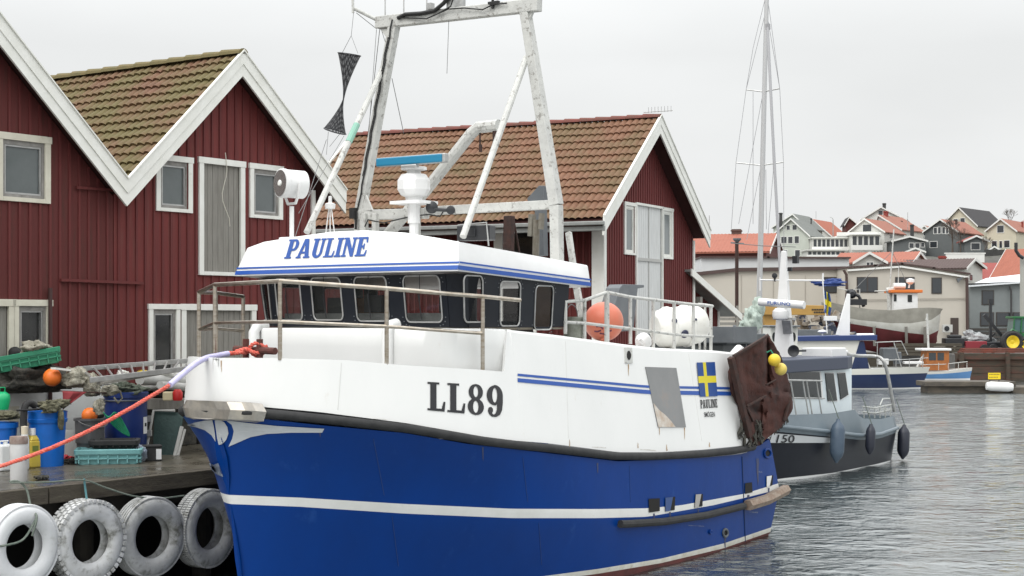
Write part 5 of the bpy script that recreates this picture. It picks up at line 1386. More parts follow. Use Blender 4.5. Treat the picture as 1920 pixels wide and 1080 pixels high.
rope('tyre_rope', [qf(158,898,.22), qf(160,915,.22), qf(163,938,.3)], .016, mat('teal_rope', (.08,.20,.22), .8), 'short teal knotted rope hanging from the quay edge to the blocky tyre')
# ---- big white tub with nets, crate and float on it
e, k = thing('fish_tub', 60, 846, 'long white insulated fish tub heaped with nets at the left, behind the blue bin', 'fish tub')
L_ = 2.35; 
mb = MB(); 
def rr2(hx, hy, r, z, n=5): return [(sx_*(hx-r) + r*math.cos(a), sy_*(hy-r) + r*math.sin(a), z) for sx_, sy_, a0 in ((1,1,0),(-1,1,90),(-1,-1,180),(1,-1,270)) for a in [R(a0 + 90*i/n) for i in range(n+1)]]
def tub(mb, hx, hy, h, r, t=.05, z0=0, taper=.04):
    secs = [rr2(hx-taper, hy-taper, r, z0), rr2(hx, hy, r, z0+h-.08), rr2(hx+.025, hy+.025, r, z0+h-.075), rr2(hx+.03, hy+.03, r, z0+h-.01), rr2(hx+.02, hy+.02, r, z0+h), rr2(hx-t, hy-t, r*.8, z0+h), rr2(hx-t-taper, hy-t-taper, r*.8, z0+.06)]
    mb.grid([s + [s[0]] for s in secs]); mb.add(secs[0], [tuple(range(len(secs[0])))[::-1]]); mb.add(secs[-1], [tuple(range(len(secs[-1])))])
tub(mb, 1.75, .45, 1.22, .22); mb.build('tub_body', mat('scuffed_white_plastic', (.74,.75,.74), .5, c2=(.66,.67,.65), sc=2, c3=(.30,.29,.25), sc3=3.5, lo3=.62, hi3=.8), e, smooth=True, ang=40)
tubz = DECK + 1.27
def onz(px, py, Z): return W(px, py, Z)
def loose(name, p, label, cat, rz=ANG, **k): return empty(name, (p.x, p.y, p.z), rz, label=label, cat=cat, **k)
def one(name, label, cat, p, fn, m_, rz=ANG, smooth=True, group=None, ang=40, bevel=0):
    mb = MB(); fn(mb); o = mb.build(name, m_, smooth=smooth, label=label, cat=cat, ang=ang, bevel=bevel)
    o.location = p; o.rotation_euler = (0, 0, rz)
    if group: o['group'] = group
    return o
Zt = 25.6
one('net_pile', 'dark tangled net heaped on the white tub under the green crate', 'fishing net', W(52, 716, Zt+.2), lambda m: (lump(m, (0,0,.05), (.62,.4,.26), 2, .5), lump(m, (.45,0,0), (.35,.3,.16), 9, .5)), netD, ang=180)
one('net_pile', 'pale olive net bundle at the right end of the white tub beside the orange float', 'fishing net', W(150, 716, Zt+.1), lambda m: (lump(m, (-.05,0,.06), (.26,.22,.17), 5, .55), lump(m, (.08,-.2,-.08), (.14,.14,.18), 15, .4), lump(m, (.22,0,.02), (.14,.2,.12), 7, .5)), netL, ang=180)
one('net_pile', 'small pale net bundle lying on top of the green crate', 'fishing net', W(66, 656, Zt), lambda m: lump(m, (0,0,.0), (.24,.2,.13), 25, .5), netL, ang=180)
one('net_float', 'round orange float lying on the white tub below the green crate', 'float', W(98, 712, Zt-.15), lambda m: sph(m, (0,0,.04), .150), orangeB, ang=180)
e2 = loose('fish_crate', W(54, 690, Zt+.05), 'green plastic crate tilted on top of the dark nets on the white tub', 'crate', rz=ANG-.45)
e2.rotation_euler = (R(-4), R(-10), ANG - .55)
greenc = plastic('green_crate_plastic', (.03,.24,.13)); 
def crate(parent, hx, hy, h, m_, name='crate_body', slots=True):
    mb = MB(); tub(mb, hx, hy, h, .05, .025, taper=.035)
    for z in (h*.35, h*.62): mb.box(-hx-.012, hx+.012, -hy-.012, -hy+.02, z, z+.02); mb.box(-hx-.012, -hx+.02, -hy, hy, z, z+.02); mb.box(hx-.02, hx+.012, -hy, hy, z, z+.02)
    for i in range(7): x = lerp(-hx+.05, hx-.05, i/6); mb.box(x-.01, x+.01, -hy-.012, -hy+.02, .02, h-.03)
    for i in range(4): x = lerp(-hy+.05, hy-.05, i/3); mb.box(hx-.02, hx+.012, x-.01, x+.01, .02, h-.03); mb.box(-hx-.012, -hx+.02, x-.01, x+.01, .02, h-.03)
    return mb.build(name, m_, parent, smooth=True, ang=30)
crate(e2, .50, .30, .26, greenc)
one('plank', 'white painted plank sticking out to the right below the green crate', 'plank', W(128, 694, Zt-.1), lambda m: m.cbox((0,0,0), (.62,.12,.035), ry=.12), trim, smooth=False)
one('net_cork', 'black round buoy beside the net on the green crate at the left edge', 'float', W(28, 662, Zt+.3), lambda m: sph(m, (0,0,0), .11), rubber, ang=180)
one('fish_basket', 'bright green plastic basket hanging at the left end of the white tub', 'basket', W(4, 768, Zt-.6), lambda m: (m.lathe([(.10,0),(.13,.16),(.12,.24),(.06,.29),(.04,.29),(.10,.22),(.09,.02)], n=20), m.tube([(-.05,0,.28),(-.05,0,.36),(.05,0,.36),(.05,0,.28)], .012, 6)), mat('bright_green_plastic', (.01,.42,.16), .4), ang=50)
# ---- blue bin with net over it
binblue = plastic('bright_blue_plastic', (.006,.13,.52), .35)
e, k = thing('blue_bin', 89, 873, 'bright blue round plastic bin with net over its rim, behind the yellow canister', 'bin')
mb = MB(); h = .86; r = .285
mb.lathe([(r*.86,0),(r*.99,h*.8),(r*1.05,h*.8),(r*1.08,h*.86),(r*1.04,h*.87),(r*1.06,h*.97),(r*1.09,h),(r*1.02,h),(r*.95,h*.9),(r*.8,.05),(0,.05)], n=36); mb.build('bin_body', binblue, e, smooth=True, ang=35)
one('draped_net', 'brown-green net draped over the rim of the blue bin', 'fishing net', W(92, 762, (H-DECK)*F/273-.1), lambda m: (lump(m, (.10,0,.03), (.22,.18,.07), 31, .6), lump(m, (-.12,-.18,-.02), (.15,.10,.08), 33, .6), lump(m, (.02,-.26,-.20), (.045,.04,.18), 35, .5)), netG, ang=180)
one('hose_coil', 'black rubber hose hanging over the left side of the blue bin', 'hose', W(50, 768, (H-DECK)*F/277), lambda m: (m.tube(smoothp([Vector(v) for v in ((.16,0,.05),(.05,0,.10),(-.04,0,.02),(-.06,0,-.3),(-.03,0,-.6))]), .055, 10), m.tube([(-.22,-.05,.0),(.6,-.05,.0)], .018, 6)), rubber, ang=80)
e, k = thing('blue_bin', 2, 876, 'second blue bin, low and half cut off by the left edge behind the white canister', 'bin')
mb = MB(); mb.lathe([(.20,0),(.24,.62),(.26,.62),(.26,.70),(.23,.70),(.19,.05),(0,.05)], n=30); mb.build('bin_body', binblue, e, smooth=True, ang=35)
one('draped_net', 'dark net scraps lying on the low blue bin at the left edge', 'fishing net', W(10, 780, (H-DECK)*F/276), lambda m: lump(m, (0,0,0), (.25,.16,.07), 41, .6), netG, ang=180)
e, k = thing('jerry_can', 10, 882, 'white square plastic canister standing at the left edge in front of the low blue bin', 'canister')
mb = MB(); mb.box(-.16,.14,-.12,.12,0,.40); mb.build('can_body', mat('milky_plastic', (.66,.67,.66), .4, c2=(.58,.60,.6), sc=3), e, bevel=.03)
mb = MB(); mb.lathe([(.035,.40),(.035,.43),(0,.44)], n=12); mb.tube([(-.1,0,.40),(-.1,0,.45),(.05,0,.45)], .014, 6); mb.build('cap_and_handle', MATS['milky_plastic'], e, smooth=True)
e, k = thing('pail', 35, 903, 'tall white plastic pail with a brown lid nearest the quay edge', 'pail')
mb = MB(); mb.lathe([(.105,0),(.118,.03),(.122,.50),(.122,.56),(.0,.56)], n=28); mb.build('pail_body', mat('grubby_white_pail', (.62,.62,.62), .45, c2=(.52,.52,.51), sc=3), e, smooth=True, ang=40)
mb = MB(); mb.lathe([(.127,.54),(.130,.60),(.12,.645),(0,.65)], n=28); mb.build('lid', mat('brown_lid', (.17,.10,.08), .6, c2=(.3,.25,.22), sc=8), e, smooth=True, ang=40)
mb = MB()
for i, (a, z, w, hh) in enumerate(((-1.9,.36,.5,.004),(-1.9,.33,.4,.004),(-1.45,.36,.35,.012),(-1.45,.30,.3,.03))):
    mb.grid([[(.1235*math.cos(a + w*t), .1235*math.sin(a + w*t), z + s) for t in (0,.33,.66,1)] for s in (0, hh)])
mb.build('faded_print', mat('faded_grey_print', (.30,.29,.31), .6), e)
e, k = thing('jerry_can', 61, 876, 'yellow plastic canister with a white cap between the pail and the blue bin', 'canister')
mb = MB(); mb.box(-.10,.10,-.09,.09,0,.42); mb.prism([(-.10,-.09,.42),(.10,-.09,.42),(.05,-.05,.50),(-.05,-.05,.50)], (0,.18,0)); yl = mb.build('can_body', mat('yellow_canister', (.66,.50,.07), .4, c2=(.55,.42,.08), sc=4, c3=(.2,.2,.02), sc3=7, lo3=.62, hi3=.75), e, bevel=.02)
mb = MB(); mb.lathe([(.05,.50),(.05,.60),(.045,.61),(0,.61)], n=16); mb.build('cap', whitec, e, smooth=True)
mb = MB(); mb.box(-.07,.04,-.094,-.0905,.26,.34); mb.build('label_print', mat('green_print', (.18,.22,.04), .6), e)
e, k = thing('bottle', 46, 880, 'white-capped bottle standing behind the pail beside the yellow canister', 'bottle')
mb = MB(); mb.lathe([(.06,0),(.07,.02),(.07,.46),(.05,.54),(.045,.56)], n=18); mb.build('bottle_body', MATS['milky_plastic'], e, smooth=True)
mb = MB(); mb.lathe([(.052,.54),(.055,.66),(0,.67)], n=16); mb.build('cap', mat('cream_cap', (.62,.55,.42), .5), e, smooth=True)
# white panel and grey bucket
one('board', 'small white panel leaning between the blue bin and the turquoise crate', 'board', c_of(128, 862) , lambda m: m.cbox((0,0,.24), (.22,.04,.50), rx=-.1), trim, smooth=False)
e, k = thing('bucket', 168, 864, 'large grey bucket holding an orange float, in front of the dark blue barrel', 'bucket')
mb = MB(); mb.lathe([(.18,0),(.21,.30),(.225,.30),(.225,.33),(.235,.66),(.255,.66),(.255,.70),(.225,.70),(.21,.62),(.17,.03),(0,.03)], n=30); mb.build('bucket_body', mat('dark_grey_plastic', (.085,.088,.09), .5, c2=(.12,.12,.12), sc=4), e, smooth=True, ang=40)
mb = MB(); mb.tube([(.27*math.cos(a), -.06 - .2*math.sin(a), .66 - .1*math.sin(a)) for a in [math.pi*i/10 for i in range(11)]], .01, 6); mb.build('handle', wire, e)
one('net_float', 'small orange float sitting in the grey bucket', 'float', c_of(168, 864) + Vector((0,0,.74)), lambda m: sph(m, (0,0,0), .13), orangeB, ang=180)
one('net_float', 'black ring-eyed float behind the orange one in the grey bucket', 'float', c_of(180, 864) + Vector((.0,.1,.76)), lambda m: sph(m, (0,0,0), .11), rubber, ang=180)
# dark blue barrel
bardark = plastic('navy_blue_barrel', (.008,.030,.165), .35)
e, k = thing('barrel', 236, 857, 'large dark navy blue barrel with a white paper label near the boathouse wall', 'barrel')
mb = MB(); h = 1.10; mb.lathe([(.30,0),(.335,.05),(.35,h*.5),(.35,h-.1),(.37,h-.09),(.37,h-.01),(.35,h),(.32,h),(.31,h*.8),(.28,.06),(0,.06)], n=36); mb.build('barrel_body', bardark, e, smooth=True, ang=35)
mb = MB(); mb.tube([(.372*math.cos(a), .372*math.sin(a), h-.14) for a in [2*math.pi*i/40 for i in range(40)]], .012, 6, closed=True); mb.build('hoop', greysteel, e)
mb = MB(); a0 = -1.35; mb.grid([[(.355*math.cos(a0 + .42*t), .355*math.sin(a0 + .42*t), z) for t in (0,.33,.66,1)] for z in (.40,.68)]); lb3 = mb.build('paper_label', mat('paper_white', (.66,.67,.68), .7), e)
mb = MB(); mb.grid([[(.357*math.cos(a0 + .1 + .2*t), .357*math.sin(a0 + .1 + .2*t), z) for t in (0,.5,1)] for z in (.52,.58)]); mb.build('label_mark', rubber, lb3)
one('net_pile', 'dark green and grey net piled on top of the navy barrel', 'fishing net', c_of(236, 857) + Vector((0,0,1.10)), lambda m: (lump(m, (0,0,0), (.32,.28,.13), 51, .6), lump(m, (-.1,-.1,.06), (.2,.2,.1), 53, .6)), mat('green_grey_net', (.05,.07,.05), .95, c2=(.13,.14,.11), sc=20, bump=1.0, bsc=40), ang=180)
# red flag on a stick, laid on the tub
Zf = Zt - 1.15
e = loose('marker_flag', W(112, 733, Zf), 'small red triangular marker flag on a dark stick hanging against the white tub', 'flag', rz=0)
f0 = W(112,733,Zf)
mb = MB(); mb.tube([W(112,733,Zf)-f0, W(200,737,Zf+.2)-f0], .012, 6); mb.build('flag_stick', rustdark, e)
mb = MB(); rows = []
A_, B_, C_ = W(117,733,Zf)-f0, W(162,735,Zf)-f0, W(118,768,Zf)-f0
for i in range(9):
    t = i/8; rows.append([(A_.lerp(C_, t)).lerp(B_.lerp(C_, t), s/6) + Vector((0, .02*math.sin(s*1.4 + t*3), 0)) for s in range(7)])
mb.grid(rows); mb.build('flag_cloth', mat('dull_red_cloth', (.22,.03,.035), .85), e, smooth=True, solid=.004)
one('net_pile', 'pale net and white scraps hanging at the right corner of the white tub', 'fishing net', W(206, 733, Zt-.6), lambda m: (lump(m, (0,0,0), (.17,.12,.08), 61, .6), lump(m, (-.3,-.1,-.25), (.09,.08,.13), 63, .6), m.tube([(.12,-.1,0),(.17,-.1,-.12),(.08,-.1,-.2),(0,-.1,-.1)], .015, 6)), netL, ang=180)
# turquoise crate with black crate on top, green hose bundle, red glove and rope heap
turq = mat('pale_turquoise_plastic', (.19,.42,.42), .45, c2=(.15,.35,.36), sc=3, c3=(.12,.2,.2), sc3=4, lo3=.65, hi3=.85)
e, k = thing('fish_crate', 205, 868, 'pale turquoise plastic fish crate flat on the wet quay', 'crate', rz=.18)
crate(e, .50, .27, .24, turq)
p = c_of(212, 868) + Vector((0,.1,.245)); e = loose('fish_crate', p, 'black plastic crate stacked on the turquoise fish crate', 'crate', rz=.15); crate(e, .36, .24, .13, rubber)
one('hose_coil', 'bright green net sleeve bundle leaning on the black crate in front of the navy barrel', 'net', W(218, 800, 24.75), lambda m: [m.tube(smoothp([Vector(v) for v in ((-.26+.012*i,.0,.24-.016*i),(-.10,-.01*i,.06+.022*i),(.10,-.0,-.09+.026*i),(.27,0,-.17+.004*i))]), .011, 5) for i in range(9)], mat('bright_green_net', (.01,.30,.14), .6, c2=(.01,.18,.09), sc=12), ang=60)
one('rope_heap', 'heap of dark rope on the quay between the blue bin and the turquoise crate', 'rope', c_of(146, 867), lambda m: [m.tube([(.28*math.cos(a*1.0 + i)*(.6+.4*math.sin(a*2+i)), .14*math.sin(a + i*2), .03 + .02*math.sin(a*3+i)) for a in [2*math.pi*j/18 for j in range(19)]], .018, 5) for i in range(6)], netD, ang=60)
one('work_glove', 'crumpled red rubber glove on the dark rope heap', 'glove', c_of(122, 864) + Vector((0,-.05,.05)), lambda m: (lump(m, (0,0,0), (.09,.07,.05), 71, .4), [m.tube([(.05, -.04+.025*i, .0),(.12,-.05+.03*i,.015),(.16,-.05+.03*i,-.01)], .013, 6) for i in range(4)]), mat('red_rubber', (.48,.03,.04), .5), ang=180)
one('rope_heap', 'small dark rope tangle on the quay edge near the white pail', 'rope', c_of(78, 899), lambda m: [m.tube([(.16*math.cos(a+i)*(.6+.3*math.sin(a*2+i)), .10*math.sin(a*1.3+i), .03+.015*math.sin(a*4)) for a in [2*math.pi*j/16 for j in range(17)]], .012, 5) for i in range(6)], netD, ang=60)
# black box, dark green framed panel, poles
e, k = thing('battery_box', 284, 864, 'black box with a white label standing right of the turquoise crate', 'box', rz=.35)
mb = MB(); mb.box(-.15,.15,-.12,.12,0,.23); mb.box(-.16,.16,-.13,.13,.23,.26); mb.build('box_body', rubber, e, bevel=.012)
mb = MB(); mb.box(.06,.145,-.1245,-.1205,.03,.2); mb.build('box_label', MATS['paper_white'], e)
one('plastic_sack', 'clear blue-grey plastic sack beside the black box', 'sack', c_of(262, 866), lambda m: lump(m, (0,0,.12), (.11,.1,.14), 81, .4), mat('translucent_sack', (.14,.18,.26), .25, c2=(.30,.34,.38), sc=9), ang=180)
Zg = 26.2
e = loose('trap_panel', W(307, 858, Zg), 'dark green netted panel in a pale metal frame leaning behind the bow rope', 'panel', rz=0)
o_ = W(307,858,Zg)
mb = MB(); mb.prism([W(286,855,Zg)-o_, W(333,853,Zg)-o_, W(344,775,Zg+.3)-o_, W(290,770,Zg+.3)-o_], (0,.05,0)); mb.build('net_panel', mat('dark_green_tarp', (.012,.035,.032), .7, c2=(.02,.05,.045), sc=12, bump=.4), e)
mb = MB(); q = [W(276,835,Zg-.05)-o_, W(288,770,Zg+.25)-o_, W(328,770,Zg+.25)-o_]; mb.tube(q, .025, 6); mb.tube([W(327,858,Zg-.1)-o_, W(341,800,Zg+.1)-o_], .035, 6); mb.tube([W(333,857,Zg-.1)-o_, W(347,805,Zg+.1)-o_], .022, 6)
for y_ in (785, 812): mb.cbox(W(280.5,y_,Zg)-o_, (.07,.07,.1))
mb.build('panel_frame', mat('pale_frame', (.42,.42,.40), .6), e)
# dark stack of boxes and gear in the gloom between barrel and boat
one('crate_stack', 'dark boxes stacked behind the green panel beside the navy barrel', 'box', c_of(330, 838), lambda m: (m.box(-.9,-.2,0,.5,0,.75), m.box(-.15,.6,.1,.6,0,.95), m.box(-.75,0,.05,.5,.75,1.05), m.box(.65,1.5,.1,.7,0,.8)), netD, smooth=False, bevel=.02)
one('net_pile', 'black net heaped under the ladder right of the navy barrel', 'fishing net', c_of(305, 840) + Vector((0,-.1,1.0)), lambda m: (lump(m, (-.1,0,0), (.45,.3,.16), 91, .6), lump(m, (.5,0,-.1), (.4,.3,.2), 93, .6)), netD, ang=180)
e = loose('small_container', W(322, 741, 26), 'small cream and red container among the dark gear below the ladder', 'container', rz=0)
mb = MB(); mb.box(-.14,.03,-.08,.08,-.09,.06); mb.build('container_body', mat('cream_container', (.55,.48,.30), .5), e, bevel=.02); mb = MB(); mb.lathe([(.07,-.09),(.085,-.06),(.085,.05),(.05,.1),(0,.1)], (.10,0,0), n=14); mb.build('red_cap', mat('red_container_cap', (.55,.02,.02), .4), e, smooth=True)
# pipes on trestles, ladder
Zp = 26.6
e = loose('pipe_stack', W(310, 719, Zp), 'pale grey pipes lying on trestles below the ladder beside the bow', 'pipes', rz=0)
o_ = W(310,719,Zp)
mb = MB()
for (a, b, r) in (((262,712,Zp-.4),(345,715,Zp+.9),.09),((300,722,Zp-.3),(352,726,Zp+.6),.07),((255,728,Zp+.2),(345,727,Zp+1.2),.05)): mb.tube([W(*a)-o_, W(*b)-o_], r, 12)
mb.build('pipes', mat('pale_grey_pipe', (.46,.46,.44), .6, c2=(.36,.36,.34), sc=5), e, smooth=True)
mb = MB(); mb.box(-1.2,1.4,.1,.6,-.45,-.28); 
for x in (-1.1, 1.2): mb.box(x-.06,x+.06,.15,.5,-1.35 + .05,-.45)
mb.build('trestle', greywood, e)
one('yellow_float', 'small yellow float lying under the ladder against the boathouse wall', 'float', W(268, 700, 27.0), lambda m: sph(m, (0,0,-.04), .14, sz=.75), yellowB, ang=180)
for px, lb in ((232, 'small white scrap bag under the middle of the ladder'), (312, 'white plastic bundle under the right part of the ladder')): one('plastic_bundle', lb, 'bundle', W(px, 700, 27.0), lambda m: lump(m, (0,0,-.03), (.10 if px < 300 else .3,.1,.08), px, .5), trim, ang=180)
e = loose('ladder', W(250, 695, 25.5), 'long aluminium ladder lying slanted over the gear against the red wall', 'ladder', rz=0)
o_ = W(250,695,25.5)
La, Lb_ = W(142,692,26.2)-o_, W(370,675,27.6)-o_; Ma, Mb_ = W(168,713,24.4)-o_, W(352,691,25.6)-o_
for a, b in ((La, Lb_), (Ma, Mb_)):
    mb = MB(); mb.beam(a, b, .035, .085); mb.build('side_rail', aluminium, e, bevel=.006)
for i in range(10):
    t = (i+.4)/10; mb = MB(); mb.tube([La.lerp(Lb_, t), Ma.lerp(Mb_, t)], .018, 8); mb.build('rung', aluminium, e, smooth=True)
one('plank', 'grey plank lying under the near rail of the ladder', 'plank', W(265, 700, 25.2), lambda m: m.cbox((0,0,-.05), (1.7,.16,.04), rz=.0, ry=-.10), greywood, smooth=False)
# ================================================================== SECOND BOAT (dark hull) ASTERN
HW = H - WZ
B2 = Frame(33.2, -18.25)
def b2(px, py, v): return B2.L(B2.v(px, py, v))
def b2u(px, py, u): return B2.L(B2.u(px, py, u))
boat2 = B2.root('workboat', label='dark hulled workboat with pale blue cabin and fenders, moored astern of the blue boat', cat='workboat')
hd = mat('blue_black_hull', (.007,.009,.015), .4, c2=(.011,.013,.02), sc=2, spec=.3)
h2g = mat('slate_blue_topside', (.155,.19,.215), .4, c2=(.13,.165,.19), sc=2)
cab = mat('pale_blue_cabin', (.68,.75,.77), .45, c2=(.62,.69,.72), sc=2)
slate = mat('slate_visor', (.045,.055,.085), .55)
U2 = 9.5
def pl2(V, u0): 
    def f(u):
        s = min(max((u-u0)/4.0, 0), 1); v = V*(1-(1-s)**2)**.6
        if u > U2-1.6: v *= math.sqrt(max(0, 1 - ((u-(U2-1.6))/1.6)**2*.35))
        return v
    return f
def z2(name, u, v, pix):
    k = (B2.O + D2*u + N2*v).y; px, _ = B2.pix(u, v, 1); return H + (600 - pix(px))/F*k
c_sheer = poly_y([(1380,765),(1454,779),(1560,775),(1608,767),(1612,784),(1650,786),(1683,778)])
c_top = poly_y([(1300,770),(1454,800),(1559,811),(1613,818),(1650,815),(1683,803)])
c_b0 = poly_y([(1300,786),(1454,809),(1559,819),(1613,825),(1650,822),(1683,810)])
c_bt = poly_y([(1300,925),(1467,897),(1560,887),(1640,871),(1690,858)])
c_bb = poly_y([(1300,935),(1467,904.5),(1560,894),(1640,878),(1692,865)])
def row2(u, sg):
    r = []
    for V, u0, c in ((1.1, .9, None), (1.80, .6, c_bb), (1.82, .6, c_bt), (1.98, .15, c_b0), (2.02, .1, c_top), (1.93, .05, c_sheer)):
        f = pl2(V, u0); uu = max(u, u0); v = f(uu); z = -.7 if c is None else z2('', uu, v, c)
        r.append(Vector((uu, -sg*v, z)))
    return r
mb = MB(); ends = []
for sg in (1, -1):
    us = [U2*(i/40)**1.4 for i in range(41)]; rows = [row2(u, sg) for u in us]; ends.append(rows[-1])
    for k, mi in ((0,0),(1,1),(2,0),(3,2),(4,2)):
        mb.m = mi; mb.grid([[r[k], r[k+1]] for r in rows], flip=sg > 0)
mb.m = 2
for k, mi in ((0,0),(1,1),(2,0),(3,2),(4,2)):
    mb.m = mi; mb.add([ends[0][k], ends[0][k+1], ends[1][k+1], ends[1][k]], [(0,1,2,3)])
hull2 = mb; mb.build('hull', [hd, whitec, h2g], boat2, smooth=True, ang=30)
f2 = lambda V, u0: pl2(V, u0)
mb = MB(); ps = []
for i in range(30):
    u = lerp(.4, U2, i/29); v = pl2(2.02, .1)(u); ps.append(Vector((u, -v-.02, z2('', u, v, c_top)+.02)))
mb.tube(ps, .05, 8); mb.build('rub_strake', h2g, boat2, smooth=True)
mb = MB(); mb.grid([[Vector((u, s*pl2(1.9,.1)(u), .95)) for s in (-1,0,1)] for u in [.3,1,2,4,6,8,9.4]]); mb.build('deck', greysteel, boat2)
def side2(px, py, off=.02):
    v = 1.95
    for _ in range(8):
        u, _v, z = B2.v(px, py, v+off); zt_ = z2('', u, 2.0, c_b0); zb2 = z2('', u, 1.82, c_bt); t = (z-zb2)/(zt_-zb2)
        v = lerp(pl2(1.82,.6)(max(u,.6)), pl2(1.98,.15)(max(u,.15)), t)
    return (u, v+off, z)
side2 = caster(B2, [hull2], side2)
def qm2(q, off):
    (x0,y0),(x1,y1),(x2,y2),(x3,y3) = q
    def f(s, t):
        x = lerp(lerp(x0,x1,s), lerp(x3,x2,s), t); y = lerp(lerp(y0,y1,s), lerp(y3,y2,s), t); return B2.L(side2(x,y,off))
    return f
mb = MB(); f = qm2([(1405,830),(1558,830),(1558,821),(1405,808)], .02); rect(mb, f, 0, 1, 0, 1, 10); mb.build('name_panel', mat('pale_name_panel', (.50,.52,.53), .5), boat2)
mb = MB(); bfont(mb, '150', qm2([(1453,829),(1487,829),(1489,815),(1457,814)], .04)); mb.build('number_lettering', letter, boat2)
# cabin
vP, vS = 1.35, -1.25
def cabw(px, py): return b2(px, py, vP)
uc0 = B2.v(1400, 720, vP)[0]; uc1 = B2.v(1600, 720, vP)[0]
zc0 = .95; zct = B2.v(1560, 693, vP)[2]
# port wall of the cabin lies aft of a slanting corner
mb = MB()
pc = [(uc0, -vP), (uc1-.1, -vP), (uc1, -vP+.3), (uc1, -vS), (uc0, -vS)]
mb.prism([Vector((x, y, zc0)) for x, y in pc], (0,0,zct-zc0)); mb.build('cabin', cab, boat2, bevel=.02)
def quad2(name, pxs, m_, par=boat2, v=vP+.012, th=.02):
    mb = MB(); mb.prism([b2(x, y, v) for x, y in pxs], (0, th, 0)); return mb.build(name, m_, par)
for pts in ([(1479,697),(1537,698),(1541,747),(1486,746)], [(1548,700),(1563,700),(1570,751),(1553,752)], [(1571,700),(1585,699),(1591,740),(1577,749)]):
    cx = sum(p[0] for p in pts)/4; cy = sum(p[1] for p in pts)/4
    fr = quad2('window', [(cx+(x-cx)*1.10, cy+(y-cy)*1.06) for x, y in pts], whitec); quad2('pane', pts, glass, fr, vP+.03)
mb = MB(); ov2 = .22
lo_ = [b2(1440,692,vP+ov2), b2(1545,692,vP+ov2), b2(1609,687,vP-.1)]; 
mb.prism([Vector((uc0-.5, -vP-ov2, zct-.0)), Vector((uc1-.9, -vP-ov2, zct)), Vector((uc1+.18, -vP+.1, zct)), Vector((uc1+.18, -vS+.1, zct)), Vector((uc0-.5, -vS+.2, zct))], (0,0,.34)); mb.build('visor', slate, boat2, bevel=.03)
mb = MB(); c = b2(1545, 662, .6); mb.cbox(c, (1.0, .9, .30)); mb.cbox(c + Vector((.8,-.1,-.04)), (.4,.4,.22)); mb.build('roof_box', whitec, boat2, bevel=.03)
# mast with cross arm, radar bar and dome
c = b2(1470, 668, .2); u_m = c.x
mb = MB(); base = Vector((c.x, c.y, zct+.3)); top = b2u(1481, 470, u_m); top.y = c.y
mb.beam(base, Vector((c.x, c.y, top.z)), .52, .30, up=(1,0,0), w2=.14); mst = mb.build('mast', whitec, boat2, bevel=.02)
mb = MB(); a = b2u(1424, 525, u_m); b = b2u(1545, 526, u_m); mb.tube([a, b], .022, 8); mb.tube([b2u(1425,520,u_m), b2u(1425,545,u_m)], .02, 6); mb.tube([b2u(1543,512,u_m), b2u(1543,532,u_m)], .025, 8); mb.build('cross_arm', whitec, boat2)
mb = MB(); a = b2u(1405, 459, u_m); b = b2u(1492, 463, u_m); mb.tube([b2u(1372,456,u_m), b2u(1430,461,u_m), b], .012, 6); mb.build('upper_arm', wire, boat2)
mb = MB(); a = b2u(1424, 566, u_m-.5); b = b2u(1508, 572, u_m-.5); mb.tube([a, b], .105, 12); rb_o = mb.build('radar_scanner', whitec, boat2, smooth=True)
mb = MB(); d_ = (b-a).normalized(); up_ = Vector((0,0,1)); 
def ff(s, t):
    p = a.lerp(b, lerp(.23, .74, s)); return p + up_*lerp(-.045, .045, t) + Vector((-.112, .01, 0))
bfont(mb, 'FURUNO', ff); mb.build('maker_lettering', letterblue, rb_o)
mb = MB(); c_ = b2u(1464, 592, u_m-.5); mb.lathe([(.10,-.12),(.2,-.08),(.23,.0),(.22,.12),(.15,.2),(0,.22)], c_, n=20); mb.build('radar_dome', whitec, boat2, smooth=True)
mb = MB(); mb.beam(b2u(1452,597,u_m-.4), b2u(1490,598,u_m-.4), .2, .06); mb.beam(b2u(1475,600,u_m-.2), b2u(1478,625,u_m-.1), .25, .1); mb.build('radar_bracket', aluminium, boat2)
mb = MB(); c_ = b2u(1453, 517, u_m); mb.lathe([(.04,-.06),(.07,0),(.075,.06),(.0,.07)], c_, axis=(-1,-.3,0), n=14); mb.tube([c_, c_ + Vector((0,0,-.16))], .03, 6); mb.cbox(b2u(1492,487,u_m), (.14,.14,.2)); mb.cbox(b2u(1481,505,u_m-.15), (.06,.12,.1)); mb.each('deck_light', dark, boat2)
mb = MB(); c_ = b2u(1486, 658, u_m-.6); mb.lathe([(.03,-.12),(.06,.0),(.155,.05),(.16,.08),(.09,.05),(0,.0)], c_, axis=(-.7,-.7,.0), n=20); mb.tube([c_ + Vector((.1,-.0,0)), c_ + Vector((.5,-.15,0))], .03, 6); mb.build('horn', dark, boat2, smooth=True)
# rails
mb = MB(); 
pa = [b2(1588,664,.9), b2(1609,667,.9), b2(1640,668,1.2), b2(1655,675,1.5), b2(1664,700,1.6), b2(1677,772,1.65)]
mb.tube(smoothp(pa), .05, 10); mb.build('pipe_arch', aluminium, boat2, smooth=True)
mb = MB(); mb.tube([b2(1440,712,1.75), b2(1541,714,1.75)], .025, 6); mb.tube([b2(1440,745,1.75), b2(1546,747,1.75)], .02, 6)
for px in (1482, 1505, 1512, 1530): mb.tube([b2(px,712,1.75), b2(px+11,778,1.8)], .02, 6)
mb.build('side_rail', aluminium, boat2, smooth=True)
mb = MB()
for yy in (763, 773): mb.tube([b2(1617,yy-1,1.7), b2(1640,yy+2,1.7), b2(1674,yy-5,1.6)], .022, 6)
for px in (1620,1630,1640,1650,1660,1670): mb.tube([b2(px,762-(px-1620)*.05,1.68), b2(px,784,1.68)], .018, 6)
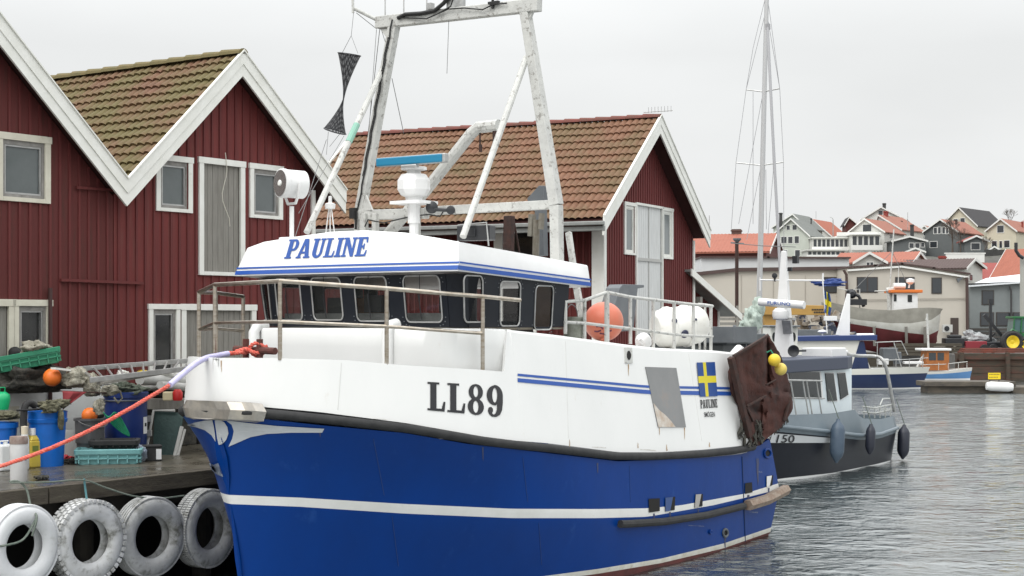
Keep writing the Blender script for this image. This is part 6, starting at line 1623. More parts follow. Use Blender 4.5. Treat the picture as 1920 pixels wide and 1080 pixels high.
mb.tube([b2(1650,760,1.2), b2(1655,748,1.2), b2(1668,747,1.2), b2(1676,757,1.2)], .02, 6)
mb.build('stern_rail', mat('galvanised_rail', (.45,.46,.44), .5, .4), boat2)
# fenders
for (px, y0, y1, w_, m_, lb) in ((1570,785,868,.185,mat('slate_blue_fender', (.045,.07,.105), .5, c2=(.065,.095,.13), sc=5),'large slate blue cylindrical fender hanging amidships on the dark workboat'),
                              (1632,795,852,.13,mat('navy_fender', (.015,.018,.03), .5),'small black fender hanging below the stern rail of the dark workboat'),
                              (1694,796,861,.17,MATS['navy_fender'],'black fender at the outer stern corner of the dark workboat')):
    q = B2.v(px, (y0+y1)/2, 2.22 if px < 1690 else 1.95); w3 = B2.O + D2*q[0] + N2*q[1]; hh = (y1-y0)/2/F*w3.y
    e = empty('boat_fender', (w3.x, w3.y, q[2]), ANG, label=lb, cat='fender', group='fenders on the dark workboat')
    mb = MB(); mb.lathe([(.03,-hh),(.06,-hh*.9),(w_*.8,-hh*.7),(w_,-hh*.5),(w_,hh*.5),(w_*.8,hh*.7),(.06,hh*.88),(.04,hh),(0,hh)], (0,0,0), (.12,0,1), 20); mb.build('fender_body', m_, e, smooth=True)
    mb = MB(); mb.tube([(.1,0,hh*.95), (-.25, .12, hh+.75)], .012, 5); mb.build('fender_line', ropeG, e)

# ================================================================== SAILING BOAT (only the rig shows)
Zs = 62.0
sb_ = empty('sailing_boat', (W(1424,600,Zs).x, Zs, WZ), R(75), label='sailing boat behind the blue boat showing its tall pale mast with two pairs of spreaders', cat='sailing boat')
def sw(px, py, Z=Zs): return sb_.matrix_basis.inverted() @ W(px, py, Z)
from mathutils import Matrix as _M
sbm = Matrix.Translation((W(1424,600,Zs).x, Zs, WZ)) @ Matrix.Rotation(R(75), 4, 'Z'); sbi = sbm.inverted()
def sw(px, py, Z=Zs): return sbi @ W(px, py, Z)
mb = MB()
for sg in (1,-1):
    rows = []
    for i in range(25):
        t = i/24; x = lerp(-4.5, 4.8, t); w_ = 1.5*math.sqrt(max(0, 1-((x+.6)/5.4)**2)) * (1 if x < 4.7 else .2); rows.append([Vector((x, 0, -.5)), Vector((x*.97, sg*w_*.7, -.2)), Vector((x, sg*w_, .5)), Vector((x*1.02, sg*w_, 1.1)), Vector((x, 0, 1.2))])
    mb.grid(rows)
mb.build('hull', whitec, sb_, smooth=True, ang=50)
mb = MB(); mb.box(-1.5,2,-.9,.9,1.1,1.6); mb.build('coachroof', whitec, sb_, bevel=.1)
mb = MB(); mb.tube([sw(1420,700), sw(1430,300), sw(1438.5,-40)], [.115,.105,.085], 12); mb.build('mast', mat('pale_anodised_mast', (.50,.50,.50), .4, .6), sb_, smooth=True)
mb = MB()
for a, b, c in (((1399,168),(1431,172),(1462,166)), ((1380,305),(1427,310),(1469,304))): mb.tube([sw(*a, Zs+.4), sw(*b), sw(*c, Zs-.4)], .028, 6)
mb.build('spreaders', aluminium, sb_)
mb = MB()
for pts in ([(1436,20),(1399,168),(1380,305),(1371,430)], [(1437,20),(1462,166),(1469,304),(1470,470)], [(1434,0),(1412,90),(1399,168)], [(1440,0),(1452,90),(1462,166)], [(1412,172),(1412,420)], [(1431,172),(1385,420)], [(1427,310),(1400,450)], [(1436,318),(1437,430)], [(1445,200),(1450,320),(1440,440)]):
    mb.tube([sw(x, y) for x, y in pts], .011, 4)
mb.each('shroud', mat('rig_wire', (.32,.32,.33), .6), sb_)
mb = MB(); mb.tube([sw(1439,48, Zs-1), sw(1449,250,Zs-3), sw(1461,475,Zs-4), sw(1466,560,Zs-4.4)], .055, 8); mb.tube([sw(1439.5,45,Zs-1), sw(1440,55,Zs-1)], .1, 8); mb.build('furled_forestay', mat('furled_sail_grey', (.30,.30,.31), .7), sb_, smooth=True)
mb = MB(); lump(mb, sw(1412, 600, Zs-.6), (.75,.35,.5), 12, .35); lump(mb, sw(1400,612,Zs-.6), (.5,.3,.28), 13, .3); lump(mb, sw(1421,578,Zs-.6), (.25,.25,.45), 14, .3); mb.build('sail_cover', mat('pale_green_sail_cover', (.40,.46,.41), .8, c2=(.30,.36,.32), sc=3), sb_, smooth=True, ang=180)
mb = MB(); mb.tube([sw(1424,628,Zs-.3), sw(1395,634,Zs-2)], .06, 8); mb.build('boom', aluminium, sb_)

# ================================================================== FAR SHORE
LANDZ = 1.55
def vground(name, pts, z, m_, th=3.0):
    mb = MB(); mb.prism([Vector((x, y, z-th)) for x, y in pts], (0,0,th)); return mb.build(name, m_, kind='structure')
gravel = mat('wet_yard_ground', (.16,.155,.145), .6, c2=(.11,.105,.10), sc=.6, rvar=.2)
def px_x(px, Z): return (px-960)/F*Z
vground('far_quay_ground', [(px_x(1790,104),104),(px_x(2600,104),104),(px_x(2600,330),330),(px_x(700,330),330),(px_x(700,112),112),(px_x(1560,112),112),(px_x(1790,104),105.5)], LANDZ, gravel)
quaywall = mat('old_quay_timber_wall', (.075,.045,.03), .85, c2=(.035,.035,.025), sc=1.2, stretch=(1,1,5), c3=(.10,.035,.025), sc3=1, lo3=.5, hi3=.7, bump=.5)
mb = MB()
for i, (z0, z1, o) in enumerate(((-.6,.25,.0),(.27,.72,.12),(.74,1.2,.25),(1.22,1.62,.1))): mb.box(px_x(1795,103.5), px_x(2500,103.5), 103.4+o, 104.2, z0, z1)
x = px_x(1800, 103.3)
while x < px_x(2400, 103.3): mb.box(x, x+.25, 103.2, 103.5, -.6, 1.7); x += 3.1
mb.build('far_quay_wall', quaywall, kind='structure')
mb = MB(); mb.box(px_x(1300,109), px_x(1795,109), 108.5, 112.2, -.6, 1.5); mb.build('slipway_wall', wood, kind='structure')
# hill
def hill_z(x, y):
    t = min(max((y-125)/150, 0), 1); t = t*t*(3-2*t); px = 960 + F*x/max(y,1)
    k = interp([1200,1320,1450,1600,1900,2300], [.45,.55,.8,.9,1.0,1.0], px)
    return LANDZ - .05 + 14.2*t*k + 1.1*noise.noise(Vector((x*.06, y*.06, 1)))*t + .5*noise.noise(Vector((x*.25, y*.25, 4)))*t
mb = MB(); rows = []
for j in range(46):
    y = 120 + j*5.2; rows.append([Vector((px_x(lerp(1180, 2350, i/60), y), y, hill_z(px_x(lerp(1180,2350,i/60), y), y) - (0 if j < 44 else 12))) for i in range(61)])
mb.grid(rows); mb.build('hill', mat('dark_rock_and_scrub', (.055,.052,.046), .95, c2=(.09,.085,.075), sc=.3, c3=(.035,.04,.022), sc3=.5, lo3=.5, hi3=.65, bump=.8, bsc=2), smooth=True, ang=180, kind='structure')
# walls / roofs palette
def wl_(name, c): return mat(name, c, .75, c2=tuple(x*.88 for x in c), sc=.8, amt=.8)
wWhite = wl_('white_house_wall', (.62,.62,.58)); wCream = wl_('cream_house_wall', (.58,.54,.42)); wGreen = wl_('pale_green_house_wall', (.50,.53,.47)); wDark = wl_('dark_grey_house_wall', (.12,.13,.13)); wRed = wl_('dark_red_house_wall', (.10,.025,.02)); wBlueg = wl_('blue_grey_house_wall', (.25,.29,.32))
def rf_(name, c): return mat(name, c, .8, c2=tuple(x*.8 for x in c), sc=1.5, amt=.8, c3=tuple(x*.6 for x in c), sc3=.5, lo3=.6, hi3=.8)
rOr = rf_('orange_tile_roof', (.33,.11,.07)); rOr2 = rf_('faded_orange_tile_roof', (.29,.125,.09)); rRed = rf_('red_sheet_roof', (.28,.07,.06)); rGrey = rf_('grey_roof', (.17,.18,.17)); rBr = rf_('brown_roof', (.085,.055,.05)); rDk = rf_('dark_roof', (.045,.043,.045))  # orange roof colours muted in place of distance haze
farglass = mat('far_window_glass', (.035,.04,.045), .15, spec=.7); fartrim = mat('far_white_trim', (.70,.70,.67), .6); farglass2 = mat('far_pale_glass', (.20,.24,.26), .15)
def ribs(mb, a, b, c, d, n, h):                       # shallow ribs down a roof slope so far roofs keep a tile texture
    a, b, c, d = map(Vector, (a, b, c, d)); nn = (b-a).cross(d-a).normalized()
    if nn.z < 0: nn = -nn
    rows = []
    for i in range(2*n+1):
        s = i/(2*n); o = nn*(h if i % 2 else 0); rows.append([a.lerp(b, s)+o, d.lerp(c, s)+o])
    mb.grid(rows)
def house(label, Z, gx0, gx1, ax, base, eave, apex, deg, depth, wall, roof, wins=(), swins=(), tr=fartrim, chim=None, name='house', cat='house', ov=.45, eave2=None, apexfar=None, gm=None, extra=None, group=None, door=None):
    th = R(deg); xm = ax if ax else (gx0+gx1)/2
    O = W(xm, 600, Z); g = GF((O.x, O.y), (math.cos(th), -math.sin(th)), (math.sin(th), math.cos(th)))
    x0 = g.at_y(gx0, eave, 0)[0]; x1 = g.at_y(gx1, eave, 0)[0]; ze = g.at_y(gx0, eave, 0)[1]; ze2 = g.at_y(gx1, eave2 or eave, 0)[1]; za = g.at_y(xm, apex, 0)[1]; zb_ = min(g.at_y(xm, base, 0)[1] - .6, min(hill_z(q.x, q.y) for q in (O + g.loc((a, b, 0)) for a in (x0, x1) for b in (0, depth))) - .8)
    e = empty(name, (O.x, O.y, 0), label=label, cat=cat, group=group)
    mb = MB(); pts = [(x0,0,zb_),(x1,0,zb_),(x1,0,ze2),(0,0,za),(x0,0,ze)]; mb.prism([Vector(p) for p in pts], (0, depth, 0)); mb.build('wall', wall, e, xf=g.loc)
    mb = MB(); oh = ov*.8
    for (xe, zz) in ((x0, ze), (x1, ze2)):
        s = -1 if xe < 0 else 1; k = (zz-za)/(xe) if xe else 0; xe2 = xe + s*oh; ze_ = za + k*xe2
        n = max(6, int(depth/.35)); ribs(mb, (0,-ov,za+.14), (0,depth+ov,za+.14), (xe2,depth+ov,ze_+.14), (xe2,-ov,ze_+.14), n, .05)
        mb.prism([Vector(p) for p in ((0,-ov,za+.12),(xe2,-ov,ze_+.12),(xe2,-ov,ze_-.02),(0,-ov,za-.02))], (0, depth+2*ov, 0))
    mb.build('roof', roof, e, xf=g.loc)
    mb = MB()
    for (xe, zz) in ((x0, ze), (x1, ze2)):
        s = -1 if xe < 0 else 1; k = (zz-za)/(xe); xe2 = xe + s*oh; ze_ = za + k*xe2
        mb.prism([Vector(p) for p in ((0,-ov-.05,za+.2),(xe2,-ov-.05,ze_+.2),(xe2,-ov-.05,ze_-.12),(0,-ov-.05,za-.12))], (0, .045, 0))
    mb.build('barge_board', tr, e, xf=g.loc)
    def win(r, swap=None):
        a, b, c, d = r; t = .09; mb = MB()
        bx = (lambda u0,u1,o,z0,z1: mb.box(u0,u1,-o,.02,z0,z1)) if swap is None else ((lambda u0,u1,o,z0,z1: mb.box(swap-.02, swap+o, u0,u1,z0,z1)) if swap > 0 else (lambda u0,u1,o,z0,z1: mb.box(swap-o, swap+.02, u0,u1,z0,z1)))
        bx(a-t,a,.06,c-t,d+t); bx(b,b+t,.06,c-t,d+t); bx(a,b,.06,d,d+t); bx(a,b,.06,c-t,c)
        w_ = mb.build('window', tr, e, xf=g.loc); mb = MB()
        if swap is None: mb.box(a,b,-.03,.01,c,d)
        elif swap > 0: mb.box(swap-.01,swap+.03,a,b,c,d)
        else: mb.box(swap-.03,swap+.01,a,b,c,d)
        mb.build('pane', gm or farglass, w_, xf=g.loc)
    for w_ in wins: win(g.rect(0, *w_))
    for w_ in swins: win(g.rectx(x1 if deg > 0 else x0, *w_), x1 if deg > 0 else x0)
    if chim:
        for (cx, cy0, cy1, cw, cm, yy) in chim:
            x, zt_ = g.at_y(cx, cy0, yy); zb2 = g.at_y(cx, cy1, yy)[1]; hw = cw/F*Z/2
            mb = MB(); mb.box(x-hw, x+hw, yy-hw, yy+hw, zb2-1, zt_); mb.box(x-hw-.08, x+hw+.08, yy-hw-.08, yy+hw+.08, zt_-.25, zt_-.1); mb.build('chimney', cm, e, xf=g.loc)
    return e, g
brickc = mat('brown_brick_chimney', (.10,.06,.05), .9); redc = mat('red_brick_chimney', (.25,.05,.04), .9); darkc = mat('dark_chimney', (.05,.05,.05), .9)
# upper row
house('pale green wooden house with grey roof and rows of white-framed windows, left on the hill', 300, 1450, 1517, 1484, 502, 441, 411, 28, 10, wGreen, rGrey, [(1475,423,1481,431),(1486,422,1494,431),(1465,444,1475,456),(1478,444,1486,456),(1490,443,1498,456),(1466,469,1476,480),(1491,469,1500,480)], [(1523,449,1529,459)], chim=[(1464,399,420,5,darkc,4)])
house('grey-roofed taller gable just behind the pale green house', 311, 1450, 1512, 1487, 500, 426, 402, 28, 11, wGreen, rGrey, [], chim=[(1521,409,420,2,darkc,6)])
house('long house with plain orange roof sloping right, behind the pale green house', 330, 1508, 1562, 1524, 500, 445, 412, 30, 12, wWhite, rOr, [])
house('white house with glazed veranda and orange roof, centre of the hill', 300, 1594, 1658, 1622, 470, 434, 411, 34, 11, wWhite, rOr2, [(1618,421,1634,434)], [(1668,440,1674,447)], chim=[])
house('tall white gabled house at the very top of the hill with a dark chimney', 325, 1616, 1697, 1652, 460, 411, 389, 18, 10, wWhite, rGrey, [(1647,395,1655,403)], chim=[(1658,381,390,6,darkc,1.5)])
house('house with faded orange roof and a red chimney, just below the hilltop gable', 312, 1640, 1690, 1648, 470, 430, 404, 38, 11, wWhite, rOr2, [], chim=[(1661,396,408,7,redc,3), (1690,414,424,3,darkc,7)])
house('small dark red house left of the white veranda house', 318, 1586, 1604, 1592, 445, 418, 408, 5, 6, wRed, rDk, [])
house('cream house with large dark brown roof at the hilltop right', 320, 1768, 1832, 1799, 470, 422, 390, 40, 15, wCream, rDk, [(1788,411,1796,420),(1801,409,1809,418)])
house('dark grey house with orange roof and white-framed windows on the right of the hill', 290, 1734, 1796, 1764, 468, 434, 412, 36, 13, wDark, rOr2, [(1751,427,1757,438),(1759,426,1764,438),(1767,426,1772,438),(1774,427,1778,438),(1744,453,1757,464)], chim=[(1793,412,418,3,rustdark,5)])
house('cream house with red roof and two ground floor windows, near the right edge', 285, 1851, 1905, 1877, 466, 432, 411, 34, 14, wCream, rOr2, [(1870,423,1882,436),(1860,452,1869,465),(1874,452,1879,465),(1883,451,1893,464)], chim=[(1917,415,420,3,redc,8)])
house('small shed with a low red roof between the dark grey house and the cream house', 280, 1809, 1852, 1830, 472, 452, 443, 4, 5, wDark, rRed, [(1821,456,1837,468)])
house('low grey building with white-framed windows right of the veranda house', 288, 1674, 1736, 1705, 470, 452, 444, 3, 6, wDark, rGrey, [(1705,456,1713,465),(1716,456,1724,465),(1727,455,1733,463)], chim=[(1710,421,446,6,darkc,2)])
house('flat-roofed white house far behind, right of the hilltop gable', 335, 1700, 1732, 1716, 450, 432, 424, 6, 7, wBlueg, rGrey, [(1703,434,1709,440),(1716,434,1722,440)])
house('small cream house with grey roof low on the slope left of the pale green house', 255, 1316, 1338, 1327, 470, 452, 443, 20, 7, wCream, rGrey, [(1323,456,1330,463)])
house('low white house with red roof peeping between the dark grey house and the hilltop gable', 340, 1722, 1746, 1734, 450, 433, 424, 30, 9, wWhite, rOr2, [(1729,436,1735,441)])
house('white annex with dark windows under the dark grey house', 270, 1700, 1732, 1716, 484, 472, 466, 8, 6, wWhite, rGrey, [(1704,474,1711,481),(1718,474,1726,481)])
house('small garage with dark roof right of the low red-roofed shed', 272, 1853, 1876, 1864, 480, 470, 463, 12, 5, wWhite, rDk, [(1859,472,1869,480)])
house('pale house with orange roof and white gable at the far right of the skyline', 335, 1902, 1932, 1917, 470, 430, 414, 25, 10, wWhite, rOr2, [(1908,436,1914,444)])
def bush(px, py, Z, w, h, label, seed, c=(.045,.05,.028)):
    rnd = random.Random(seed); p = W(px, py, Z); e = empty('bush', p, label=label, cat='bush', group='bushes on the rocky slope'); k = Z/F; mb = MB()
    for _ in range(420):
        d_ = Vector((rnd.gauss(0,.42), rnd.gauss(0,.3), abs(rnd.gauss(0,.45)))); q = Vector((d_.x*w*k*.6, d_.y*w*k*.5, d_.z*h*k*.8 - .3)); a = Vector((rnd.uniform(-1,1), rnd.uniform(-1,1), rnd.uniform(-1,1))).normalized()*rnd.uniform(.12,.3); b = a.orthogonal().normalized()*rnd.uniform(.1,.25)
        mb.add([q-a, q+b, q+a, q-b], [(0,1,2,3)])
    mb.build('foliage', mat('bush_leaves_%d' % int(c[0]*1000), c, .9, c2=tuple(x*.5 for x in c), sc=2), e)
    mt = MB(); [mt.tube([Vector((0,0,-.6)), Vector((rnd.uniform(-.3,.3)*w*k, rnd.uniform(-.2,.2)*w*k, h*k*.6))], .04, 4) for _ in range(6)]; mt.build('stems', mat('bare_twigs', (.10,.08,.065), .9), e)
for i, (px, py, Z, w, h, c, lb) in enumerate(((1760,490,262,26,10,(.05,.04,.025),'brown leafless shrub mass below the dark grey house'),(1795,496,250,24,9,(.035,.04,.022),'dark green shrub beside the retaining wall'),(1690,486,268,30,9,(.045,.05,.028),'low dark hedge under the glazed terrace'),(1642,478,275,22,8,(.05,.04,.025),'brown shrub at the foot of the veranda house'),(1862,486,245,30,8,(.035,.04,.022),'dark hedge along the stone wall at right'),(1520,500,262,20,9,(.05,.04,.025),'brown shrub below the balcony building'),(1900,478,262,22,9,(.045,.05,.028),'green shrub below the cream house at the right edge'),(1595,494,255,16,8,(.045,.05,.028),'small green shrub behind the dormer roof'))): bush(px, py, Z, w, h, lb, 60+i, c)
# veranda fronts as parts of a glazed terrace building
def terrace(label, Z, x0, x1, y0, y1, rail_y, n, wall=wWhite, name='terrace_building', seedn=1):
    e = empty(name, W((x0+x1)/2, 600, Z)*1.0, label=label, cat='house'); e.location.z = 0; o = Vector((e.location.x, e.location.y, 0))
    P0 = W(x0, y1, Z) - o; P1 = W(x1, y0, Z) - o
    mb = MB(); mb.box(P0.x, P1.x, 0, 6, P0.z-1, P1.z); mb.box(P0.x-.3, P1.x+.3, -.5, 6.2, P1.z, P1.z+.22); mb.build('wall', wall, e)
    for i in range(n):
        a = lerp(P0.x, P1.x, (i+.15)/n); b = lerp(P0.x, P1.x, (i+.85)/n); zt_ = P1.z-.2; zb2 = (W(0, rail_y, Z)-o).z
        mb = MB(); mb.box(a-.06, b+.06, -.04, .01, zb2-.06, zt_+.05); w_ = mb.build('window', fartrim, e); mb = MB(); mb.box(a, b, -.07, -.03, zb2, zt_); mb.build('pane', farglass, w_)
    mb = MB(); zr = (W(0, rail_y, Z)-o).z; mb.box(P0.x-.3, P1.x+.3, -.9, -.8, P0.z, zr); mb.build('balcony_front', fartrim, e)
    return e
terrace('glazed white terrace of tall dark windows in front of the orange-roofed white house', 292, 1597, 1650, 441, 469, 460, 5)
terrace('long low balcony building with a dark band of windows right of the pale green house', 295, 1524, 1590, 447, 470, 463, 8)
terrace('lower balcony building with small windows directly under the long low one', 288, 1514, 1584, 470, 484, 478, 8)
mb = MB(); o = W(1602, 600, 296); mb.box(W(1567,0,296).x-o.x, W(1650,0,296).x-o.x, -1, -.9, W(0,444,296).z, W(0,436,296).z); mb.box(W(1567,0,296).x-o.x, W(1650,0,296).x-o.x, -1, 3, W(0,444,296).z-.1, W(0,443,296).z); bal = mb.build('white_parapet', fartrim, label='white parapet wall of the roof terrace below the hilltop houses', cat='wall'); bal.location = (o.x, o.y, 0)
# lower row
house('red wooden house with wide orange roof and a chimney, left of the sailing mast', 168, 1436, 1462, 1449, 512, 472, 440, -74, 9.2, wRed, rOr, [(1448,485,1456,500)], chim=[(1381,430,447,17,brickc,4)])
house('white house end with a small window at the left beside the red boathouse', 176, 1280, 1312, 1290, 512, 478, 457, 20, 6, wWhite, rBr, [(1302,491,1308,500)])
house('orange-roofed house with white dormer gable behind the beige warehouse', 190, 1706, 1733, 1719, 508, 492, 474, -66, 9.0, wWhite, rOr, [])
house('small white dormer gable with two windows on the orange roof behind the warehouse', 186, 1603, 1658, 1629, 508, 491, 475, 2, 3.5, wWhite, rOr, [(1625,492,1630,501),(1632,492,1637,501)])
house('brown-roofed house with a white gable left of the red sheet roof', 182, 1807, 1842, 1822, 532, 503, 487, -58, 9.5, wWhite, rBr, [(1817,515,1823,526)], chim=[(1767,480,496,12,redc,6)])
house('house with plain red sheet roof right of the white gable', 190, 1876, 1888, 1882, 530, 524, 495, -80, 4.0, wWhite, rRed, [])
house('house with steep orange roof and white gable edge near the right edge', 178, 1920, 1865, 1893, 530, 519, 470, 135, 9, wWhite, rOr, [])
# walls on the hill
mb = MB(); o = W(1810, 600, 230); mb.box(W(1774,0,230).x-o.x, W(1846,0,230).x-o.x, 0, .4, W(0,492,230).z, W(0,476,230).z); mb.box(W(1772,0,230).x-o.x, W(1848,0,230).x-o.x, -.05, .45, W(0,476,230).z, W(0,475,230).z+.1); q_ = mb.build('retaining_wall', fartrim, label='long white retaining wall in front of the dark rock at right', cat='wall'); q_.location = (o.x, o.y, 0)
mb = MB(); o = W(1870, 600, 240); mb.box(W(1848,0,240).x-o.x, W(1925,0,240).x-o.x, 0, .8, W(0,500,240).z-1, W(0,468,240).z); q_ = mb.build('stone_wall', mat('dark_stone_wall', (.06,.06,.058), .9, c2=(.035,.035,.034), sc=1.5, bump=.8, bsc=3), label='dark stone wall below the cream house at right', cat='wall'); q_.location = (o.x, o.y, 0)
# beige warehouse
beige = mat('beige_render', (.50,.465,.405), .85, c2=(.46,.43,.375), sc=.35, c3=(.34,.31,.27), sc3=.5, lo3=.62, hi3=.85)
def ware(label, Z, roofline, base, depth, name='warehouse', wall=beige, rcol=rBr, wins=(), door=None, rim=.28):
    x0 = roofline[0][0]; x1 = roofline[-1][0]; o = W((x0+x1)/2, 600, Z); o.z = 0
    e = empty(name, o, label=label, cat='warehouse')
    top = [W(x, y, Z)-o for x, y in roofline]; bz = W(0, base, Z).z
    mb = MB(); mb.prism([Vector((top[0].x,0,bz))] + [Vector((top[-1].x,0,bz))] + [Vector((p.x,0,p.z)) for p in top[::-1]], (0,depth,0)); mb.build('wall', wall, e)
    mb = MB()
    for a, b in zip(top, top[1:]): mb.prism([Vector((a.x-.1,-.25,a.z)),Vector((b.x+.1,-.25,b.z)),Vector((b.x+.1,-.25,b.z+rim)),Vector((a.x-.1,-.25,a.z+rim))], (0,depth+.5,0))
    mb.build('roof', rcol, e)
    for (a, b, c, d) in wins:
        p = W(a, d, Z)-o; q = W(c, b, Z)-o; mb = MB(); t = .07
        mb.box(p.x-t,q.x+t,-.05,.01,p.z-t,q.z+t); w_ = mb.build('window', mat('dark_window_frame', (.05,.04,.035), .6), e); mb = MB(); mb.box(p.x,q.x,-.08,-.03,p.z,q.z); mb.build('pane', farglass, w_)
        if c - a > 28: mb = MB(); m_ = (p.x+q.x)/2; mb.box(m_-.05,m_+.05,-.10,-.04,p.z,q.z); mb.build('mullion', MATS['dark_window_frame'], w_)
    if door:
        a, b, c, d = door; p = W(a, d, Z)-o; q = W(c, b, Z)-o; mb = MB(); mb.box(p.x,q.x,-.05,.01,p.z,q.z); mb.build('door', mat('dark_brown_door', (.05,.035,.03), .6), e)
    return e, o
wh_, o = ware('beige rendered warehouse with dark windows behind the boat on land', 120, [(1589,503),(1640,499),(1690,496),(1750,504),(1816,515)], 658, 10, wins=[(1608,521,1644,547),(1680,521,1713,548),(1748,522,1764,549)], door=(1782,596,1797,634), rim=.12)
mb = MB()
for a, b in (((1589,507),(1690,500)), ((1690,500),(1816,520))): mb.beam(W(*a,119.85)-o, W(*b,119.85)-o, .18, .14)
mb.each('fascia_board', fartrim, wh_)
mb = MB(); mb.tube([W(1813,520,119.7)-o, W(1814,640,119.7)-o], .12, 8); mb.tube([W(1582,506,119.6)-o, W(1587,515,119.6)-o, W(1588,545,119.6)-o, W(1586,570,119.6)-o], .11, 8); mb.each('downpipe', mat('brown_downpipe', (.06,.035,.03), .6), wh_, smooth=True)
mb = MB(); mb.beam(W(1620,562,119.9)-o, W(1810,559,119.9)-o, .05, .04); mb.build('wall_joint', mat('stained_joint', (.30,.27,.23), .9), wh_)
mb = MB(); p = W(1776,616,119.4)-o; mb.cbox(p, (.75,.35,.6)); ac = mb.build('air_conditioner', mat('ac_unit_grey', (.45,.45,.43), .6), wh_, bevel=.02); mb = MB(); mb.lathe([(.2,0),(.2,.02),(0,.02)], p + Vector((-.08,-.19,0)), axis=(0,-1,0), n=16); mb.build('fan_grille', dark, ac)
mb = MB(); mb.prism([W(1794,523,119.6)-o, W(1806,519,119.6)-o, W(1803,523,119.6)-o, W(1797,530,119.6)-o], (0,.2,0)); mb.build('wall_lamp', greysteel, wh_)
w2_, o = ware('long low beige hall with dark roof edge behind the masts', 124, [(1306,517),(1380,509),(1590,506)], 660, 12, wins=[(1546,521,1570,548)], rim=.28)
mb = MB()
for px in (1390,1450,1510): mb.beam(W(px,516,123.95)-o, W(px,600,123.95)-o, .03, .02)
mb.build('panel_joints', MATS['stained_joint'], w2_)
ware('white upper storey with brown roof edge behind the low beige hall', 132, [(1315,484),(1440,484),(1592,485)], 520, 8, wall=wl_('white_hall_wall', (.60,.62,.62)), rim=.14)
w3_, o = ware('grey clad building with white metal roof at the right', 126, [(1818,534),(1930,530)], 655, 12, name='grey_building', wall=mat('grey_cladding', (.20,.22,.22), .7, c2=(.17,.19,.19), sc=1), rcol=darkc, wins=[(1842,546,1862,570),(1839,587,1862,610),(1869,587,1894,610),(1900,587,1922,596)], rim=.12)
mb = MB(); mb.prism([W(1816,538,125.6)-o, W(1850,524,130)-o, W(1930,515,136)-o, W(1930,530,125.6)-o], (0,0,.12)); mb.build('metal_roof', mat('white_sheet_roof', (.66,.69,.71), .5), w3_)
mb = MB(); mb.tube([W(1893,537,125.7)-o, W(1896,545,125.7)-o, W(1896,635,125.7)-o], .08, 8); mb.build('downpipe', darkc, w3_)
mb = MB()
for i in range(5): mb.box(W(1818,0,125.8).x-o.x, W(1925,0,125.8).x-o.x, -.25, -.2, W(0,648-i*7,125.8).z, W(0,643.5-i*7,125.8).z)
q_ = mb.build('slat_fence', mat('dark_fence_boards', (.06,.055,.05), .8), label='dark horizontal slat fence in front of the grey building', cat='fence'); q_.location = o
# lamp posts, poles, bare trees
def pole(px, y0, y1, Z, r, label, m_, name='street_lamp', cat='street lamp', arm=None, head=True):
    p = W(px, y1, Z); e = empty(name, p, label=label, cat=cat); mb = MB(); q = W(px, y0, Z) - p; mb.tube([(0,0,0), q], r, 8); mb.build('post', m_, e)
    if arm: mb = MB(); mb.tube([q] + [W(*a, Z)-p for a in arm], r*.7, 6); mb.build('arm', m_, e)
    return e, p
e, p = pole(1381.5, 455, 640, 110, .13, 'dark brown lamp post with a spotlight on top in front of the red roofed house', rustdark); mb = MB(); mb.lathe([(.1,-.1),(.3,.1),(.3,.2),(0,.2)], W(1382,452,110)-p, n=10); mb.tube([W(1370,455,110)-p, W(1395,457,110)-p], .06, 6); mb.build('lamp_head', greysteel, e)
pole(1562, 412, 450, 305, .10, 'thin curved street lamp between the green house and the hilltop houses', aluminium, arm=[(1561,409),(1556,407)])
e, p = pole(1919, 482, 600, 112, .26, 'pale thick post with a curved dark arm at the right edge', mat('pale_post', (.34,.34,.31), .7), name='crane_post', cat='post', arm=None); mb = MB(); mb.tube([W(1905,455,111.5)-p, W(1905,470,111.5)-p, W(1911,479,111.5)-p, W(1919,484,111.5)-p], .13, 8); mb.build('curved_arm', dark, e)
for i, (px, y0, y1, Z, lb) in enumerate(((1330,404,440,200,'thin flagpole on the skyline left of the mast'),(1530,396,410,300,'thin roof aerial above the pale green house'),(1702,398,432,300,'thin flagpole between the hilltop gable and the dark grey house'))): pole(px, y0, y1, Z, .05, lb, aluminium, name='pole', cat='pole')
def bare_tree(px, py, Z, h, label, seed, tone=None):
    rnd = random.Random(seed); p = W(px, py, Z); e = empty('bare_tree', p, label=label, cat='tree'); mb = MB(); mt = MB()
    def br(m, a, d, l, r, k):
        b = a + d*l; m.tube([a, b], [r, r*.7], 4, cap=False)
        if k == 0: return
        for _ in range(3):
            nd_ = (d + Vector((rnd.uniform(-.8,.8), rnd.uniform(-.8,.8), rnd.uniform(-.3,.6)))).normalized(); br(mb, b, nd_, l*rnd.uniform(.6,.8), r*.6, k-1)
    br(mt, Vector((0,0,-.5)), Vector((0,0,1)), h*.3, h*.03, 0)
    for _ in range(4): br(mb, Vector((0,0,h*.28-.5)), Vector((rnd.uniform(-.6,.6), rnd.uniform(-.6,.6), 1)).normalized(), h*.26, h*.016, 4)
    m_ = mat('bare_twigs', (.10,.08,.065), .9); mt.build('trunk', m_, e); mb.build('crown', m_, e)
bare_tree(1893, 424, 325, 4.2, 'leafless bushy tree behind the roofs at top right', 3)
bare_tree(1786, 470, 282, 6.5, 'bare brown shrub tree in front of the dark grey house', 5)
bare_tree(1801, 468, 281, 4.5, 'smaller bare shrub beside the low red-roofed shed', 8)
bare_tree(1847, 474, 276, 3.5, 'low bare bush left of the cream house on the hill', 11)
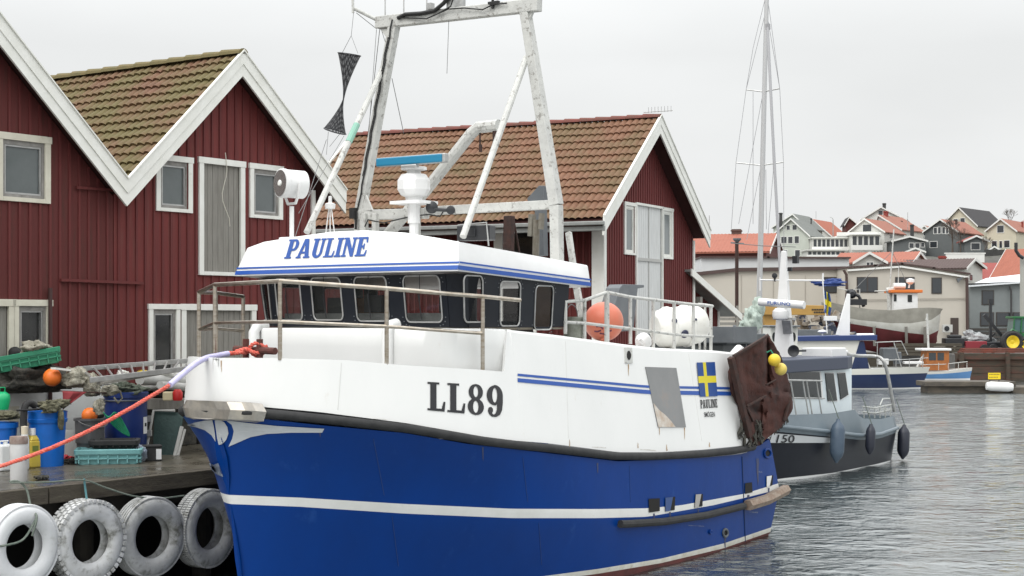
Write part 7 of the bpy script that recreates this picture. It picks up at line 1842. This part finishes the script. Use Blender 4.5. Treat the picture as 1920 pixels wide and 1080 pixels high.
# boat ashore
Zb = 109.0
bl = empty('fishing_boat_ashore', (W(1655,600,Zb).x, Zb, LANDZ), 0, label='old white and red wooden fishing boat standing on land, orange wheelhouse roof', cat='fishing boat')
ob = Vector((W(1655,600,Zb).x, Zb, LANDZ))
def bo(px, py, dz=0): return W(px, py, Zb+dz)*1.0 - ob
stt = poly_y([(1546,566),(1580,574),(1620,580),(1660,582),(1700,578),(1735,577),(1768,579)]); gy = poly_y([(1546,590),(1600,600),(1660,606),(1700,606),(1740,600),(1768,585)]); wl2 = poly_y([(1546,600),(1600,609),(1660,618),(1700,624),(1740,628),(1762,620)]); kl = poly_y([(1546,640),(1650,662),(1740,664),(1750,650)])
mb = MB(); n = 40
for sg in (-1, 1):
    rows = []
    for i in range(n+1):
        t = i/n; px = lerp(1546, 1768, t); w_ = 1.75*math.sqrt(max(0.0, 1-abs((t-.45)/.55)**2.6))
        xk = lerp(1546, 1768, t*.93+.02)
        p = [bo(px, stt(px)), bo(lerp(px, xk, .35), gy(px)), bo(lerp(px, xk, .7), wl2(px)), bo(xk, lerp(wl2(px), kl(xk), .6)), bo(xk, kl(xk))]
        for q, k in zip(p, (1, .98, .88, .5, .03)): q.y += sg*w_*k
        rows.append(p)
    for k, mi in ((0,0),(1,1),(2,2),(3,2)): mb.m = mi; mb.grid([[r[k], r[k+1]] for r in rows], flip=sg > 0)
mb.build('hull', [mat('grey_bulwark_wood', (.30,.29,.25), .8, c2=(.22,.21,.18), sc=1.5), mat('weathered_white_hull', (.60,.60,.56), .7, c2=(.48,.47,.42), sc=1.5), mat('red_oxide_bottom', (.15,.025,.03), .8, c2=(.10,.02,.02), sc=1)], bl, smooth=True, ang=30)
mb = MB(); mb.grid([[bo(x, stt(x)+6, d_) for d_ in (-1.2, 0, 1.2)] for x in (1560,1600,1650,1700,1745)]); mb.build('deck', greywood, bl)
mb = MB(); a = bo(1677, 583, -.9); b = bo(1721, 549, -.9); mb.box(a.x, b.x, -.9, .9, a.z, b.z); whb = mb.build('wheelhouse', whitec, bl, bevel=.04)
mb = MB(); mb.box(a.x-.25, b.x+.3, -1.1, 1.1, b.z, b.z+.22); mb.build('wheelhouse_roof', mat('orange_painted_roof', (.60,.15,.02), .6), bl, bevel=.04)
for x0, x1, y0, y1 in ((1702,1710,553,566),(1676,1681,552,565)):
    p = bo(x0,y1,-.93); q = bo(x1,y0,-.93); mb = MB(); mb.box(p.x,q.x,-.94,-.9,p.z,q.z); mb.build('window', glass, whb)
mb = MB(); mb.tube([bo(1668,582), bo(1667,548)], .16, 10); mb.tube([bo(1662,545), bo(1674,543)], .2, 8); mb.tube([bo(1668,545), bo(1676,430)], .05, 6); mb.tube([bo(1640,546), bo(1668,545), bo(1700,548)], .05, 6); mb.tube([bo(1684,540), bo(1685,500)], .03, 6); mb.build('mast', galv, bl)
mb = MB(); mb.tube([bo(1672,470), bo(1700,530)], .02, 4); mb.tube([bo(1674,470), bo(1600,545)], .02, 4); mb.tube([bo(1676,470), bo(1668,500)], .02, 4); mb.build('rigging', wire, bl)
mb = MB(); mb.tube([bo(1675,536,-.5), bo(1697,536,-.5)], .20, 12); mb.build('raft_canister', whitec, bl, smooth=True)
mb = MB(); mb.tube([bo(1704,540), bo(1706,530)], .06, 6); mb.lathe([(.1,-.2),(.3,-.05),(.3,.15),(0,.25)], bo(1707,528), n=12); mb.build('lamp', whitec, bl)
mb = MB(); mb.tube([bo(1588,545), bo(1610,555), bo(1620,575)], .12, 8); mb.lathe([(.15,-.2),(.35,0),(.15,.2)], bo(1597,551), axis=(0,1,0), n=14); mb.box(bo(1590,568).x, bo(1622,568).x, -.6,.6, bo(0,572).z, bo(0,561).z); mb.build('winch', dark, bl)
mb = MB(); mb.tube([bo(1570,540), bo(1592,545), bo(1612,542), bo(1612,580)], .04, 6); mb.build('boom', galv, bl)
for px in (1580, 1640, 1700, 1735):
    mb = MB(); mb.beam(bo(px, 648, -1.2), bo(px-1, 612, -1.6), .18, .18); mb.build('prop', greywood, bl)
mb = MB(); lump(mb, bo(1557,531,-2), (1.05,.25,.24), 77, .6); lump(mb, bo(1534,528,-2), (.5,.15,.12), 78, .5); q_ = mb.build('blue_tarpaulin_roll', mat('blue_tarpaulin', (.02,.05,.20), .6), label='rolled blue tarpaulin on a boom in front of the beige hall', cat='tarpaulin', smooth=True); q_.location = ob
# Swedish flag on a pole at the stern of the middle boat, drooping
e = loose('flag', W(1548,600,96), 'drooping blue and yellow flag on a leaning staff before the beige hall', 'flag', rz=0); o = W(1548,600,96)
mb = MB(); mb.tube([W(1551,625,96)-o, W(1543,530,96)-o], .035, 6); mb.build('staff', whitec, e)
mb = MB(); rows = []
for i in range(9):
    t = i/8; rows.append([W(lerp(1545,1556+3*math.sin(t*3),s/8), lerp(544,585,t)+s*.9, 96 + .12*math.sin(s*1.5+t*2))-o for s in range(9)])
for i in range(8):
    for j in range(8):
        mb.m = 1 if j in (3,4) or i in (3,4) else 0; mb.add([rows[i][j],rows[i][j+1],rows[i+1][j+1],rows[i+1][j]], [(0,1,2,3)])
mb.build('flag_cloth', [flagblue, flagyel], e)
# yellow lorry-mounted boom
e = loose('mobile_crane', W(1500,600,104), 'yellow crane boom with black lettering crossing behind the masts', 'crane', rz=0); o = W(1500,600,104)
yc = mat('crane_yellow', (.42,.25,.06), .6, c2=(.34,.19,.05), sc=1)
mb = MB(); mb.prism([W(1430,570,104)-o, W(1556,573,104)-o, W(1556,591,104)-o, W(1430,590,104)-o], (0,.8,0)); mb.build('boom', yc, e, bevel=.03)
mb = MB(); mb.prism([W(1425,572,104.3)-o, W(1456,572,104.3)-o, W(1456,612,104.3)-o, W(1435,612,104.3)-o], (0,1.2,0)); mb.build('turret', yc, e, bevel=.05)
mb = MB(); mb.box((W(1425,0,104)-o).x, (W(1560,0,104)-o).x, .2, 2.5, W(0,650,104).z - o.z, W(0,618,104).z - o.z); mb.build('chassis', greysteel, e, bevel=.05)
for x in (1435, 1465, 1535):
    mb = MB(); mb.lathe([(.2,-.2),(.5,-.2),(.55,0),(.5,.2),(0,.2)], W(x,652,104.1)-o, axis=(0,1,0), n=16); mb.build('wheel', rubber, e)
mb = MB()
for x0, x1, y0, y1 in ((1522,1543,579,582),(1526,1548,584,587)):
    bfont(mb, 'SM\u00d6GEN' if y0 < 583 else 'KRAN', (lambda s, t, a=x0, b=x1, c=y0, d=y1: W(lerp(a,b,s), lerp(d,c,t), 103.97)-o))
mb.fs = []; mb.ms = []; mb.vs = []
for x0, x1, y in ((1522,1543,580.5),(1526,1548,585.5)):
    k = x0
    while k < x1: mb.box((W(k,0,103.98)-o).x, (W(k+2.2,0,103.98)-o).x, -.04, 0, W(0,y+1.4,103.98).z-o.z, W(0,y-1.4,103.98).z-o.z); k += 3.2
mb.build('faded_lettering', letter, e)
# workshop clutter under the boom
rnd = random.Random(8)
for i, (px, py, c, lb) in enumerate(((1470,640,wWhite,'white wheelhouse boat part with dark round windows left of the workboat mast'),(1418,640,whitec,'white cabin with two dark windows behind the rusty trawl door'))):
    e = loose('moored_boat', W(px,600,72+i*4), lb, 'boat', rz=0); Zc = 72+i*4; o = W(px,600,Zc)
    mb = MB(); mb.box((W(px-26,0,Zc)-o).x, (W(px+26,0,Zc)-o).x, 0, 2.5, WZ - o.z, W(0,613,Zc).z-o.z); mb.build('cabin', c, e, bevel=.06)
    mb = MB(); mb.box((W(px-29,0,Zc)-o).x, (W(px+29,0,Zc)-o).x, -.3, 2.8, W(0,613,Zc).z-o.z, W(0,610,Zc).z-o.z); mb.build('cabin_roof', greysteel, e, bevel=.03)
    for k in (-18, -6, 6, 18):
        mb = MB(); mb.prism([W(px+k+4.2*math.cos(R(a)), 632+9*math.sin(R(a)), Zc-.02)-o for a in range(0,360,30)][::-1], (0,.04,0)); mb.build('window', glass, e)
one('cargo_heap', 'jumble of brown and grey pallets and gear under the yellow boom', 'pallets', W(1530,628,108), lambda m: [m.cbox((rnd.uniform(-2.4,2.4), rnd.uniform(-1,1), rnd.uniform(-.8,1.6)), (rnd.uniform(.1,.9), .3, rnd.uniform(.1,1.0)), rx=rnd.uniform(-.4,.4), ry=rnd.uniform(-.6,.6)) for _ in range(70)], mat('mixed_yard_gear', (.20,.15,.10), .8, c2=(.38,.36,.33), sc=1.2, amt=.3, c3=(.04,.05,.08), sc3=1, lo3=.5, hi3=.55), smooth=False, rz=0)
one('slat_rack', 'grey slatted rack of boards between the lean-to and the masts', 'rack', W(1372,606,70), lambda m: [m.box(-1.0,1.4,0,.1,-.75+.22*k,-.62+.22*k) for k in range(6)] + [m.box(x,x+.1,-.1,0,-1.2,.8) for x in (-1,.2,1.3)], greywood, smooth=False, rz=0)
# blue and white motor boat
Zm = 90.5
def simple_boat(name, label, cat, Z, xs, sheer, wline, hullm, stripem=None, beam=2.6, bow=1, rake=5):
    x0, x1 = xs; o = W((x0+x1)/2, 600, Z); o.z = WZ; e = empty(name, o, label=label, cat=cat); mb = MB(); n = 30
    for sg in (-1,1):
        rows = []
        for i in range(n+1):
            t = i/n; tt = t if bow > 0 else 1-t; px = lerp(x0, x1, t); w_ = beam/2*(1-max(0,(tt-.35)/.65)**2.4); pk = px - bow*rake*max(0,(tt-.4)/.6)
            a = W(px, sheer(px), Z)-o; m = W(lerp(px,pk,.3), lerp(sheer(px), wline, .28), Z)-o; b = W(pk, wline-3, Z)-o; c = W(pk, wline+6, Z)-o; d_ = W(pk, wline+8, Z)-o
            a.y += sg*w_; m.y += sg*w_*.98; b.y += sg*w_*.85; c.y += sg*w_*.7; d_.y = 0; rows.append([a, m, b, c, d_])
        for k, mi in ((0,1),(1,0),(2,2),(3,2)): mb.m = mi; mb.grid([[r[k], r[k+1]] for r in rows], flip=sg > 0)
        for r in (rows[0],): mb.m = 0; mb.add([r[0], r[1], r[2], r[3], r[4], Vector((r[0].x, 0, r[0].z))], [(0,1,2,3,4,5)])
    mb.build('hull', [hullm, stripem or hullm, whitec], e, smooth=True, ang=30)
    mb = MB(); mb.grid([[Vector(((W(x,0,Z)-o).x, y, (W(0,sheer(x)+2,Z)-o).z)) for y in (-beam*.4*(1-max(0,(((x-x0)/(x1-x0) if bow>0 else 1-(x-x0)/(x1-x0))-.4)/.6)**2.2), 0, beam*.4*(1-max(0,(((x-x0)/(x1-x0) if bow>0 else 1-(x-x0)/(x1-x0))-.4)/.6)**2.2))] for x in [lerp(x0, x1, i/8) for i in range(9)]]); mb.build('deck', whitec, e)
    return e, (lambda px, py, dz=0: W(px, py, Z+dz)-o)
navyh = mat('navy_hull', (.008,.020,.075), .3, c2=(.012,.026,.08), sc=1)
e, q = simple_boat('motor_boat', 'navy blue and white motor boat with blue cabin roof and sloping white mast', 'motor boat', Zm, (1480,1744), poly_y([(1480,694),(1600,690),(1744,688)]), 729, navyh, mat('cream_sheer', (.60,.60,.55), .5), beam=3.2, rake=16)
mb = MB(); mb.prism([q(1486,692,-1.2), q(1633,692,-1.2), q(1612,638,-1.2), q(1494,638,-1.2)], (0,2.4,0)); cb3 = mb.build('cabin', mat('cream_cabin', (.60,.59,.54), .5), e, bevel=.04)
mb = MB(); mb.prism([q(1596,692,-1.23), q(1612,640,-1.23), q(1620,640,-1.23), q(1630,692,-1.23)], (0,.03,0)); mb.prism([q(1607,688,-1.25), q(1610,668,-1.25), q(1613,668,-1.25), q(1611,688,-1.25)], (0,.02,0)); mb.build('blue_panel', navyh, cb3)
mb = MB(); mb.prism([q(1488,640,-1.4), q(1645,638,-1.4), q(1645,628,-1.4), q(1488,631,-1.4)], (0,2.8,0)); mb.build('cabin_roof', mat('blue_roof_paint', (.015,.035,.13), .5), e, bevel=.03)
mb = MB(); mb.beam(q(1580,630), q(1591,551), .8, .3, up=(0,1,0), w2=.2); mb.build('sloping_mast', whitec, e, bevel=.03)
mb = MB(); mb.tube([q(1606,632,-.6), q(1638,632,-.6)], .22, 14); mb.build('raft_canister', whitec, e, smooth=True)
mb = MB(); mb.lathe([(.05,-.1),(.28,-.02),(.27,.05),(.05,.12)], q(1542,622), n=16); mb.tube([q(1542,624), q(1544,672)], .05, 6); mb.cbox(q(1557,597), (.7,.5,.28)); mb.build('radar_and_antenna', whitec, e, bevel=.02)
mb = MB()
for x in (1655,1680,1705,1730): mb.tube([q(x,690,-1), q(x,672,-1)], .022, 6)
mb.tube([q(1645,676,-1), q(1700,674,-1), q(1740,671,-.4)], .024, 6); mb.tube([q(1640,642,-.9), q(1690,640,-.9), q(1702,665,-.9)], .03, 6); mb.tube([q(1676,642,-.9), q(1690,688,-.9)], .03, 6); mb.tube([q(1645,642,-.9), q(1645,688,-.9)], .03, 6); mb.build('guard_rail', aluminium, e)
mb = MB(); mb.cbox(q(1666,664), (.9,.9,.75)); mb.tube([q(1682,660), q(1683,682)], .25, 12); mb.build('engine_box', greysteel, e, bevel=.06)
mb = MB(); mb.cbox(q(1655,678,-.6), (.6,.5,.35)); mb.cbox(q(1712,680), (1.1,.6,.14)); mb.build('deck_locker', whitec, e, bevel=.03)
# light blue wooden boat
e, q = simple_boat('wooden_boat', 'light blue wooden boat with varnished orange cabin beyond the motor boat', 'wooden boat', 97, (1700,1823), poly_y([(1700,698),(1760,695),(1823,689)]), 712, mat('light_blue_paint', (.10,.25,.50), .5, c2=(.08,.21,.43), sc=1), mat('white_gunwale', (.6,.6,.56), .5), beam=2.2, rake=4)
mb = MB(); mb.box(q(1732,0).x, q(1774,0).x, -.7, .7, q(0,694).z, q(0,657).z); cb4 = mb.build('cabin', mat('varnished_wood', (.38,.13,.03), .4, c2=(.28,.09,.02), sc=3), e, bevel=.03)
mb = MB(); mb.box(q(1722,0).x, q(1777,0).x, -.85, .85, q(0,657).z, q(0,653).z); mb.build('cabin_roof', whitec, e, bevel=.03)
for x0, x1 in ((1736,1749),(1752,1764)):
    mb = MB(); mb.box(q(x0,0).x, q(x1,0).x, -.72, -.70, q(0,675).z, q(0,661).z); mb.build('window', farglass, cb4)
mb = MB()
for x in (1760,1778,1797,1813): mb.tube([q(x,694,-.7), q(x,680,-.7)], .022, 5)
mb.tube([q(1725,684,-.7), q(1770,683,-.7), q(1814,678,-.5)], .025, 6); mb.tube([q(1741,657), q(1738,588), q(1737,600)], .07, 8); mb.tube([q(1741,655), q(1728,672), q(1720,688)], .08, 6); mb.build('rail_and_mast', galv, e)
# pontoon with sign and fender
mb = MB(); Zq = 85.0; o = W(1830,600,Zq); o.z = WZ
mb.box((W(1735,0,Zq)-o).x, (W(1905,0,Zq)-o).x, 0, 2.0, .35, .62); mb.box((W(1742,0,Zq)-o).x, (W(1960,0,Zq)-o).x, .2, 1.8, -.3, .34); mb.box((W(1895,0,Zq)-o).x, (W(1975,0,Zq)-o).x, -.3, 2.2, -.1, .32)
pn = mb.build('pontoon', mat('dark_pontoon_timber', (.045,.04,.035), .8, c2=(.12,.10,.075), sc=1.2, stretch=(1,1,3), bump=.5), bevel=.03, label='dark floating pontoon on the water at the right, a yellow sign on it', cat='pontoon'); pn.location = o
e = loose('sign', W(1865,600,84.9), 'small yellow sign with two lines of dark text on the pontoon', 'sign', rz=0); o = W(1865,600,84.9)
mb = MB(); mb.box((W(1853,0,84.9)-o).x, (W(1876,0,84.9)-o).x, 0, .03, W(0,711,84.9).z-o.z, W(0,699,84.9).z-o.z); sg_ = mb.build('sign_board', mat('sign_yellow', (.70,.52,.01), .5), e)
mb = MB()
for y, n_ in ((702,7),(707.5,6)):
    for k in range(n_): x = 1855.5 + k*2.8; mb.box((W(x,0,84.85)-o).x, (W(x+1.9,0,84.85)-o).x, -.005, 0, W(0,y+1,84.85).z-o.z, W(0,y-1,84.85).z-o.z)
mb.build('sign_text', mat('faded_sign_text', (.22,.15,.02), .6), sg_)
for x in (1856, 1873): mb = MB(); mb.tube([W(x,711,84.93)-o, W(x,716,84.93)-o], .03, 5); mb.build('sign_leg', dark, e)
one('mooring_float', 'white oblong float with dark lashings tied to the pontoon', 'float', W(1874,725,84.6), lambda m: m.lathe([(.0,-.75),(.2,-.72),(.26,-.5),(.26,.5),(.2,.72),(0,.75)], (0,0,0), (1,0,-.05), n=16), whitec, rz=0)
# tractor, red fork trailer, hoist
e = loose('tractor', W(1905,600,107), 'green tractor with yellow wheels cut off by the right edge', 'tractor', rz=0); o = W(1905,600,107)
gr = mat('tractor_green', (.015,.12,.035), .4); tq = lambda px, py, dz=0: W(px, py, 107+dz)-o
mb = MB(); mb.prism([tq(1898,650), tq(1925,650), tq(1925,625), tq(1903,620)], (0,1.2,0)); mb.build('tractor_body', gr, e, bevel=.05)
mb = MB(); mb.prism([tq(1899,622), tq(1925,622), tq(1925,596), tq(1902,596)], (0,1.3,0)); mb.build('cab_glass', mat('cab_glass', (.06,.12,.12), .1), e); mb = MB(); mb.box(tq(1898,0).x, tq(1926,0).x, -.1, 1.5, tq(0,597).z, tq(0,593).z)
for x in (1900, 1914): mb.beam(tq(x,624,-.03), tq(x+2,594,-.03), .12, .08)
mb.build('cab_frame', gr, e, bevel=.02)
mb = MB(); mb.tube([tq(1888,638,-.1), tq(1891,625,-.1), tq(1898,618,-.1), tq(1906,622,-.1), tq(1909,632,-.1)], .09, 6); mb.build('mudguard', gr, e)
for x, y, r in ((1897.5,641,.78),(1922,646,.55)):
    mb = MB(); mb.lathe([(r*.55,-.2),(r*.8,-.26),(r,-.18),(r,.18),(r*.8,.26),(r*.55,.2)], tq(x,y,-.2), axis=(0,1,0), n=28, cap=False); wq = mb.build('wheel', rubber, e, smooth=True)
    mb = MB(); mb.lathe([(.0,-.12),(r*.2,-.10),(r*.45,-.20),(r*.57,-.24),(r*.60,-.1)], tq(x,y,-.2), axis=(0,1,0), n=24); mb.build('rim', mat('wheel_yellow', (.70,.52,.02), .5), wq)
e = loose('trailer', W(1835,600,107.5), 'red and black low trailer beside the tractor in front of the grey building', 'trailer', rz=0); o = W(1835,600,107.5); tq2 = lambda px, py, dz=0: W(px, py, 107.5+dz)-o
mb = MB(); mb.box(tq2(1811,0).x, tq2(1851,0).x, 0, .8, tq2(0,653).z, tq2(0,640).z); mb.build('red_frame', mat('dull_red_paint', (.22,.02,.03), .6), e, bevel=.04)
mb = MB(); mb.box(tq2(1774,0).x, tq2(1811,0).x, .2, 1.2, tq2(0,648).z, tq2(0,634).z); mb.box(tq2(1851,0).x, tq2(1888,0).x, .2, 1, tq2(0,651).z, tq2(0,641).z); mb.box(tq2(1782,0).x, tq2(1806,0).x, .3, 1.0, tq2(0,634).z, tq2(0,628).z); mb.each('black_bed', dark, e, bevel=.06)
for x in (1780, 1800, 1846, 1862):
    mb = MB(); mb.lathe([(.1,-.15),(.3,-.15),(.32,0),(.3,.15),(0,.15)], tq2(x,654,-.1), axis=(0,1,0), n=18); mb.build('wheel', rubber, e, smooth=True)
e = loose('hoist', W(1862,600,108.5), 'dark steel hoist with a vertical mast and slanted jib between warehouse and tractor', 'hoist', rz=0); o = W(1862,600,108.5); tq3 = lambda px, py: W(px, py, 108.5)-o
mb = MB(); mb.beam(tq3(1857,650), tq3(1857,566), .18, .18); mb.build('mast', dark, e); mb = MB(); mb.beam(tq3(1845,590), tq3(1888,642), .2, .2); mb.beam(tq3(1848,640), tq3(1866,625), .12, .12); mb.build('jib', dark, e); mb = MB(); mb.cbox(tq3(1857,565), (.3,.25,.3)); mb.build('pulley_head', dark, e)
one('tarp_bundle', 'white and grey tarpaulin bundle on the ground left of the hoist', 'tarpaulin', W(1834,640,109), lambda m: (lump(m, (0,0,.15), (1.0,.5,.4), 44, .5), lump(m, (-.6,0,.5), (.4,.3,.3), 45, .5)), mat('grey_white_tarp', (.42,.43,.43), .7, c2=(.2,.21,.22), sc=1.5), ang=180, rz=0)
one('timber_stack', 'stack of reddish-brown planks along the far quay edge at the right', 'planks', W(1866,660,105), lambda m: [m.box(-2.4 + .1*k, 3.2 - .15*k, -.2, .6, -.05+.11*k, .04+.11*k) for k in range(3)], mat('red_brown_timber', (.22,.055,.035), .8, c2=(.12,.05,.035), sc=2), smooth=False, rz=0)
one('timber_stack', 'dark beams piled under the bow of the boat ashore', 'beams', W(1735,660,107), lambda m: [m.box(-3.0+.3*k, 2.5, -.2, .5, -.25+.22*k, -.06+.22*k) for k in range(4)], wood, smooth=False, rz=0)
